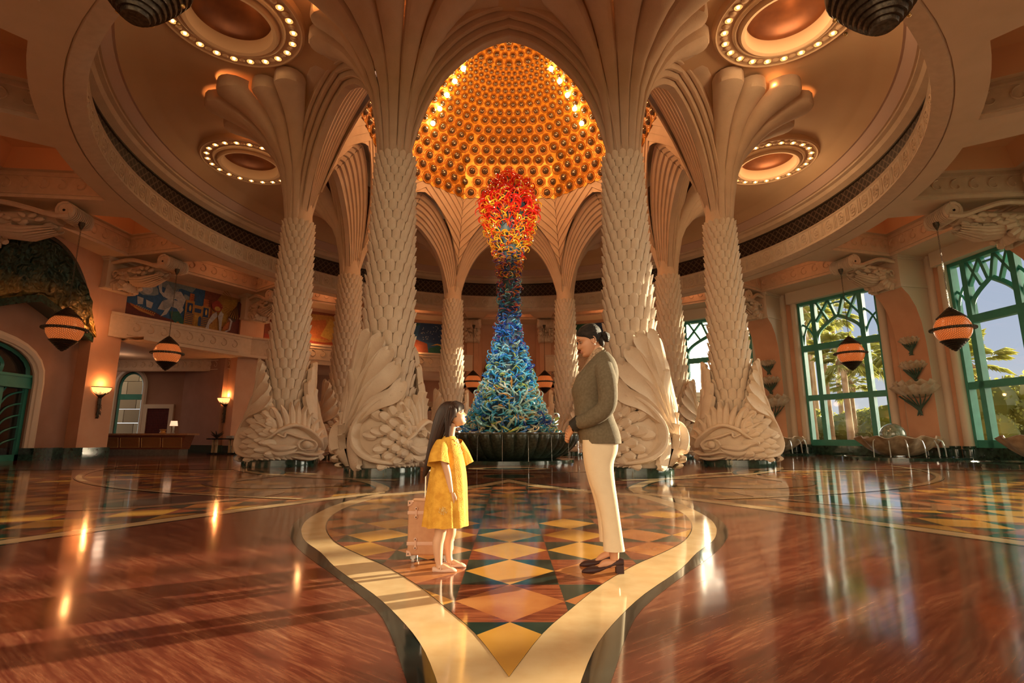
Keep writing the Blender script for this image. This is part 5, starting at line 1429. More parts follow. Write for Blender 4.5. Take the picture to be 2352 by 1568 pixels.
# ---- lunette of bronze relief and the green doors, left
XL = -19.3; YC = 20.75; HWL = 2.9
lw = MB()
def gabz(y): return 5.5 + 1.15 * (1 - min(1, abs(y - YC) / HWL) ** 1.15) - 0.1
for q in range(38):
    y0 = 15.5 + q * 0.25; y1 = y0 + 0.25; lw.prism([(XL - .02, y0, gabz(y0)), (XL - .02, y1, gabz(y1)), (XL - .02, y1, ST), (XL - .02, y0, ST)], (-0.3, 0, 0), 0)
struct(lw.build('wall_left', [M['salmon']]))
def relief_mat():
    m = mat('bronze_relief', (0.012, 0.035, 0.026), 0.45, 0.35)
    t = m.node_tree; b = t.nodes['Principled BSDF']; tcn = t.nodes.new('ShaderNodeTexCoord')
    sp = t.nodes.new('ShaderNodeSeparateXYZ'); t.links.new(tcn.outputs['Object'], sp.inputs[0])
    nz = t.nodes.new('ShaderNodeTexNoise'); nz.inputs['Scale'].default_value = 1.5; nz.inputs['Detail'].default_value = 3; t.links.new(tcn.outputs['Object'], nz.inputs['Vector'])
    ma = t.nodes.new('ShaderNodeMath'); ma.operation = 'MULTIPLY_ADD'; ma.inputs[1].default_value = 1.6; t.links.new(nz.outputs['Fac'], ma.inputs[0]); t.links.new(sp.outputs['Z'], ma.inputs[2])
    r = t.nodes.new('ShaderNodeMapRange'); r.inputs['From Min'].default_value = 8.2; r.inputs['From Max'].default_value = 6.6; t.links.new(ma.outputs[0], r.inputs['Value'])
    mx = t.nodes.new('ShaderNodeMix'); mx.data_type = 'RGBA'; t.links.new(r.outputs[0], mx.inputs[0]); mx.inputs[6].default_value = (0.012, 0.04, 0.03, 1); mx.inputs[7].default_value = (0.36, 0.22, 0.045, 1)
    t.links.new(mx.outputs[2], b.inputs['Base Color'])
    w1 = t.nodes.new('ShaderNodeTexWave'); w1.inputs['Scale'].default_value = 1.6; w1.inputs['Distortion'].default_value = 9; w1.inputs['Detail'].default_value = 3; w1.inputs['Detail Scale'].default_value = 0.9; t.links.new(tcn.outputs['Object'], w1.inputs['Vector'])
    bp = t.nodes.new('ShaderNodeBump'); bp.inputs['Strength'].default_value = 0.9; bp.inputs['Distance'].default_value = 0.12; t.links.new(w1.outputs['Fac'], bp.inputs['Height']); t.links.new(bp.outputs[0], b.inputs['Normal'])
    return m
M['relief'] = relief_mat()
def lunette(org, t, n, hw, z_sp, z_ap, gab, name, label):
    o = thing(name, label, 'relief')
    def P(s, z, d=0.0): return org + t * s + Vector((0, 0, z)) + n * d
    m_ = MB(); rows = []; NS = 40
    for i in range(NS + 1):
        s = -hw + 2 * hw * i / NS; top = z_sp + (z_ap - z_sp) * (max(0, 1 - (abs(s) / hw) ** 2.1)) ** 0.62
        bot = z_sp + gab * (1 - (abs(s) / hw) ** 1.15) - 0.05
        top = max(top, bot + 0.02)
        row = []
        for j in range(17):
            v = j / 16; z = lerp(bot, top, v)
            h = 0.06 + 0.05 * sin(s * 5 + 3 * sin(z * 2.2)) + 0.05 * sin(z * 7 + 2 * sin(s * 3.1)) + 0.04 * sin(s * 11 + z * 6)
            for cx, cz, rr in ((0.9, 8.0, 0.55), (1.6, 6.9, 0.5), (-0.6, 7.9, 0.6), (-1.6, 7.0, 0.5), (0.2, 7.2, 0.4)):
                dd = sqrt((s - cx) ** 2 + (z - cz) ** 2); h += 0.10 * max(0, 1 - dd / rr) * (1 + 0.6 * sin(dd * 22))
            row.append(P(s, z, (0.18 + h) * min(1, v * 8, (1 - v) * 8)))
        rows.append(row)
    m_.grid(rows); m_.build('relief_panel', M['relief'], o, ang=60)
    f_ = MB(); pts = [P(-hw + 2 * hw * i / 40, z_sp + (z_ap - z_sp) * (max(0, 1 - (abs(-hw + 2 * hw * i / 40) / hw) ** 2.1)) ** 0.62, 0.03) for i in range(41)]
    f_.tube(pts, 0.09, 6); f_.build('rim', M['bronze'], o)
    g_ = MB(); g = []
    for i in range(25):
        s = -hw + 2 * hw * i / 24; z = z_sp + gab * (1 - min(1, (abs(s) / hw)) ** 1.15) - (0.25 if abs(s) > hw else 0)
        g.append([P(s, z + .02, -0.9), P(s, z + .02, 0.22), P(s, z - 0.28, 0.22), P(s, z - 0.28, 0.16), P(s, z - 0.20, 0.12), P(s, z - 0.14, -0.9)])
    g_.grid(g); g_.build('canopy', M['dgreen'], o, ang=30)
    return o
lunette(Vector((XL, YC, 0)), Vector((0, 1, 0)), Vector((1, 0, 0)), HWL, 5.5, 9.2, 1.15, 'bronze_lunette', 'large green and gold bronze relief lunette of swirling sea creatures at the left edge')
lunette(Vector((0, 38.9, 0)), Vector((-1, 0, 0)), Vector((0, -1, 0)), 1.95, 5.0, 7.7, 0.6, 'bronze_lunette', 'small far bronze lunette behind the glass tower')
# door wall set back below the lunette
XD = -20.0
dw = MB()
NA = 14; cyd = 19.6; hwd = 2.45; zs = 3.2
arcp = [(cyd + hwd * cos(pi - pi * k / NA), zs + 1.55 * sin(pi * k / NA) ** 0.8) for k in range(NA + 1)]
wl_(dw, (XD, 15.0), (XD, cyd - hwd), 0, 7.2, 0); wl_(dw, (XD, cyd + hwd), (XD, 25.6), 0, 7.2, 0)
for (y0, z0), (y1, z1) in zip(arcp, arcp[1:]): dw.prism([(XD, y0, z0), (XD, y1, z1), (XD, y1, 7.2), (XD, y0, 7.2)], (-0.3, 0, 0), 0)
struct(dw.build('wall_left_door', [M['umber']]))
sr = MB()
path = [(XD + .02, cyd - hwd - .15, 0.5), (XD + .02, cyd - hwd - .15, zs)] + [(XD + .02, cyd + (hwd + .15) * cos(pi - pi * k / NA), zs + 1.7 * sin(pi * k / NA) ** 0.8) for k in range(1, NA)] + [(XD + .02, cyd + hwd + .15, zs), (XD + .02, cyd + hwd + .15, 0.5)]
sr.tube(path, 0.20, 8, 0); sr.tube([(x + .05, y, z) for x, y, z in path], 0.12, 6, 0); sr.tube([(x + .02, cyd + (y - cyd) * 0.93, z - .12 if z > zs else z) for x, y, z in path], 0.08, 6, 0)
struct(sr.build('trim_31', [M['trimcream']]))
dr = bpy.data.objects.new('door_1', None); COL.objects.link(dr); dr['kind'] = 'structure'
XG = XD - 0.25
g_ = MB()
for y in (cyd - hwd + .1, cyd - 1.25, cyd - .03, cyd + 1.25, cyd + hwd - .1): g_.box((XG, y, 1.5 if abs(y - cyd) < 2 else 1.6), (0.14, 0.16, 3.1 if abs(y - cyd) < 2 else 3.3))
g_.box((XG, cyd, 0.12), (0.14, hwd * 2, 0.24)); g_.box((XG + .04, cyd, 3.20), (0.26, hwd * 2 + .1, 0.42)); g_.box((XG + .08, cyd, 3.44), (0.3, hwd * 2 + .2, 0.10)); g_.box((XG + .08, cyd, 2.98), (0.3, hwd * 2 + .2, 0.10))
g_.tube([(XG, cyd + (hwd - .08) * cos(pi - pi * k / NA), zs + .2 + 1.30 * sin(pi * k / NA) ** 0.8) for k in range(NA + 1)], 0.10, 4)
g_.tube(cr([(XG, cyd - 1.1, 3.4), (XG, cyd - 1.15, 3.9), (XG, cyd - .6, 4.3), (XG, cyd, 4.5), (XG, cyd + .6, 4.3), (XG, cyd + 1.15, 3.9), (XG, cyd + 1.1, 3.4)], 4), 0.08, 4)
for c0, c1 in ((cyd + .03, cyd + 1.22), (cyd + 1.28, cyd + hwd - .15), (cyd - 1.22, cyd - .03), (cyd - hwd + .15, cyd - 1.28)):
    for k in range(6):
        z = 0.3 + k * 0.48
        g_.tube(cr([(XG, c0, z - 0.1), (XG, lerp(c0, c1, .3), z + .32), (XG, lerp(c0, c1, .65), z + .50), (XG, c1, z + 0.58)], 4), 0.035, 4)
g_.build('door_leaf', M['teal'], dr, ang=30)
g_ = MB(); g_.box((XG - .06, cyd, 2.2), (0.03, hwd * 2, 4.4)); g_.build('door_glass', M['darkpane'], dr)
# far back bay
fb = MB()
p = Vector((0, 39.3, 0))
wl_(fb, (-4.5, 39.0), (4.5, 39.0), 4.6, ST, 0); wl_(fb, (-4.5, 39.0), (-2.0, 39.0), 0, 5, 0); wl_(fb, (2.0, 39.0), (4.5, 39.0), 0, 5, 0)
fb.box((-2.2, 38.85, 4.6), (0.35, 0.35, 9.3), 0); fb.box((2.2, 38.85, 4.6), (0.35, 0.35, 9.3), 0); fb.box((0, 40.6, 2.3), (5, 0.2, 4.6), 1)
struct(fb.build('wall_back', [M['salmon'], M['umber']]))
struct(wr.build('wall_right', [M['salmon'], M['trimcream'], M['dgreen']], ang=35))
struct(wl.build('wall_left_mural', [M['salmon'], M['frieze']], ang=35)); struct(wb.build('wall_back_mural', [M['salmon'], M['frieze']], ang=35))
base.box((-19.6, 23.6, 0.24), (0.8, 1.0, 0.48)); base.box((-19.75, 22.6, 0.25), (0.6, 1.4, 0.5))
struct(base.build('baseboard_piers', [M['dgreen']], ang=30))
# ================================================================ clam shells, pools, desk, sconces
def clam(mb, R, H, nf, a0, a1, fold=0.16, inner=True, m=0, mi=1, th=0.03, squash=1.0, open_=1.0):
    """fluted bowl; angle range a0..a1 (0 = local -Y)"""
    n = nf * 10; rows = []
    for j in range(11):
        v = j / 10; row = []
        for i in range(n + 1):
            u = i / n; a = lerp(a0, a1, u); w_ = cos(u * nf * 2 * pi)
            r = R * (0.16 + 0.84 * v ** 0.62) * (1 + fold * 0.38 * w_ * v)
            z = H * (v ** 1.4) - H * 0.085 * fold / 0.16 * w_ * v ** 4
            row.append(Vector((r * sin(a), -r * cos(a) * squash, z)))
        rows.append(row)
    mb.grid(rows, m)
    if inner:
        rin = []
        for j in range(11):
            rin.append([Vector((p.x * (1 - th / R), p.y * (1 - th / R), p.z + th * (1 - (j / 10)) + 0.002)) for p in rows[j]])
        mb.grid([rows[-1], [p * 1.0 + Vector((0, 0, 0.012)) for p in rin[-1]]], mi)
        mb.grid(list(reversed(rin)), mi)
    return rows
def pier_n(sx, k):
    p = Vector((PR[k][0] * sx, PR[k][1], 0)); n = (Vector((0, CY, 0)) - p).normalized(); return p, n
def coral(mb, z0, L, W, rr):
    """twigs gathering under a shell; local wall is at y=0, front is -y"""
    for i in range(9):
        a = lerp(-1.25, 1.25, i / 8)
        mb.tube(cr([(0, -0.06, z0 - L), (0.12 * W * sin(a), -0.10, z0 - L * 0.75), (0.55 * W * sin(a), -0.35 * W * cos(a) - .05, z0 - L * 0.28), (0.80 * W * sin(a), -0.62 * W * cos(a) - .02, z0 + 0.02)], 3), [0.04] * 4 + [0.035] * 3 + [0.022] * 3, 5)
    for i in range(5):
        mb.tube([(0, -0.06, z0 - L * 0.8), (rr.uniform(-.12, .12), -0.08, z0 - L), (rr.uniform(-.16, .16), -0.07, z0 - L * 1.2)], [0.05, 0.04, 0.015], 5)
rr = random.Random(3)
for k, tbl, nm in ((4, ((5.25, 0.50, 'top'), (4.0, 0.62, 'middle'), (2.75, 1.05, 'largest, lowest')), 'the curved pier between the two large windows'), (5, ((5.1, 0.50, 'top'), (4.0, 0.63, 'middle'), (2.6, 1.05, 'largest, lowest')), 'the pier beside the rightmost big column')):
    p, n = pier_n(1, k)
    for z, R, wd in tbl:
        t = thing('wall_shell', '%s cream clam-shell wall fountain on %s' % (wd, nm), 'shell fountain', (p + n * 0.0 + Vector((0, 0, z))), atan2(n.x, -n.y) , 'clam-shell wall fountains')
        mb = MB(); clam(mb, R, R * 0.52, 8, -pi / 2, pi / 2, 0.17); clam(mb, R * 0.86, R * 0.72, 7, -pi / 2, pi / 2, 0.17)
        mb.build('fluted_shell', [M['shell'], M['shell']], t, ang=50)
        mb = MB(); coral(mb, 0.10, 0.52 * R + 0.22, R, rr); mb.build('coral_bracket', M['coral'], t)
def basin_fountain(x, y, rz, ball, lab, pr):
    t = thing('shell_basin', lab, 'shell basin', (x, y, 0.12), rz, 'giant clam-shell basins by the windows')
    mb = MB(); clam(mb, 1.95, 0.82, 11, 0, 2 * pi, 0.13, squash=0.72, th=0.05); mb.build('fluted_bowl', [M['shellbrown'], M['shell']], t, ang=50)
    mb = MB(); mb.lathe([(0, 0.55), (1.55, 0.55)], n=40, f=lambda a, r, z: r * sqrt(1 / (cos(a) ** 2 + (sin(a) / 0.72) ** 2)) if r else 0); mb.build('water', M['pool'], t)
    for i in range(9):
        a = -1.5 + i * 0.375; r = 1.86
        s_ = MB(); x0, y0 = r * sin(a), -r * 0.72 * cos(a)
        s_.tube(cr([(x0 * .97, y0 * .97, 0.72), (x0 * 1.04, y0 * 1.06, 0.66), (x0 * 1.07, y0 * 1.12, 0.4), (x0 * 1.08, y0 * 1.14, 0.0)], 3), 0.022, 5); s_.build('water_stream', M['water'], t)
    if ball:
        tag(MB().ball((0, 0, 0), 0.50, 32, 20).build('marble_ball', M['sphere']), 'polished green marble ball resting in the near shell basin', 'ball').location = (x - 0.1, y + .1, 1.05)
basin_fountain(17.2, 23.6, radians(25), True, 'large brown clam-shell basin spilling water below the curved pier, with a marble ball', 0)
basin_fountain(17.5, 17.0, radians(60), False, 'clam-shell basin cut off by the right edge of the photo', 0)
basin_fountain(14.6, 29.8, radians(15), False, 'farther clam-shell basin half hidden behind the rightmost big column', 0)
for i, (x, y, R, lab) in enumerate(((17.0, 23.4, 2.45, 'low black-edged pool under the middle shell basin'), (17.4, 17.0, 2.45, 'low black-edged pool at the right edge of the floor'), (14.3, 29.6, 2.3, 'low black-edged pool behind the rightmost big column'))):
    t = thing('reflecting_pool', lab, 'pool', (x, y, 0), 0, 'low pools under the shell basins')
    mb = MB(); mb.lathe([(R - 0.35, 0.085), (R - .33, 0.12), (R, 0.12), (R, 0.0)], n=56); mb.build('rim', M['dgreen'], t)
    mb = MB(); mb.lathe([(0, 0.09), (R - 0.3, 0.09)], n=56); mb.build('water', M['pool'], t)
# ---- sconces
def sconce(p, n, label, s=1.0):
    t = thing('wall_sconce', label, 'wall lamp', p, atan2(n.x, -n.y), 'glowing alabaster bowl sconces'); t.scale = (s, s, s)
    mb = MB(); mb.lathe([(0.02, -0.24), (0.16, -0.22), (0.30, -0.14), (0.40, 0.0), (0.44, 0.12)], n=20, a0=pi, a1=2 * pi)
    mb.build('alabaster_bowl', mat('alabaster', (0.9, 0.6, 0.3), 0.5, emit=(1.0, 0.42, 0.13), estr=1.5), t)
    mb = MB(); mb.tube([(0.44 * cos(a * pi / 12 + pi), 0.44 * sin(a * pi / 12 + pi), 0.12) for a in range(13)], 0.018, 5)
    r2 = random.Random(9)
    for i in range(16):
        a = lerp(-1.45, 1.45, i / 15); q = Vector((0.22 * sin(a), -0.22 * cos(a), -0.20))
        mb.tube([(0, -0.08, -0.40), q, q + Vector((0.14 * sin(a + r2.uniform(-.4, .4)), -0.14 * cos(a), r2.uniform(0.05, .13)))], [0.02, 0.016, 0.006], 4)
    for i in range(5):
        c = [(0.05 * sin(i * 1.3 + q * .9), -0.06 - 0.02 * cos(i + q), -0.28 - q * 0.13) for q in range(9)]
        mb.tube(c, [0.04 - 0.003 * q for q in range(9)], 5)
    for i in range(26):
        z = r2.uniform(-1.25, -0.4); a = r2.uniform(-1.5, 1.5)
        mb.tube([(0, -0.06, z), (0.10 * sin(a), -0.06 - 0.06 * cos(a), z - 0.04), (0.13 * sin(a), -0.08 - .06 * cos(a), z - 0.11)], [0.02, 0.014, 0.004], 4)
    mb.build('coral_stem', M['bronze'], t)
    q = p + n * 0.22 + Vector((0, 0, 0.30)); lamp('sconce_lamp', 'POINT', q, 26, (1.0, 0.40, 0.12), 0.06)
p, n = pier_n(-1, 4)
sconce(p + n * 0.02 + Vector((0, 0, 3.12)), n, 'larger glowing bowl sconce with coral stem on the pier left of the reception desk')
wn = Vector((-0.62, -0.785, 0)).normalized(); wn = Vector((2.3, -2.9, 0)).normalized()
sconce(Vector((-16.70, 31.0, 3.1)), Vector((0.62, -0.78, 0)).normalized(), 'smaller glowing bowl sconce beside the leftmost fish-footed column')
lamp('sconce_lamp', 'POINT', (-18.55, 23.55, 6.0), 22, (1.0, 0.38, 0.12), 0.1)
for a in (-101, -124, -146, -79, 79, 101, 124, 146, 168, -168):
    q = pol(a + 11, 16.0, 10.2); lamp('cove_lamp', 'POINT', q, 14, (1.0, 0.38, 0.14), 0.2)
for q in ((-14.2, 32.2, 6.9), (-6.5, 36.6, 7.2), (6.5, 36.6, 7.2), (0, 37.6, 4.2), (-12.5, 33.0, 7.2)): lamp('wall_uplight', 'POINT', q, 24, (1.0, 0.45, 0.16), 0.1)
# ---- reception desk
t = thing('reception_desk', 'wooden reception desk with brass lattice panels and marble top behind the left pier', 'desk', (-19.6, 28.6, 0))
mb = MB(); mb.box((0, 0.1, 0.16), (4.3, 0.8, 0.32)); mb.build('plinth', paint((0.16, 0.14, 0.11)), t)
mb = MB(); mb.prism([(-2.2, -0.28, 0.32), (2.2, -0.28, 0.32), (2.5, -0.42, 1.06), (-2.5, -0.42, 1.06)], (0, 0.8, 0)); mb.build('wood_front', M['wood'], t)
mb = MB(); mb.box((0, 0.0, 1.10), (5.3, 1.1, 0.09)); mb.build('marble_top', M['tan_marble'], t)
for k in range(4):
    x0 = -2.1 + k * 1.12; mb = MB()
    def Q(u, v): return Vector((x0 + u * 1.0 + 0.02 * v, -0.30 - 0.10 * v, 0.42 + 0.50 * v))
    for a, b in (((0, 0), (1, 0)), ((1, 0), (1, 1)), ((1, 1), (0, 1)), ((0, 1), (0, 0))): mb.tube([Q(*a), Q(*b)], 0.016, 4)
    for q in range(-7, 15):
        for sg in (1, -1):
            u0 = q / 14.0; pts = []
            for v in (0.0, 1.0):
                u = u0 + v * 0.5 if sg > 0 else u0 + 0.5 - v * 0.5
                pts.append((u, v))
            (ua, va), (ub, vb) = pts
            def cl(u, v): return u, v
            if ua < 0: va = va + (0 - ua) / (ub - ua); ua = 0
            if ub < 0: vb = vb + (0 - ub) / (ua - ub) * (va - vb); ub = 0
            if ua > 1: va = va + (ua - 1) / (ua - ub); ua = 1
            if ub > 1: vb = vb - (ub - 1) / (ub - ua); ub = 1
            if 0 <= va <= 1 and 0 <= vb <= 1 and abs(va - vb) > 0.02: mb.tube([Q(ua, va), Q(ub, vb)], 0.006, 4, caps=False)
    mb.build('lattice_panel', M['brass'], t)
t = thing('table_lamp', 'small glass-based table lamp with pale shade on the reception desk', 'lamp', (-18.0, 28.5, 1.15))
mb = MB(); mb.lathe([(0.0, 0), (0.09, 0), (0.09, 0.03), (0.05, 0.05), (0.05, 0.40), (0.02, 0.42)], n=12); mb.build('glass_base', paint((0.35, 0.36, 0.33)), t)
mb = MB(); mb.lathe([(0.19, 0.40), (0.15, 0.66)], n=24); mb.build('lamp_shade', mat('shade', (0.8, 0.6, 0.45), 0.8, emit=(1.0, 0.62, 0.38), estr=0.7), t)
t = tag(MB().lathe([(0, 0), (0.14, 0), (0.16, 0.05), (0.10, 0.12), (0.15, 0.17), (0.17, 0.22), (0.0, 0.23)], n=16).build('brass_bowl', M['brass']), 'small brass bowl beside the table lamp on the desk', 'bowl'); t.location = (-18.55, 28.5, 1.15)
t = thing('console_table', 'dark console table with pale twin legs below the small sconce', 'table', (-16.1, 30.1, 0), radians(-6))
mb = MB(); mb.box((0, 0, 0.86), (1.75, 0.5, 0.07)); mb.box((0, 0, 0.05), (1.6, 0.4, 0.1)); mb.build('table_top', M['black_marble'], t)
for x in (-0.55, -0.35, 0.45, 0.65):
    mb = MB(); mb.box((x, -0.08, 0.45), (0.09, 0.12, 0.76)); mb.build('leg', paint((0.42, 0.30, 0.16)), t)
t = thing('spiky_plant', 'spiky dark sculpture like an agave on the console table', 'ornament', (-16.5, 30.1, 0.895), 0)
mb = MB()
for k in range(14):
    a = 2 * pi * k / 14; mb.tube([(0, 0, 0.02), (0.16 * cos(a), 0.16 * sin(a), 0.14 + 0.05 * (k % 3)), (0.34 * cos(a), 0.34 * sin(a), 0.22 + 0.1 * (k % 3))], [0.04, 0.04, 0.004], 4)
mb.build('spikes', M['bronze'], t)
t = tag(MB().box((0, 0, 0.07), (0.34, 0.2, 0.14)).build('silver_box', paint((0.35, 0.36, 0.34))), 'small silver box on the console table', 'box'); t.location = (-15.75, 30.1, 0.895)
# ---- framed picture, cabinet and lamp in the far left aisle
t = thing('framed_picture', 'framed picture of an urn on the far wall left of the girls head', 'picture', (-6.1, 41.0, 0))
mb = MB(); mb.box((0, 0, 2.55), (1.7, 0.08, 2.3)); mb.build('mount', paint((0.42, 0.30, 0.19)), t)
mb = MB(); mb.box((0, -0.05, 2.7), (0.95, 0.03, 1.15), 0); mb.ball((0, -0.07, 2.65), (0.25, 0.02, 0.38), 16, 10, 1); mb.box((0, -0.09, 3.05), (0.3, 0.02, 0.10), 2); mb.build('print', [paint((0.10, 0.05, 0.03)), paint((0.45, 0.32, 0.24)), paint((0.03, 0.02, 0.02))], t)
t = thing('cabinet', 'wooden cabinet with lattice doors in the far aisle behind the girl', 'cabinet', (-6.6, 40.2, 0))
mb = MB(); mb.box((0, 0, 0.55), (3.0, 0.6, 1.1)); mb.build('body', M['wood'], t)
for x in (-0.9, 0.1, 1.0):
    mb = MB(); mb.box((x, -0.31, 0.62), (0.72, 0.03, 0.55)); mb.build('lattice_door', M['brass'], t)
lamp('aisle_lamp', 'POINT', (-8, 37.5, 4.8), 40, (1.0, 0.55, 0.28), 0.3); lamp('aisle_lamp', 'POINT', (-22, 29.5, 4.9), 14, (1.0, 0.62, 0.4), 0.3)

for x, y, e_ in ((17.8, 24.35, 80), (15.0, 30.5, 50), (18.4, 17.5, 110)):  # added fill lamps low by the shell basins, lifting the right side
    lamp('pool_fill_light', 'POINT', (x, y, 0.4), e_, (1.0, 0.82, 0.55), 0.15)
# ================================================================ the two people and the trunk
CT, STH = cos(TH), sin(TH)
def G(px, py, Y):
    """point of the vertical plane y = Y that the measured outline point belongs to"""
    t = (784 - py) / 1204.0
    q = Y * (STH + t * CT) / (CT - t * STH); zc = CT * Y + STH * q
    return (px - 1169) / 1204.0 * zc, q + 0.9
SK = lambda name, c: mat(name, c, 0.5, col2=tuple(min(1, x * 1.08) for x in c), scale=8, sub=0.12)
M['skin_w'] = SK('skin_woman', (0.50, 0.25, 0.14)); M['skin_g'] = SK('skin_girl', (0.62, 0.36, 0.22))
M['hair_w'] = mat('hair_black', (0.010, 0.007, 0.006), 0.55, col2=(0.03, 0.02, 0.014), scale=60, stretch=((.3, 1, 1), (0, 0, 0)), spec=0.25, bump=0.6, bscale=160)
M['hair_g'] = mat('hair_brown', (0.022, 0.010, 0.006), 0.42, col2=(0.05, 0.022, 0.012), scale=60, stretch=((1, 1, .1), (0, 0, 0)), spec=0.4)
M['jacket'] = mat('olive_jacket', (0.115, 0.088, 0.05), 0.9, col2=(0.15, 0.115, 0.07), scale=60, bump=0.3, bscale=300)
M['lace'] = mat('lace_blouse', (0.45, 0.30, 0.18), 0.8, col2=(0.20, 0.12, 0.07), scale=90, detail=2)
M['trouser'] = mat('cream_trousers', (0.66, 0.53, 0.36), 0.85, col2=(0.70, 0.57, 0.39), scale=10, bump=0.1, bscale=120)
M['shoe_w'] = mat('burgundy_shoe', (0.035, 0.010, 0.010), 0.6)
M['dress'] = mat('yellow_dress', (0.62, 0.29, 0.025), 0.85, col2=(0.78, 0.42, 0.05), scale=20, bump=0.35, bscale=140)
M['shoe_g'] = mat('pink_ballet_shoe', (0.68, 0.44, 0.32), 0.75)
M['eye'] = mat('eye_dark', (0.02, 0.012, 0.01), 0.2); M['white'] = mat('eye_white', (0.7, 0.66, 0.6), 0.3); M['lip'] = mat('lips', (0.45, 0.16, 0.11), 0.5); M['teeth'] = mat('teeth', (0.8, 0.76, 0.7), 0.3); M['pearl'] = mat('pearl', (0.8, 0.75, 0.68), 0.25)
def loft(mb, secs, m=0, n=24, p_=2.3, cap=True, fold=0.0, nf=9, ph=0.0):
    """secs: (z, x_front, x_back, half width, y centre)"""
    rows = []
    for i, (z, xf, xb, hw, yc) in enumerate(secs):
        cx = (xf + xb) / 2; hx = (xb - xf) / 2; row = []
        for k in range(n):
            a = 2 * pi * k / n; c, s = cos(a), sin(a)
            x = abs(c) ** (2 / p_) * (1 if c > 0 else -1); y = abs(s) ** (2 / p_) * (1 if s > 0 else -1)
            f = 1 + (fold * (i / len(secs)) * sin(nf * a + ph + i * 0.2) if fold else 0)
            row.append((cx + hx * x * f, yc + hw * y * f, z + (0.006 * sin(nf * a) if fold and i == 0 else 0)))
        rows.append(row)
    mb.grid(rows, m, close=True)
    if cap: mb.add(rows[0], [tuple(range(n))], m); mb.add(rows[-1], [tuple(range(n - 1, -1, -1))], m)
def smooth(secs, k=4):
    A = cr([(s[0], s[1], s[2]) for s in secs], k); B = cr([(s[3], s[4], 0) for s in secs], k)
    return [(a.x, a.y, a.z, b.x, b.y) for a, b in zip(A, B)]
FACE = [(0.0, .050, -.005, .016), (.03, .072, -.012, .032), (.09, .083, -.022, .046), (.15, .082, -.032, .054), (.2, .085, -.042, .059), (.25, .085, -.052, .063), (.30, .086, -.060, .066), (.36, .088, -.070, .069), (.42, .086, -.080, .071), (.48, .082, -.088, .073), (.53, .084, -.092, .074), (.58, .091, -.096, .0755), (.66, .092, -.098, .077), (.75, .086, -.098, .077), (.84, .070, -.090, .069), (.92, .044, -.074, .053), (.97, .018, -.052, .034), (1.0, -.012, -.02, .006)]
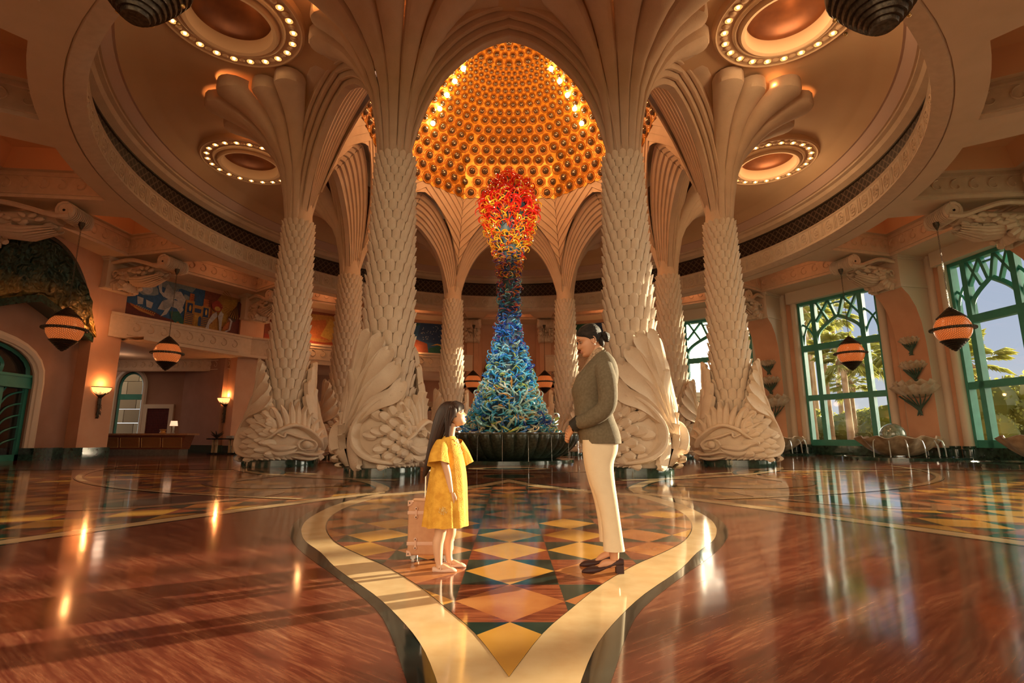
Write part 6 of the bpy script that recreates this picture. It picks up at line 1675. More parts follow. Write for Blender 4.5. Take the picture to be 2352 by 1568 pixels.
def head(parent, loc, H, yaw, pitch, skin, hairm, kind, roll=0.0):
    """face looks along +x before yaw; pitch > 0 looks up"""
    h = thing('head', '', '') if False else None
    S = H / 0.235
    R = Matrix.Rotation(yaw, 4, 'Z') @ Matrix.Rotation(-pitch, 4, 'Y') @ Matrix.Rotation(roll, 4, 'X')
    T = Matrix.Translation(loc) @ R @ Matrix.Scale(S, 4) @ Matrix.Translation((0, 0, -0.12))
    mb = MB(); rows = []; n = 40
    tab = [Vector((a, b, c)) for a, b, c, d in FACE]; HW = [(a, d) for a, b, c, d in FACE]
    def sec(t): return interp([(a, b) for a, b, c, d in FACE], t), interp([(a, c) for a, b, c, d in FACE], t), interp(HW, t)
    ts = [0, .015, .03, .06, .09, .12, .15, .175, .2, .215, .23, .245, .26, .28, .30, .32, .345, .37, .4, .43, .46, .49, .52, .55, .58, .62, .66, .72, .78, .84, .89, .93, .97, .99, 1.0]
    for t in ts:
        xf, xb, hw = sec(t); cx = (xf + xb) / 2 + 0.012; row = []
        for k in range(n):
            a = 2 * pi * k / n; c, s = cos(a), sin(a)
            x = cx + (xf - cx if c > 0 else cx - xb) * c; y = hw * s * (1 - 0.10 * max(0, c) ** 2)
            if c > 0:
                ay = abs(y)
                nose = max(0, 1 - abs(t - 0.335) / 0.035) * 0.024 if t < 0.335 else max(0, 1 - (t - 0.335) / 0.24) * 0.024
                x += nose * math.exp(-(ay / (0.0115 + (0.006 if t < .36 else 0))) ** 2)
                x += 0.008 * math.exp(-((t - .236) / .018) ** 2 - (ay / .022) ** 2) + 0.007 * math.exp(-((t - .190) / .018) ** 2 - (ay / .02) ** 2) - 0.005 * math.exp(-((t - .213) / .008) ** 2 - (ay / .026) ** 2)
                x += 0.007 * math.exp(-((t - .07) / .05) ** 2 - (ay / .022) ** 2)
                x -= 0.012 * math.exp(-((t - .50) / .045) ** 2 - ((ay - .032) / .017) ** 2)
                x += 0.005 * math.exp(-((t - .585) / .03) ** 2 - ((ay - .03) / .03) ** 2)
                x += 0.006 * math.exp(-((t - .38) / .07) ** 2 - ((ay - .042) / .02) ** 2)
            row.append((x, y, t * 0.235))
        rows.append(row)
    mb.grid(rows, 0, close=True)
    # ears
    for sg in (-1, 1):
        ep = [(-0.008 + 0.016 * cos(q) - 0.006, sg * (0.077 + 0.003 * cos(q + 3)), 0.105 + 0.028 * sin(q) + 0.0) for q in [2 * pi * i / 12 for i in range(12)]]
        mb.tube(ep, 0.0045, 6, 0, closed=True); mb.ball((-0.013, sg * 0.075, 0.104), (0.012, 0.0065, 0.025), 10, 8, 0)
    # neck stub for a continuous throat
    out = MB(); out.join(mb, T)
    eyes = MB()
    for sg in (-1, 1):
        eyes.ball((0.071, sg * 0.031, 0.118), (0.0115, 0.0135, 0.0085) if kind == 'girl' else (0.0095, 0.012, 0.0025), 12, 8, 0)
        if kind == 'woman': eyes.tube([(0.083, sg * 0.018, 0.1145), (0.0855, sg * 0.031, 0.1125), (0.077, sg * 0.046, 0.1145)], [0.0015, 0.0026, 0.0015], 5, 1)
        eyes.ball((0.0795, sg * 0.031, 0.118 + (0.002 if kind == 'girl' else -.002)), (0.0045, 0.0058, 0.0058 if kind == 'girl' else .003), 10, 6, 1)
        eyes.tube([(0.080, sg * 0.017, 0.1245), (0.084, sg * 0.031, 0.129), (0.075, sg * 0.046, 0.1245)], [0.0015, 0.002, 0.001], 5, 1)
        eyes.tube([(0.091, sg * 0.016, 0.138), (0.0925, sg * 0.032, 0.1435), (0.079, sg * 0.050, 0.139)], [0.002, 0.003, 0.001], 5, 1)
    e2 = MB(); e2.join(eyes, T); lips = MB()
    if kind == 'woman':
        lips.tube([(0.078, -0.026, 0.055), (0.090, -0.012, 0.0525), (0.0945, 0, 0.0535), (0.090, 0.012, 0.0525), (0.078, 0.026, 0.055)], [0.001, 0.003, 0.0035, 0.003, 0.001], 6)
        lips.tube([(0.078, -0.026, 0.054), (0.088, -0.014, 0.0435), (0.0915, 0, 0.0415), (0.088, 0.014, 0.0435), (0.078, 0.026, 0.054)], [0.001, 0.003, 0.004, 0.003, 0.001], 6)
    else:
        lips.tube([(0.083, -0.018, 0.051), (0.0925, -0.008, 0.0535), (0.094, 0, 0.053), (0.0925, 0.008, 0.0535), (0.083, 0.018, 0.051)], [0.001, 0.0028, 0.003, 0.0028, 0.001], 6)
        lips.tube([(0.083, -0.018, 0.050), (0.091, -0.009, 0.0465), (0.0925, 0, 0.046), (0.091, 0.009, 0.0465), (0.083, 0.018, 0.050)], [0.001, 0.003, 0.0038, 0.003, 0.001], 6)
    l2 = MB(); l2.join(lips, T)
    te = MB()
    if kind == 'woman': te.tube([(0.080, -0.018, 0.051), (0.0895, 0, 0.0485), (0.080, 0.018, 0.051)], 0.0035, 6)
    t2 = MB(); t2.join(te, T)
    # hair cap over the skull
    hb = MB(); rows = []; n = 36
    for i in range(17):
        t = 0.36 + 0.655 * i / 16; tt = min(1, t)
        xf, xb, hw = sec(tt); cx = (xf + xb) / 2; row = []
        for k in range(n + 1):
            # start behind one temple, go round the back to the other
            a_open = radians(interp([(0.3, 100), (0.45, 88), (0.55, 72), (0.62, 58), (0.70, 30), (0.78, 0)] if kind == 'woman' else [(0.3, 84), (0.50, 74), (0.55, 40), (0.58, 0)], t))
            a = a_open + (2 * pi - 2 * a_open) * k / n
            c, s = cos(a), sin(a); g = 0.0075 if kind == 'woman' else 0.010
            g2 = g + (0.004 if t > .9 else 0)
            edge = min(1, min(k, n - k) / 2.0) if a_open > 0.02 else 1
            row.append((cx + ((xf - cx) if c > 0 else (cx - xb)) * c + g2 * c * edge, (hw + g2 * edge) * s, min(t, 1.0) * 0.235 + (0.009 if i >= 15 else g2 * max(0, (t - .7)) * 2.5)))
        rows.append(row)
    hb.grid(rows)
    if kind == 'woman':
        hb.ball((-0.118, 0, 0.108), (0.031, 0.037, 0.035), 14, 10)
        hb.ball((-0.075, 0, 0.085), (0.030, 0.055, 0.045), 14, 10)
        for i in range(16):
            a = 2 * pi * i / 16; hb.tube([(-0.10 + 0.0 * i, 0.024 * cos(a), 0.108 + 0.024 * sin(a)), (-0.130, 0.036 * cos(a + .5), 0.108 + 0.036 * sin(a + .5)), (-0.152, 0.018 * cos(a + 1.2), 0.108 + 0.018 * sin(a + 1.2))], [0.006, 0.010, 0.006], 5)
    else:
        for i in range(41):
            a = radians(-66 + i * 3.3); xf, xb, hw = sec(0.60); cx = (xf + xb) / 2
            p0 = Vector((0.045 * cos(a), 0.045 * sin(a), 0.236)); p1 = Vector((cx + (xf - cx + .008) * cos(a), (hw + .007) * sin(a), 0.190)); p2 = Vector((cx + (xf - cx + 0.009) * cos(a), (hw + 0.008) * sin(a), 0.143 - 0.02 * abs(sin(a)) ** 3))
            hb.tube(cr([p0, p1, p2], 3), [0.006, 0.006, 0.0065, 0.0065, 0.0065, 0.006, 0.003], 5)
    h2 = MB(); h2.join(hb, T)
    return out, e2, l2, t2, h2, T
def limb(mb, pts, rad, m=0, n=12, sq=1.0): 
    c = cr(pts, 5); r = cr([(x, 0, 0) for x in rad], 5); mb.tube(c, [x.x for x in r], n, m, sq=sq)
def hand(mb, w, d, up, side, s=1.0, curl=1.0, m=0):
    """w wrist, d pointing along the fingers, up back-of-hand normal, side toward the thumb"""
    w = Vector(w); d = Vector(d).normalized(); up = Vector(up).normalized(); side = Vector(side).normalized()
    rows = []
    for i, (t, hw, th) in enumerate(((0.0, .024, .018), (.02, .028, .017), (.045, .037, .016), (.07, .041, .0145), (.086, .040, .012), (.092, .034, .009))):
        rows.append([w + d * t * s + side * (hw * s * cos(2 * pi * k / 12)) + up * (th * s * sin(2 * pi * k / 12)) for k in range(12)])
    mb.grid(rows, m, close=True); mb.add(rows[-1], [tuple(range(11, -1, -1))], m)
    for f, (o, L, r) in enumerate(((0.030, 0.070, .0085), (0.010, 0.079, .009), (-0.010, 0.073, .0085), (-0.029, 0.057, .0075))):
        p = w + d * 0.085 * s + side * o * s; pts = [p - d * 0.015 * s, p]; ang = 0.25 * curl
        for q, fr_ in enumerate((0.45, 0.30, 0.25)):
            p = p + (d * cos(ang) - up * sin(ang)) * L * fr_ * s; pts.append(p.copy()); ang += 0.62 * curl
        mb.tube(cr(pts, 3), [r * s * x for x in (1, 1, 1.02, 1.05, 1, .98, .96, .98, .92, .9, .88, .8, .5)], 7, m)
    p = w + d * 0.022 * s + side * 0.026 * s
    pts = [p - d * .012 * s, p + side * 0.016 * s + d * 0.014 * s, p + side * 0.026 * s + d * 0.040 * s - up * .006 * s, p + side * 0.022 * s + d * 0.064 * s - up * .016 * s]
    mb.tube(cr(pts, 3), [0.013 * s, .013 * s, .012 * s, .012 * s, .0115 * s, .011 * s, .0105 * s, .010 * s, .009 * s, .006 * s], 7, m)
def S_(Y, rows): 
    out = []
    for py, x0, x1, hw, yo in rows:
        a, z = G(x0, py, Y); b, _ = G(x1, py, Y); out.append((z, a, b, hw, Y + yo))
    return out
# ---------------------------------------------------------------- woman
YW_ = 3.86
wo = thing('person', 'woman in olive blazer and cream trousers smiling down at the girl, hands clasped', 'person', (0.62, YW_, 0), 0)
def loc(mb): return MB().join(mb, Matrix.Translation((-0.62, -YW_, 0)))
b = MB()
hx, hz = G(1354, 781, YW_)
hd, ey, li, te, ha, TM = head(None, (hx, YW_, hz), 0.232, pi, -radians(17), 'skin_w', 'hair_w', 'woman')
b.join(hd)
n0 = G(1370, 812, YW_); n1 = G(1378, 840, YW_); nt_ = G(1362, 795, YW_)
limb(b, [(nt_[0], YW_, nt_[1] + .01), (n0[0] + .005, YW_, n0[1]), (n1[0], YW_, n1[1] - .04)], [0.050, 0.055, 0.075], sq=1.0)
# legs under the trousers, ankles, feet, torso core: one continuous skin
hip = G(1382, 1040, YW_)
for yo, x0, ya, ankle, toe in ((-0.085, 0, 1296, (1408, 1262), (1362, 1306)), (0.10, -0.0, 1278, (1400, 1240), (1352, 1286))):
    Yl = YW_ + yo; a = G(*ankle, Yl); q = G(ankle[0] + 6, 1292 if yo < 0 else 1272, Yl)
    limb(b, [(hip[0], YW_ + yo * .8, hip[1]), (G(1388, 1120, Yl)[0], Yl, G(1388, 1120, Yl)[1]), (a[0], Yl, a[1] + 0.05), (q[0] - 0.005, Yl, q[1] + 0.02)], [0.075, 0.055, 0.040, 0.030])
    f0 = (q[0] - .005, Yl, q[1] + 0.015); tz = 0.028
    limb(b, [(q[0] + 0.004, Yl, q[1] + 0.01), (q[0] - 0.025, Yl, q[1] - 0.004), (q[0] - 0.075, Yl, 0.062), (q[0] - 0.115, Yl, 0.036)], [0.026, 0.031, 0.026, 0.014])
tz0 = G(1368, 900, YW_)
limb(b, [(n1[0], YW_, n1[1] - .05), (tz0[0], YW_, tz0[1]), hip and (hip[0], YW_, hip[1])], [0.07, 0.10, 0.09])
# hands clasped in front
wx, wz = G(1318, 984, YW_ - 0.10)
hand(b, (wx, YW_ - 0.075, wz), (-0.42, 0.75, -0.52), (-0.75, -0.6, 0.25), (0.1, 0.3, 1), 1.0, 1.25)
hand(b, (wx + 0.01, YW_ + 0.085, wz - 0.01), (-0.55, -0.72, -0.35), (-0.7, 0.6, 0.2), (0.1, -0.2, 1), 1.0, 1.25)
loc(b).build('body', M['skin_w'], wo, ang=60)
loc(ha).build('hair', M['hair_w'], wo, ang=60)['label'] = 'black hair pulled into a low bun'
fc = MB(); 
loc(ey).build('eyes', [M['white'], M['eye']], wo); loc(li).build('lips', M['lip'], wo); loc(te).build('teeth', M['teeth'], wo)
er = MB(); er.ball(TM @ Vector((-0.010, 0.090, 0.068)), 0.0075, 8, 6); er.ball(TM @ Vector((-0.010, -0.090, 0.068)), 0.0075, 8, 6)
loc(er).build('earring', M['pearl'], wo)
j = MB()
rows = S_(YW_, [(1018, 1334, 1424, .188, 0), (1005, 1331, 1423, .190, 0), (985, 1326, 1418, .182, 0), (962, 1322, 1409, .162, 0), (940, 1320, 1404, .148, 0), (918, 1318, 1408, .152, 0), (898, 1313, 1413, .162, 0), (880, 1317, 1417, .172, 0), (862, 1328, 1418, .185, 0), (844, 1340, 1415, .195, 0), (829, 1353, 1409, .165, 0), (818, 1362, 1402, .115, 0), (810, 1370, 1396, .070, 0)])
loft(j, smooth(rows, 3), p_=2.5, n=36, cap=True)
# sleeves
for sg in (-1, 1):
    Ys = YW_ + sg * 0.20; sh = G(1391, 846, Ys); el = G(1391 if sg < 0 else 1385, 934, Ys); wr_ = G(1322, 972, YW_ + sg * .10)
    up_ = G(1397, 880, Ys)
    limb(j, [(sh[0] - .01, YW_ + sg * 0.155, sh[1] + .018), (up_[0] - .01, Ys + sg * .012, up_[1]), (el[0], Ys + sg * .02, el[1]), (G(1355, 962, Ys)[0], YW_ + sg * 0.175, G(1355, 962, Ys)[1]), (wr_[0], YW_ + sg * 0.10, wr_[1])], [0.070, 0.070, 0.064, 0.055, 0.043], n=16)
loc(j).build('blazer', M['jacket'], wo, ang=60)
# dark folded cuffs
cf = MB()
for sg in (-1, 1):
    a = Vector((G(1330, 968, YW_ + sg * .1)[0], YW_ + sg * 0.125, G(1330, 968, YW_)[1])); c = Vector((G(1318, 977, YW_ + sg * .1)[0], YW_ + sg * 0.092, G(1318, 979, YW_)[1]))
    cf.tube([a, c], [0.047, 0.047], 14)
loc(cf).build('cuff', paint((0.018, 0.014, 0.010)), wo)
# lapel and collar, blouse
lp_ = MB()
for sg in (-1, 1):
    c = [(*G(1386, 806, YW_), 0.055), (*G(1372, 820, YW_), 0.085), (*G(1350, 845, YW_), 0.10), (*G(1328, 868, YW_), 0.085), (*G(1315, 888, YW_), 0.045)]
    pts = [Vector((x, YW_ + sg * yy, z)) for x, z, yy in c]
    q = cr(pts, 4); wd = cr([(x, 0, 0) for x in (0.012, 0.024, 0.032, 0.028, 0.008)], 4)
    lp_.tube(q, [w_.x for w_ in wd], 8, 0, sq=0.6)
loc(lp_).build('lapel', M['jacket'], wo, ang=60)
bl = MB()
rows = S_(YW_, [(900, 1316, 1380, .05, 0), (884, 1312, 1385, .07, 0), (866, 1322, 1388, .085, 0), (845, 1338, 1390, .085, 0), (826, 1349, 1390, .070, 0), (808, 1355, 1388, .062, 0), (800, 1362, 1387, .054, 0)])
loft(bl, smooth(rows, 3), p_=2.2, n=28); loc(bl).build('lace_blouse', M['lace'], wo, ang=60)
tr = MB()
for yo, rws in ((-0.085, [(1264, 1386, 1435, .064), (1240, 1385, 1431, .062), (1200, 1382, 1425, .064), (1150, 1371, 1418, .070), (1100, 1353, 1411, .080), (1065, 1344, 1409, .088), (1035, 1339, 1418, .094), (1010, 1338, 1420, .090)]),
                (0.095, [(1242, 1377, 1420, .062), (1200, 1374, 1414, .062), (1150, 1365, 1408, .068), (1100, 1350, 1404, .078), (1065, 1342, 1404, .088), (1035, 1338, 1412, .094), (1010, 1338, 1414, .090)])):
    rr_ = S_(YW_ + yo, [(a, b_, c, d, 0) for a, b_, c, d in rws]); loft(tr, smooth(rr_, 4), p_=2.2, n=24)
loc(tr).build('trousers', M['trouser'], wo, ang=60)
def pump(mb, heel, toe_dir, L, hh, Y, w=0.036):
    """court shoe: heel = (x, z=0) at the back, toes along -x * toe_dir"""
    prof = [(0.00, 0.020, hh + 0.045, hh - .004), (0.10, 0.030, hh + 0.050, hh - 0.004), (0.25, 0.034, hh + 0.030, hh - 0.006), (0.42, 0.034, hh * 0.75 + 0.014, hh * 0.62), (0.58, 0.037, 0.045, 0.012), (0.72, 0.041, 0.048, 0.0), (0.85, 0.036, 0.040, 0.0), (0.95, 0.020, 0.028, 0.002), (1.0, 0.004, 0.016, 0.006)]
    rows = []
    for t, hw, zt, zb in prof:
        x = heel + toe_dir * L * t
        rows.append([(x, Y + hw * cos(q), lerp(zb, zt, 0.5 + 0.5 * sin(q)) if sin(q) < 0.5 or t > 0.6 else lerp(zb, zt, 0.5 + 0.5 * sin(q)) ) for q in [2 * pi * k / 14 for k in range(14)]])
    mb.grid(rows, 0, close=True); mb.add(rows[0], [tuple(range(14))], 0)
    x = heel + toe_dir * 0.028
    mb.prism([(x - 0.026 * toe_dir, Y - 0.024, 0), (x + .026 * toe_dir, Y - 0.024, 0), (x + .026 * toe_dir, Y + 0.024, 0), (x - .026 * toe_dir, Y + 0.024, 0)], (0, 0, hh + .004), 0)
sh_ = MB(); hxx = floor_x = G(1431, 1314, 3.80)[0]; pump(sh_, hxx, -1, 0.285, 0.052, YW_ - 0.085); loc(sh_).build('shoe', M['shoe_w'], wo, ang=45)
sh_ = MB(); pump(sh_, G(1418, 1295, 3.96)[0], -1, 0.27, 0.052, YW_ + 0.10); loc(sh_).build('shoe', M['shoe_w'], wo, ang=45)
# ---------------------------------------------------------------- girl
YG = 3.86
gi = thing('person', 'little girl in yellow dress with very long dark hair looking up at the woman', 'person', (-0.43, YG, 0), 0)
def locg(mb): return MB().join(mb, Matrix.Translation((0.43, -YG, 0)))
hx, hz = G(1044, 951, YG)
hd, ey, li, te, ha, TG = head(None, (hx, YG, hz), 0.180, 0.0, radians(16), 'skin_g', 'hair_g', 'girl')
b = MB(); b.join(hd)
a = G(1040, 975, YG); c = G(1034, 1003, YG); d_ = G(1032, 1030, YG)
limb(b, [(a[0] - .005, YG, a[1] + 0.01), (c[0], YG, c[1]), (d_[0], YG, d_[1])], [0.031, 0.032, 0.055])
hip = G(1022, 1150, YG)
limb(b, [(d_[0], YG, d_[1] + .02), (G(1026, 1080, YG)[0], YG, G(1026, 1080, YG)[1]), (hip[0], YG, hip[1])], [0.06, 0.075, 0.08])
for yo, kx, ax_, fy in ((-0.06, 1008, 1007, 1300), (0.075, 1032, 1030, 1284)):
    Yl = YG + yo; k_ = G(kx + 2, 1222 if yo < 0 else 1215, Yl); ca_ = G(kx - 1, 1250 if yo < 0 else 1240, Yl); an = G(ax_ + 1, fy - 8, Yl)
    limb(b, [(lerp(hip[0], k_[0], .3), Yl, hip[1] - .02), (k_[0] + .004, Yl, k_[1]), (ca_[0] - .004, Yl, ca_[1]), (an[0], Yl, max(0.05, an[1])), (an[0] + 0.01, Yl, 0.035)], [0.055, 0.040, 0.038, 0.024, 0.026])
    limb(b, [(an[0] - 0.005, Yl, 0.036), (an[0] + 0.03, Yl, 0.034), (an[0] + 0.065, Yl, 0.024), (an[0] + 0.09, Yl, 0.018)], [0.019, 0.022, 0.017, 0.008])
for sg in (-1, 1):
    Ys = YG + sg * 0.125; s0 = G(1013 if sg < 0 else 1050, 1034, Ys); e0 = G(1029 if sg < 0 else 1052, 1090, Ys); w0 = G(1036 if sg < 0 else 1052, 1130, Ys)
    limb(b, [(s0[0], YG + sg * .10, s0[1]), (G(1022 if sg < 0 else 1054, 1064, Ys)[0], YG + sg * .128, G(1022, 1064, Ys)[1]), (e0[0], Ys, e0[1]), (w0[0], Ys, w0[1])], [0.026, 0.026, 0.023, 0.017])
    hand(b, (w0[0], Ys, w0[1] + .004), (0.0, 0, -1), (0, sg * -1 * -1, 0.0) if sg < 0 else (0, 1, 0), (1, 0, -0.2), 0.66, 0.8)
locg(b).build('body', M['skin_g'], gi, ang=60)
locg(ey).build('eyes', [M['white'], M['eye']], gi); locg(li).build('lips', M['lip'], gi)
hb = MB(); hb.join(ha); r3 = random.Random(21)
C0 = TG @ Vector((-0.03, 0, 0.20)); 
guide = [(1022, 935), (1008, 955), (999, 985), (993, 1015), (986, 1045), (979, 1072), (973, 1094)]
gp = [Vector((G(x, y, YG)[0], YG, G(x, y, YG)[1])) for x, y in guide]
spine = [Vector((G(x, y, YG)[0], YG, G(x, y, YG)[1])) for x, y in ((1036, 921), (1031, 928), (1023, 944), (1016, 962), (1009, 982), (1002, 1005), (995, 1030), (988, 1055), (980, 1078), (973, 1097))]
wide = [(.010, .012), (.050, .046), (.062, .070), (.060, .078), (.053, .080), (.047, .074), (.041, .064), (.033, .05), (.022, .034), (.008, .012)]
SPN = cr(spine, 5); WD = cr([(a_, b_, 0) for a_, b_ in wide[:len(spine)]], 5)
rws = []
for i, p_ in enumerate(SPN):
    rws.append([p_ + Vector((WD[i].x * cos(q) * 0.9, WD[i].y * sin(q), 0.0)) for q in [2 * pi * k / 30 for k in range(30)]])
hb.grid(rws, close=True)
for i in range(170):
    a = r3.uniform(0, 2 * pi); rad = r3.uniform(0.88, 1.05); L = len(SPN); n_ = int(L * r3.choice([0.7, 0.85, 0.95, 1.0, 1.0])); st_ = 2; w0_ = r3.uniform(-.3, .3)
    pts = [SPN[k] + Vector((WD[k].x * cos(a + w0_ * k / L) * rad * 0.9, WD[k].y * sin(a + w0_ * k / L) * rad, 0)) for k in range(st_, n_, 2)]
    if len(pts) > 3: hb.tube(pts, [0.0055 * (1 - 0.75 * (k / len(pts)) ** 3) for k in range(len(pts))], 4)
# side locks by the cheek
for sg in (-1, 1):
    for i in range(16):
        x = 0.030 - 0.0065 * i; yy = sg * (0.074 + 0.006 * sin(i * 2.1))
        hb.tube(cr([TG @ Vector((x * .6 + .004, sg * 0.045, 0.222)), TG @ Vector((x, yy * 1.12, 0.165)), TG @ Vector((x - .012 - 0.001 * i, yy * 1.16, 0.115)), TG @ Vector((x * .6 - 0.055, yy * 1.14, 0.06)), TG @ Vector((x * .4 - .085, yy * 1.08, -0.01)), TG @ Vector((x * .3 - .115, yy * 0.95, -0.10))], 3), [0.0075] * 10 + [0.006, .005, .005, .004, .003, .002], 5)
locg(hb).build('hair', M['hair_g'], gi, ang=60)['label'] = 'very long straight dark hair with a fringe'
d = MB()
rows = S_(YG, [(1206, 970, 1074, .155, 0), (1180, 974, 1074, .150, 0), (1150, 978, 1073, .145, 0), (1110, 984, 1072, .135, 0), (1075, 990, 1069, .122, 0), (1045, 997, 1063, .108, 0), (1025, 1004, 1056, .098, 0), (1010, 1012, 1050, .080, 0), (1001, 1020, 1045, .055, 0)])
loft(d, smooth(rows, 4), p_=2.15, n=72, cap=False, fold=0.0)
# pleats hanging from the yoke
v = []
zt = rows[-1][0]; zb = rows[0][0]
for (x, y, z) in d.v:
    f = min(1, max(0, (zt - 0.10 - z) / (zt - zb))); cx = -0.45
    a = atan2(y - YG, x - G(1025, 1100, YG)[0]); k = 1 + f * (0.05 * sin(9 * a + 1.0) + 0.03 * sin(17 * a + z * 9))
    gx = G(1025, 1100, YG)[0]; v.append((gx + (x - gx) * k, YG + (y - YG) * k, z + 0.004 * sin(9 * a) * f))
d.v = v
for sg in (-1, 1):
    a = G(1018 if sg < 0 else 1046, 1016, YG); m_ = G(1013 if sg < 0 else 1054, 1038, YG); e_ = G(1013 if sg < 0 else 1060, 1064, YG)
    c = cr([(a[0], YG + sg * 0.060, a[1]), (m_[0], YG + sg * 0.115, m_[1]), (e_[0], YG + sg * 0.155, e_[1])], 6); L = len(c); rws = []
    for i, p in enumerate(c):
        r = lerp(0.046, 0.072, i / (L - 1)); tdir = (c[min(i + 1, L - 1)] - c[max(i - 1, 0)]).normalized(); s1 = Vector((1, 0, 0)); s2 = tdir.cross(s1).normalized(); s1 = s2.cross(tdir)
        rws.append([p + (s1 * cos(q) * 1.05 + s2 * sin(q) * 0.8) * r * (1 + 0.10 * (i / L) * sin(6 * q)) for q in [2 * pi * k / 24 for k in range(24)]])
    d.grid(rws, 0, close=True)
locg(d).build('dress', M['dress'], gi, ang=70)
em_ = MB()
for i in range(70):
    u = r3.uniform(-1, 1); x, z = G(1046 + r3.uniform(-8, 13), 1008 + abs(r3.gauss(0, 1)) * 14, YG); 
    zz = z; xf = interp([(s[0], s[2]) for s in sorted(rows)], zz)
    y = u * 0.07; em_.ball((xf + 0.004 - 0.05 * (y / 0.1) ** 2, YG + y, zz), (0.004, 0.005, 0.005), 5, 4)
for i in range(60):
    a = r3.uniform(0, 2 * pi); R_ = r3.uniform(0.0, 0.03); x, z = G(1018, 1172, YG - .14)
    em_.ball((x + R_ * cos(a), YG - 0.152 - 0.0, z + R_ * sin(a)), 0.0028, 5, 4)
locg(em_).build('embroidery', paint((0.85, 0.62, 0.25)), gi)
def flat_shoe(mb, heel, L, Y, w=0.030):
    prof = [(0.0, .012, .034, .004), (0.06, .022, .040, 0), (0.25, .026, .030, 0), (0.5, .028, .026, 0), (0.66, .031, .034, 0), (0.82, .029, .033, 0), (0.94, .019, .024, 0.001), (1.0, .004, .014, .006)]
    rows = []
    for t, hw, zt, zb in prof:
        rows.append([(heel + L * t, Y + hw * cos(q), lerp(zb, zt, 0.5 + 0.5 * sin(q))) for q in [2 * pi * k / 14 for k in range(14)]])
    mb.grid(rows, 0, close=True); mb.add(rows[0], [tuple(range(14))], 0)
    mb.tube(cr([(heel + L * .36, Y - .028, .022), (heel + L * .33, Y, .066), (heel + L * .36, Y + .028, .022)], 4), 0.004, 5)
for yo, x0 in ((-0.06, 993), (0.075, 1016)):
    m_ = MB(); flat_shoe(m_, G(x0, 1310, YG + yo)[0], 0.168, YG + yo); locg(m_).build('shoe', M['shoe_g'], gi, ang=50)
# ---------------------------------------------------------------- trunk on wheels
M['case'] = mat('tan_case', (0.48, 0.24, 0.12), 0.6, col2=(0.52, 0.27, 0.14), scale=30); M['pinktrim'] = mat('pink_leather', (0.62, 0.38, 0.27), 0.6)
x0, zt = G(938, 1150, 4.06); x1, zb = G(1036, 1276, 4.06)
W_, H_ = x1 - x0, zt - zb; cx, cz = (x0 + x1) / 2, (zt + zb) / 2; D_ = 0.19; yc = 4.06 + D_ / 2
tk = thing('suitcase', 'tan vintage-style wheeled trunk with pale pink straps behind the girl', 'suitcase', (cx, yc, 0))
def rbox(mb, c, d, r, m=0, n=4):
    """box with rounded edges all round"""
    rows = []
    def ring_(k, z):
        out = []
        for q, (sx, sy) in enumerate(((1, 1), (-1, 1), (-1, -1), (1, -1))):
            for i in range(n + 1):
                a = pi / 2 * (q + i / n); out.append((c[0] + sx * (d[0] / 2 - r) + k * cos(a), c[1] + sy * (d[1] / 2 - r) + k * sin(a), z))
        return out
    zs = [(r * sin(pi / 2 * i / n), c[2] - d[2] / 2 + r - r * cos(pi / 2 * i / n)) for i in range(n + 1)]
    zs += [(k, 2 * c[2] - z) for k, z in reversed(zs)]
    rows = [ring_(k, z) for k, z in zs]
    mb.grid(rows, m, close=True); mb.add(rows[0], [tuple(range(len(rows[0]) - 1, -1, -1))], m); mb.add(rows[-1], [tuple(range(len(rows[0])))], m)
m_ = MB(); rbox(m_, (0, 0, cz), (W_, D_, H_), 0.018); m_.build('case_body', M['case'], tk)
for z in (zt - 0.085, zb + 0.085):
    m_ = MB(); rbox(m_, (0, 0, z), (W_ + 0.006, D_ + 0.006, 0.026), 0.003, n=2); m_.build('strap', M['pinktrim'], tk)
    for sx in (-1, 1):
        m_ = MB(); X = sx * (W_ / 2 - 0.062)
        rbox(m_, (X, -D_ / 2 - .004, z), (0.017, 0.006, 0.06), 0.0029, 0, 2)
        for q in (-1, 1): m_.ball((X, -D_ / 2 - .005, z + q * 0.030), (0.013, 0.005, 0.014), 10, 6, 0); m_.ball((X, -D_ / 2 - .010, z + q * 0.030), (0.005, 0.003, 0.005), 8, 5, 1)
        m_.build('buckle', [M['pinktrim'], M['bronze']], tk)
for sx in (-1, 1):
    for z in (zt, zb):
        m_ = MB(); sz = -1 if z == zt else 1; X = sx * (W_ / 2 + .003)
        pts = [(X, -D_ / 2 - .004, z - sz * .003)] + [(X - sx * 0.038 * cos(a), -D_ / 2 - .004, z + sz * 0.038 * sin(a)) for a in [pi / 2 * k / 6 for k in range(7)]]
        m_.prism(pts, (0, 0.05, 0), 0); m_.ball((X - sx * .014, -D_ / 2 - .006, z + sz * .014), (0.005, .004, .005), 8, 5, 1)
        m_.build('corner_cap', [M['pinktrim'], M['bronze']], tk)
for sx in (-1, 1):
    for sy in (-1, 1):
        m_ = MB(); X, Y_ = sx * (W_ / 2 - .045), sy * (D_ / 2 - .03)
        m_.box((X, Y_, zb - 0.008), (0.035, 0.035, 0.03), 0); m_.tube([(X - .009, Y_, 0.0225), (X + .009, Y_, 0.0225)], 0.0215, 16, 0); m_.box((X, Y_, 0.034), (0.012, 0.03, 0.03), 0)
        m_.build('wheel', paint((0.55, 0.5, 0.44)), tk)
m_ = MB()
hx_ = G(973, 1146, 4.1)[0] - cx
for dx in (0, 0.10): m_.tube([(hx_ + dx, 0.02, zt - .01), (hx_ + dx, 0.02, G(973, 1082, 4.1)[1])], 0.005, 8)
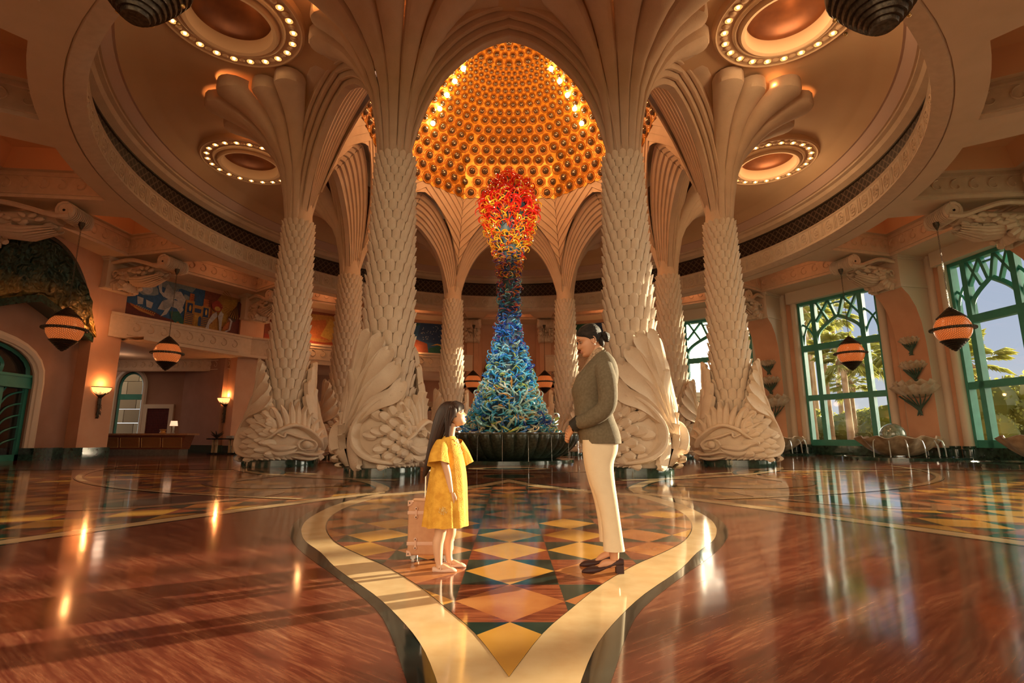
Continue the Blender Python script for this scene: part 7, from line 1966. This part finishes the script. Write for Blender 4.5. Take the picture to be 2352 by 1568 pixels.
m_.tube([(hx_ - .012, 0.02, G(973, 1082, 4.1)[1]), (hx_ + .112, 0.02, G(973, 1082, 4.1)[1])], 0.010, 8)
m_.build('pull_handle', mat('chrome', (0.8, 0.78, 0.74), 0.15, 1.0), tk)
m_ = MB(); m_.tube(cr([(-0.06, 0.02, zt + .002), (-0.03, 0.02, zt + 0.03), (0.05, .02, zt + .03), (0.08, .02, zt + .002)], 4), 0.008, 6); m_.build('carry_handle', M['pinktrim'], tk)
m_ = MB(); q = G(1034, 1208, 4.05); X = q[0] - cx
for a, b_ in (((0.0, 0), (0.012, -0.07)), ((0.004, 0), (-0.006, -0.085))): m_.add([(X + a[0], -D_ / 2 - .012, q[1]), (X + a[0] + .010, -D_ / 2 - .012, q[1]), (X + b_[0] + .012, -D_ / 2 - .014, q[1] + b_[1]), (X + b_[0], -D_ / 2 - .014, q[1] + b_[1])], [(0, 1, 2, 3)])
m_.build('ribbon', paint((0.75, 0.70, 0.62)), tk, flat=True)
# ================================================================ garden seen through the glass
g = MB(); g.poly([(-120, -60, -0.06), (160, -60, -0.06), (160, 220, -0.06), (-120, 220, -0.06)]); 
struct(g.build('ground', mat('lawn', (0.12, 0.15, 0.03), 0.9, col2=(0.25, 0.24, 0.08), scale=0.6)))
M['bark'] = mat('palm_bark', (0.30, 0.20, 0.12), 0.9, col2=(0.42, 0.30, 0.19), scale=1, stretch=((1, 1, 14), (0, 0, 0)), bump=0.4)
def leafmat(name, a, b):
    m = mat(name, a, 0.55, col2=b, scale=1.2)
    t = m.node_tree; p = t.nodes['Principled BSDF']; tr = t.nodes.new('ShaderNodeBsdfTranslucent'); tr.inputs[0].default_value = (*[min(1, x * 1.6) for x in b], 1)
    mx = t.nodes.new('ShaderNodeMixShader'); mx.inputs[0].default_value = 0.45; o = t.nodes['Material Output']
    t.links.new(p.outputs[0], mx.inputs[1]); t.links.new(tr.outputs[0], mx.inputs[2]); t.links.new(mx.outputs[0], o.inputs[0]); return m
M['frond'] = leafmat('palm_frond', (0.16, 0.20, 0.05), (0.36, 0.36, 0.10)); M['leaf'] = leafmat('shrub_leaf', (0.09, 0.13, 0.03), (0.30, 0.30, 0.07))
def palm_crown(seed):
    r = random.Random(seed); mb = MB()
    for i in range(34):
        az = r.uniform(0, 2 * pi); el = r.uniform(-0.9, 1.25); L = r.uniform(0.9, 1.5)
        d = Vector((cos(az) * cos(el), sin(az) * cos(el), sin(el))); p0 = Vector((0, 0, 0)); tip = d * L + Vector((0, 0, -0.10 * L))
        mb.tube([p0, tip * 0.5, tip], [0.03, 0.02, 0.015], 3)
        s = d.cross(Vector((0, 0, 1))).normalized() if abs(d.z) < 0.95 else Vector((1, 0, 0)); u = s.cross(d).normalized()
        for k in range(15):
            a = lerp(-1.35, 1.35, k / 14); bl = (d * cos(a) + s * sin(a)).normalized(); LL_ = r.uniform(0.75, 1.05) * (1 - 0.25 * abs(a) / 1.35)
            sw = (d * -sin(a) + s * cos(a)) * 0.035; mid = tip + bl * LL_ * 0.6 + u * 0.03; end = tip + bl * LL_ + Vector((0, 0, -0.28 * LL_))
            mb.add([tip, mid + sw, end, mid - sw], [(0, 1, 2), (0, 2, 3)])
    for i in range(40):
        az = r.uniform(0, 2 * pi); mb.tube([(0.1 * cos(az), 0.1 * sin(az), 0), (0.35 * cos(az), 0.35 * sin(az), -0.5), (0.3 * cos(az), 0.3 * sin(az), -1.1)], [0.03, 0.05, 0.01], 3, 1)
    return mb.mesh('crown', [M['frond'], M['bark']], flat=True)
crowns = [palm_crown(s) for s in (1, 2, 3)]
tkm = MB(); tkm.lathe([(0.30, 0), (0.22, 0.04), (0.185, 0.3), (0.165, 0.7), (0.17, 0.97), (0.12, 1.0)], n=12); trunk_me = tkm.mesh('trunk', M['bark'])
PALMS = [(1868, 46, 12.5, 0, 'thick palm trunk nearest the left edge of the palm-tree window'), (1907, 50, 10.5, 1, 'palm second from the left in the palm-tree window'), (1936, 58, 15.0, 2, 'tallest palm, its crown behind the top of the palm-tree window'), (1950, 44, 7.9, 0, 'palm right below the lantern in the palm-tree window'),
         (1962, 52, 6.6, 1, 'short palm leaning beside the middle palm trunk'), (2008, 50, 8.6, 2, 'palm in the right middle pane of the palm-tree window'), (2076, 46, 9.0, 0, 'palm at the right edge of the palm-tree window by the curved pier'), (2238, 34, 6.0, 1, 'palm with grey-green head in the left panes of the rightmost window'),
         (1880, 62, 17.0, 1, 'palm crown high in the left panes of the palm-tree window'), (1718, 48, 11.0, 0, 'palm just visible right of the rightmost big column')]
for px, Y, H_, c, lab in PALMS:
    x = (px - 1169) / 1204 * (CT * Y + 0.3)
    t = thing('palm_tree', lab, 'palm tree', (x, Y, -0.06), radians(c * 40 + px), 'palm trees outside the right-hand windows')
    o = bpy.data.objects.new('trunk', trunk_me); COL.objects.link(o); o.parent = t; o.scale = (1.35, 1.35, H_)
    o = bpy.data.objects.new('crown', crowns[c]); COL.objects.link(o); o.parent = t; o.location = (0, 0, H_); o.scale = (1.35, 1.35, 1.35) if c != 1 else (1.2, 1.2, 1.2)
def shrub(seed, n=2600):
    r = random.Random(seed); mb = MB(); cl_ = [(r.uniform(-.6, .6), r.uniform(-.6, .6), r.uniform(0.25, 0.8), r.uniform(0.25, 0.48)) for _ in range(13)]
    for i in range(n):
        c = r.choice(cl_); a = r.uniform(0, 2 * pi); el = r.uniform(-0.6, 1.57); q = c[3] * r.uniform(0.82, 1.05)
        p = Vector((c[0] + q * cos(a) * cos(el), c[1] + q * sin(a) * cos(el), max(0.02, c[2] + q * sin(el) * 0.8)))
        u = Vector((r.uniform(-1, 1), r.uniform(-1, 1), r.uniform(-1, 1))).normalized() * 0.032; v = u.orthogonal().normalized() * 0.018
        mb.add([p - u, p + v, p + u, p - v], [(0, 1, 2, 3)])
    for c in cl_: mb.ball((c[0], c[1], c[2]), c[3] * 0.8, 8, 6)
    return mb.mesh('foliage', M['leaf'], flat=True)
shr = [shrub(s) for s in (4, 5)]
SHR = [(1850, 56, 5.0, 3.0, 'green shrub mass at the left foot of the palm-tree window'), (1900, 60, 6.0, 3.2, 'shrub mass behind the second palm trunk'), (1945, 58, 6.0, 3.8, 'feathery shrub behind the middle palm trunks'), (1995, 62, 6.0, 4.0, 'shrub mass below the right middle pane'), (2055, 56, 5.0, 3.8, 'shrub mass behind the shell basin ball'),
       (2110, 50, 5, 3.6, 'shrub mass hidden behind the curved pier'), (2240, 33, 3.2, 3.3, 'dark tree bush in the left lower pane of the rightmost window'), (2320, 34, 4.2, 4.6, 'large leafy tree in the right lower pane of the rightmost window'), (2440, 36, 5, 4.8, 'leafy tree beyond the right edge'), (1720, 52, 5, 4.2, 'shrub mass beside the rightmost big column')]
for i, (px, Y, R_, H_, lab) in enumerate(SHR):
    x = (px - 1169) / 1204 * (CT * Y + 0.3)
    o = bpy.data.objects.new('shrub', shr[i % 2]); COL.objects.link(o); o.location = (x, Y, -0.06); o.scale = (R_, R_, H_); o.rotation_euler[2] = i * 1.1
    tag(o, lab, 'shrub', 'shrubs outside the right-hand windows')
# pale neighbouring wing beyond the sunlit window
t = thing('neighbouring_wing', 'pale cream building wing outside the sunlit window between the right columns', 'building', (17.5, 62, 0))
m_ = MB(); m_.box((0, 0, 3.0), (9, 4, 6.0)); m_.box((0, -2.1, 4.2), (9.2, 0.4, 0.4)); m_.box((0, -2.1, 5.8), (9.4, 0.6, 0.5)); m_.build('wall', paint((0.50, 0.40, 0.28)), t)
for x in (-3, 0, 3):
    m_ = MB(); m_.box((x, -2.02, 2.4), (1.2, 0.1, 3.0)); m_.build('window', M['darkpane'], t)

# ---- finer pieces hang under the part they belong to
def under(root, child, part):
    kids = [o for o in bpy.data.objects if o.parent == root]
    ps = [o for o in kids if o.name.split('.')[0] == part]
    if ps:
        for o in kids:
            if o.name.split('.')[0] == child: o.parent = ps[0]
under(wo, 'cuff', 'blazer'); under(wo, 'lapel', 'blazer'); under(wo, 'earring', 'body'); under(wo, 'eyes', 'body'); under(wo, 'lips', 'body'); under(wo, 'teeth', 'body')
under(gi, 'embroidery', 'dress'); under(gi, 'eyes', 'body'); under(gi, 'lips', 'body'); under(tk, 'buckle', 'strap')
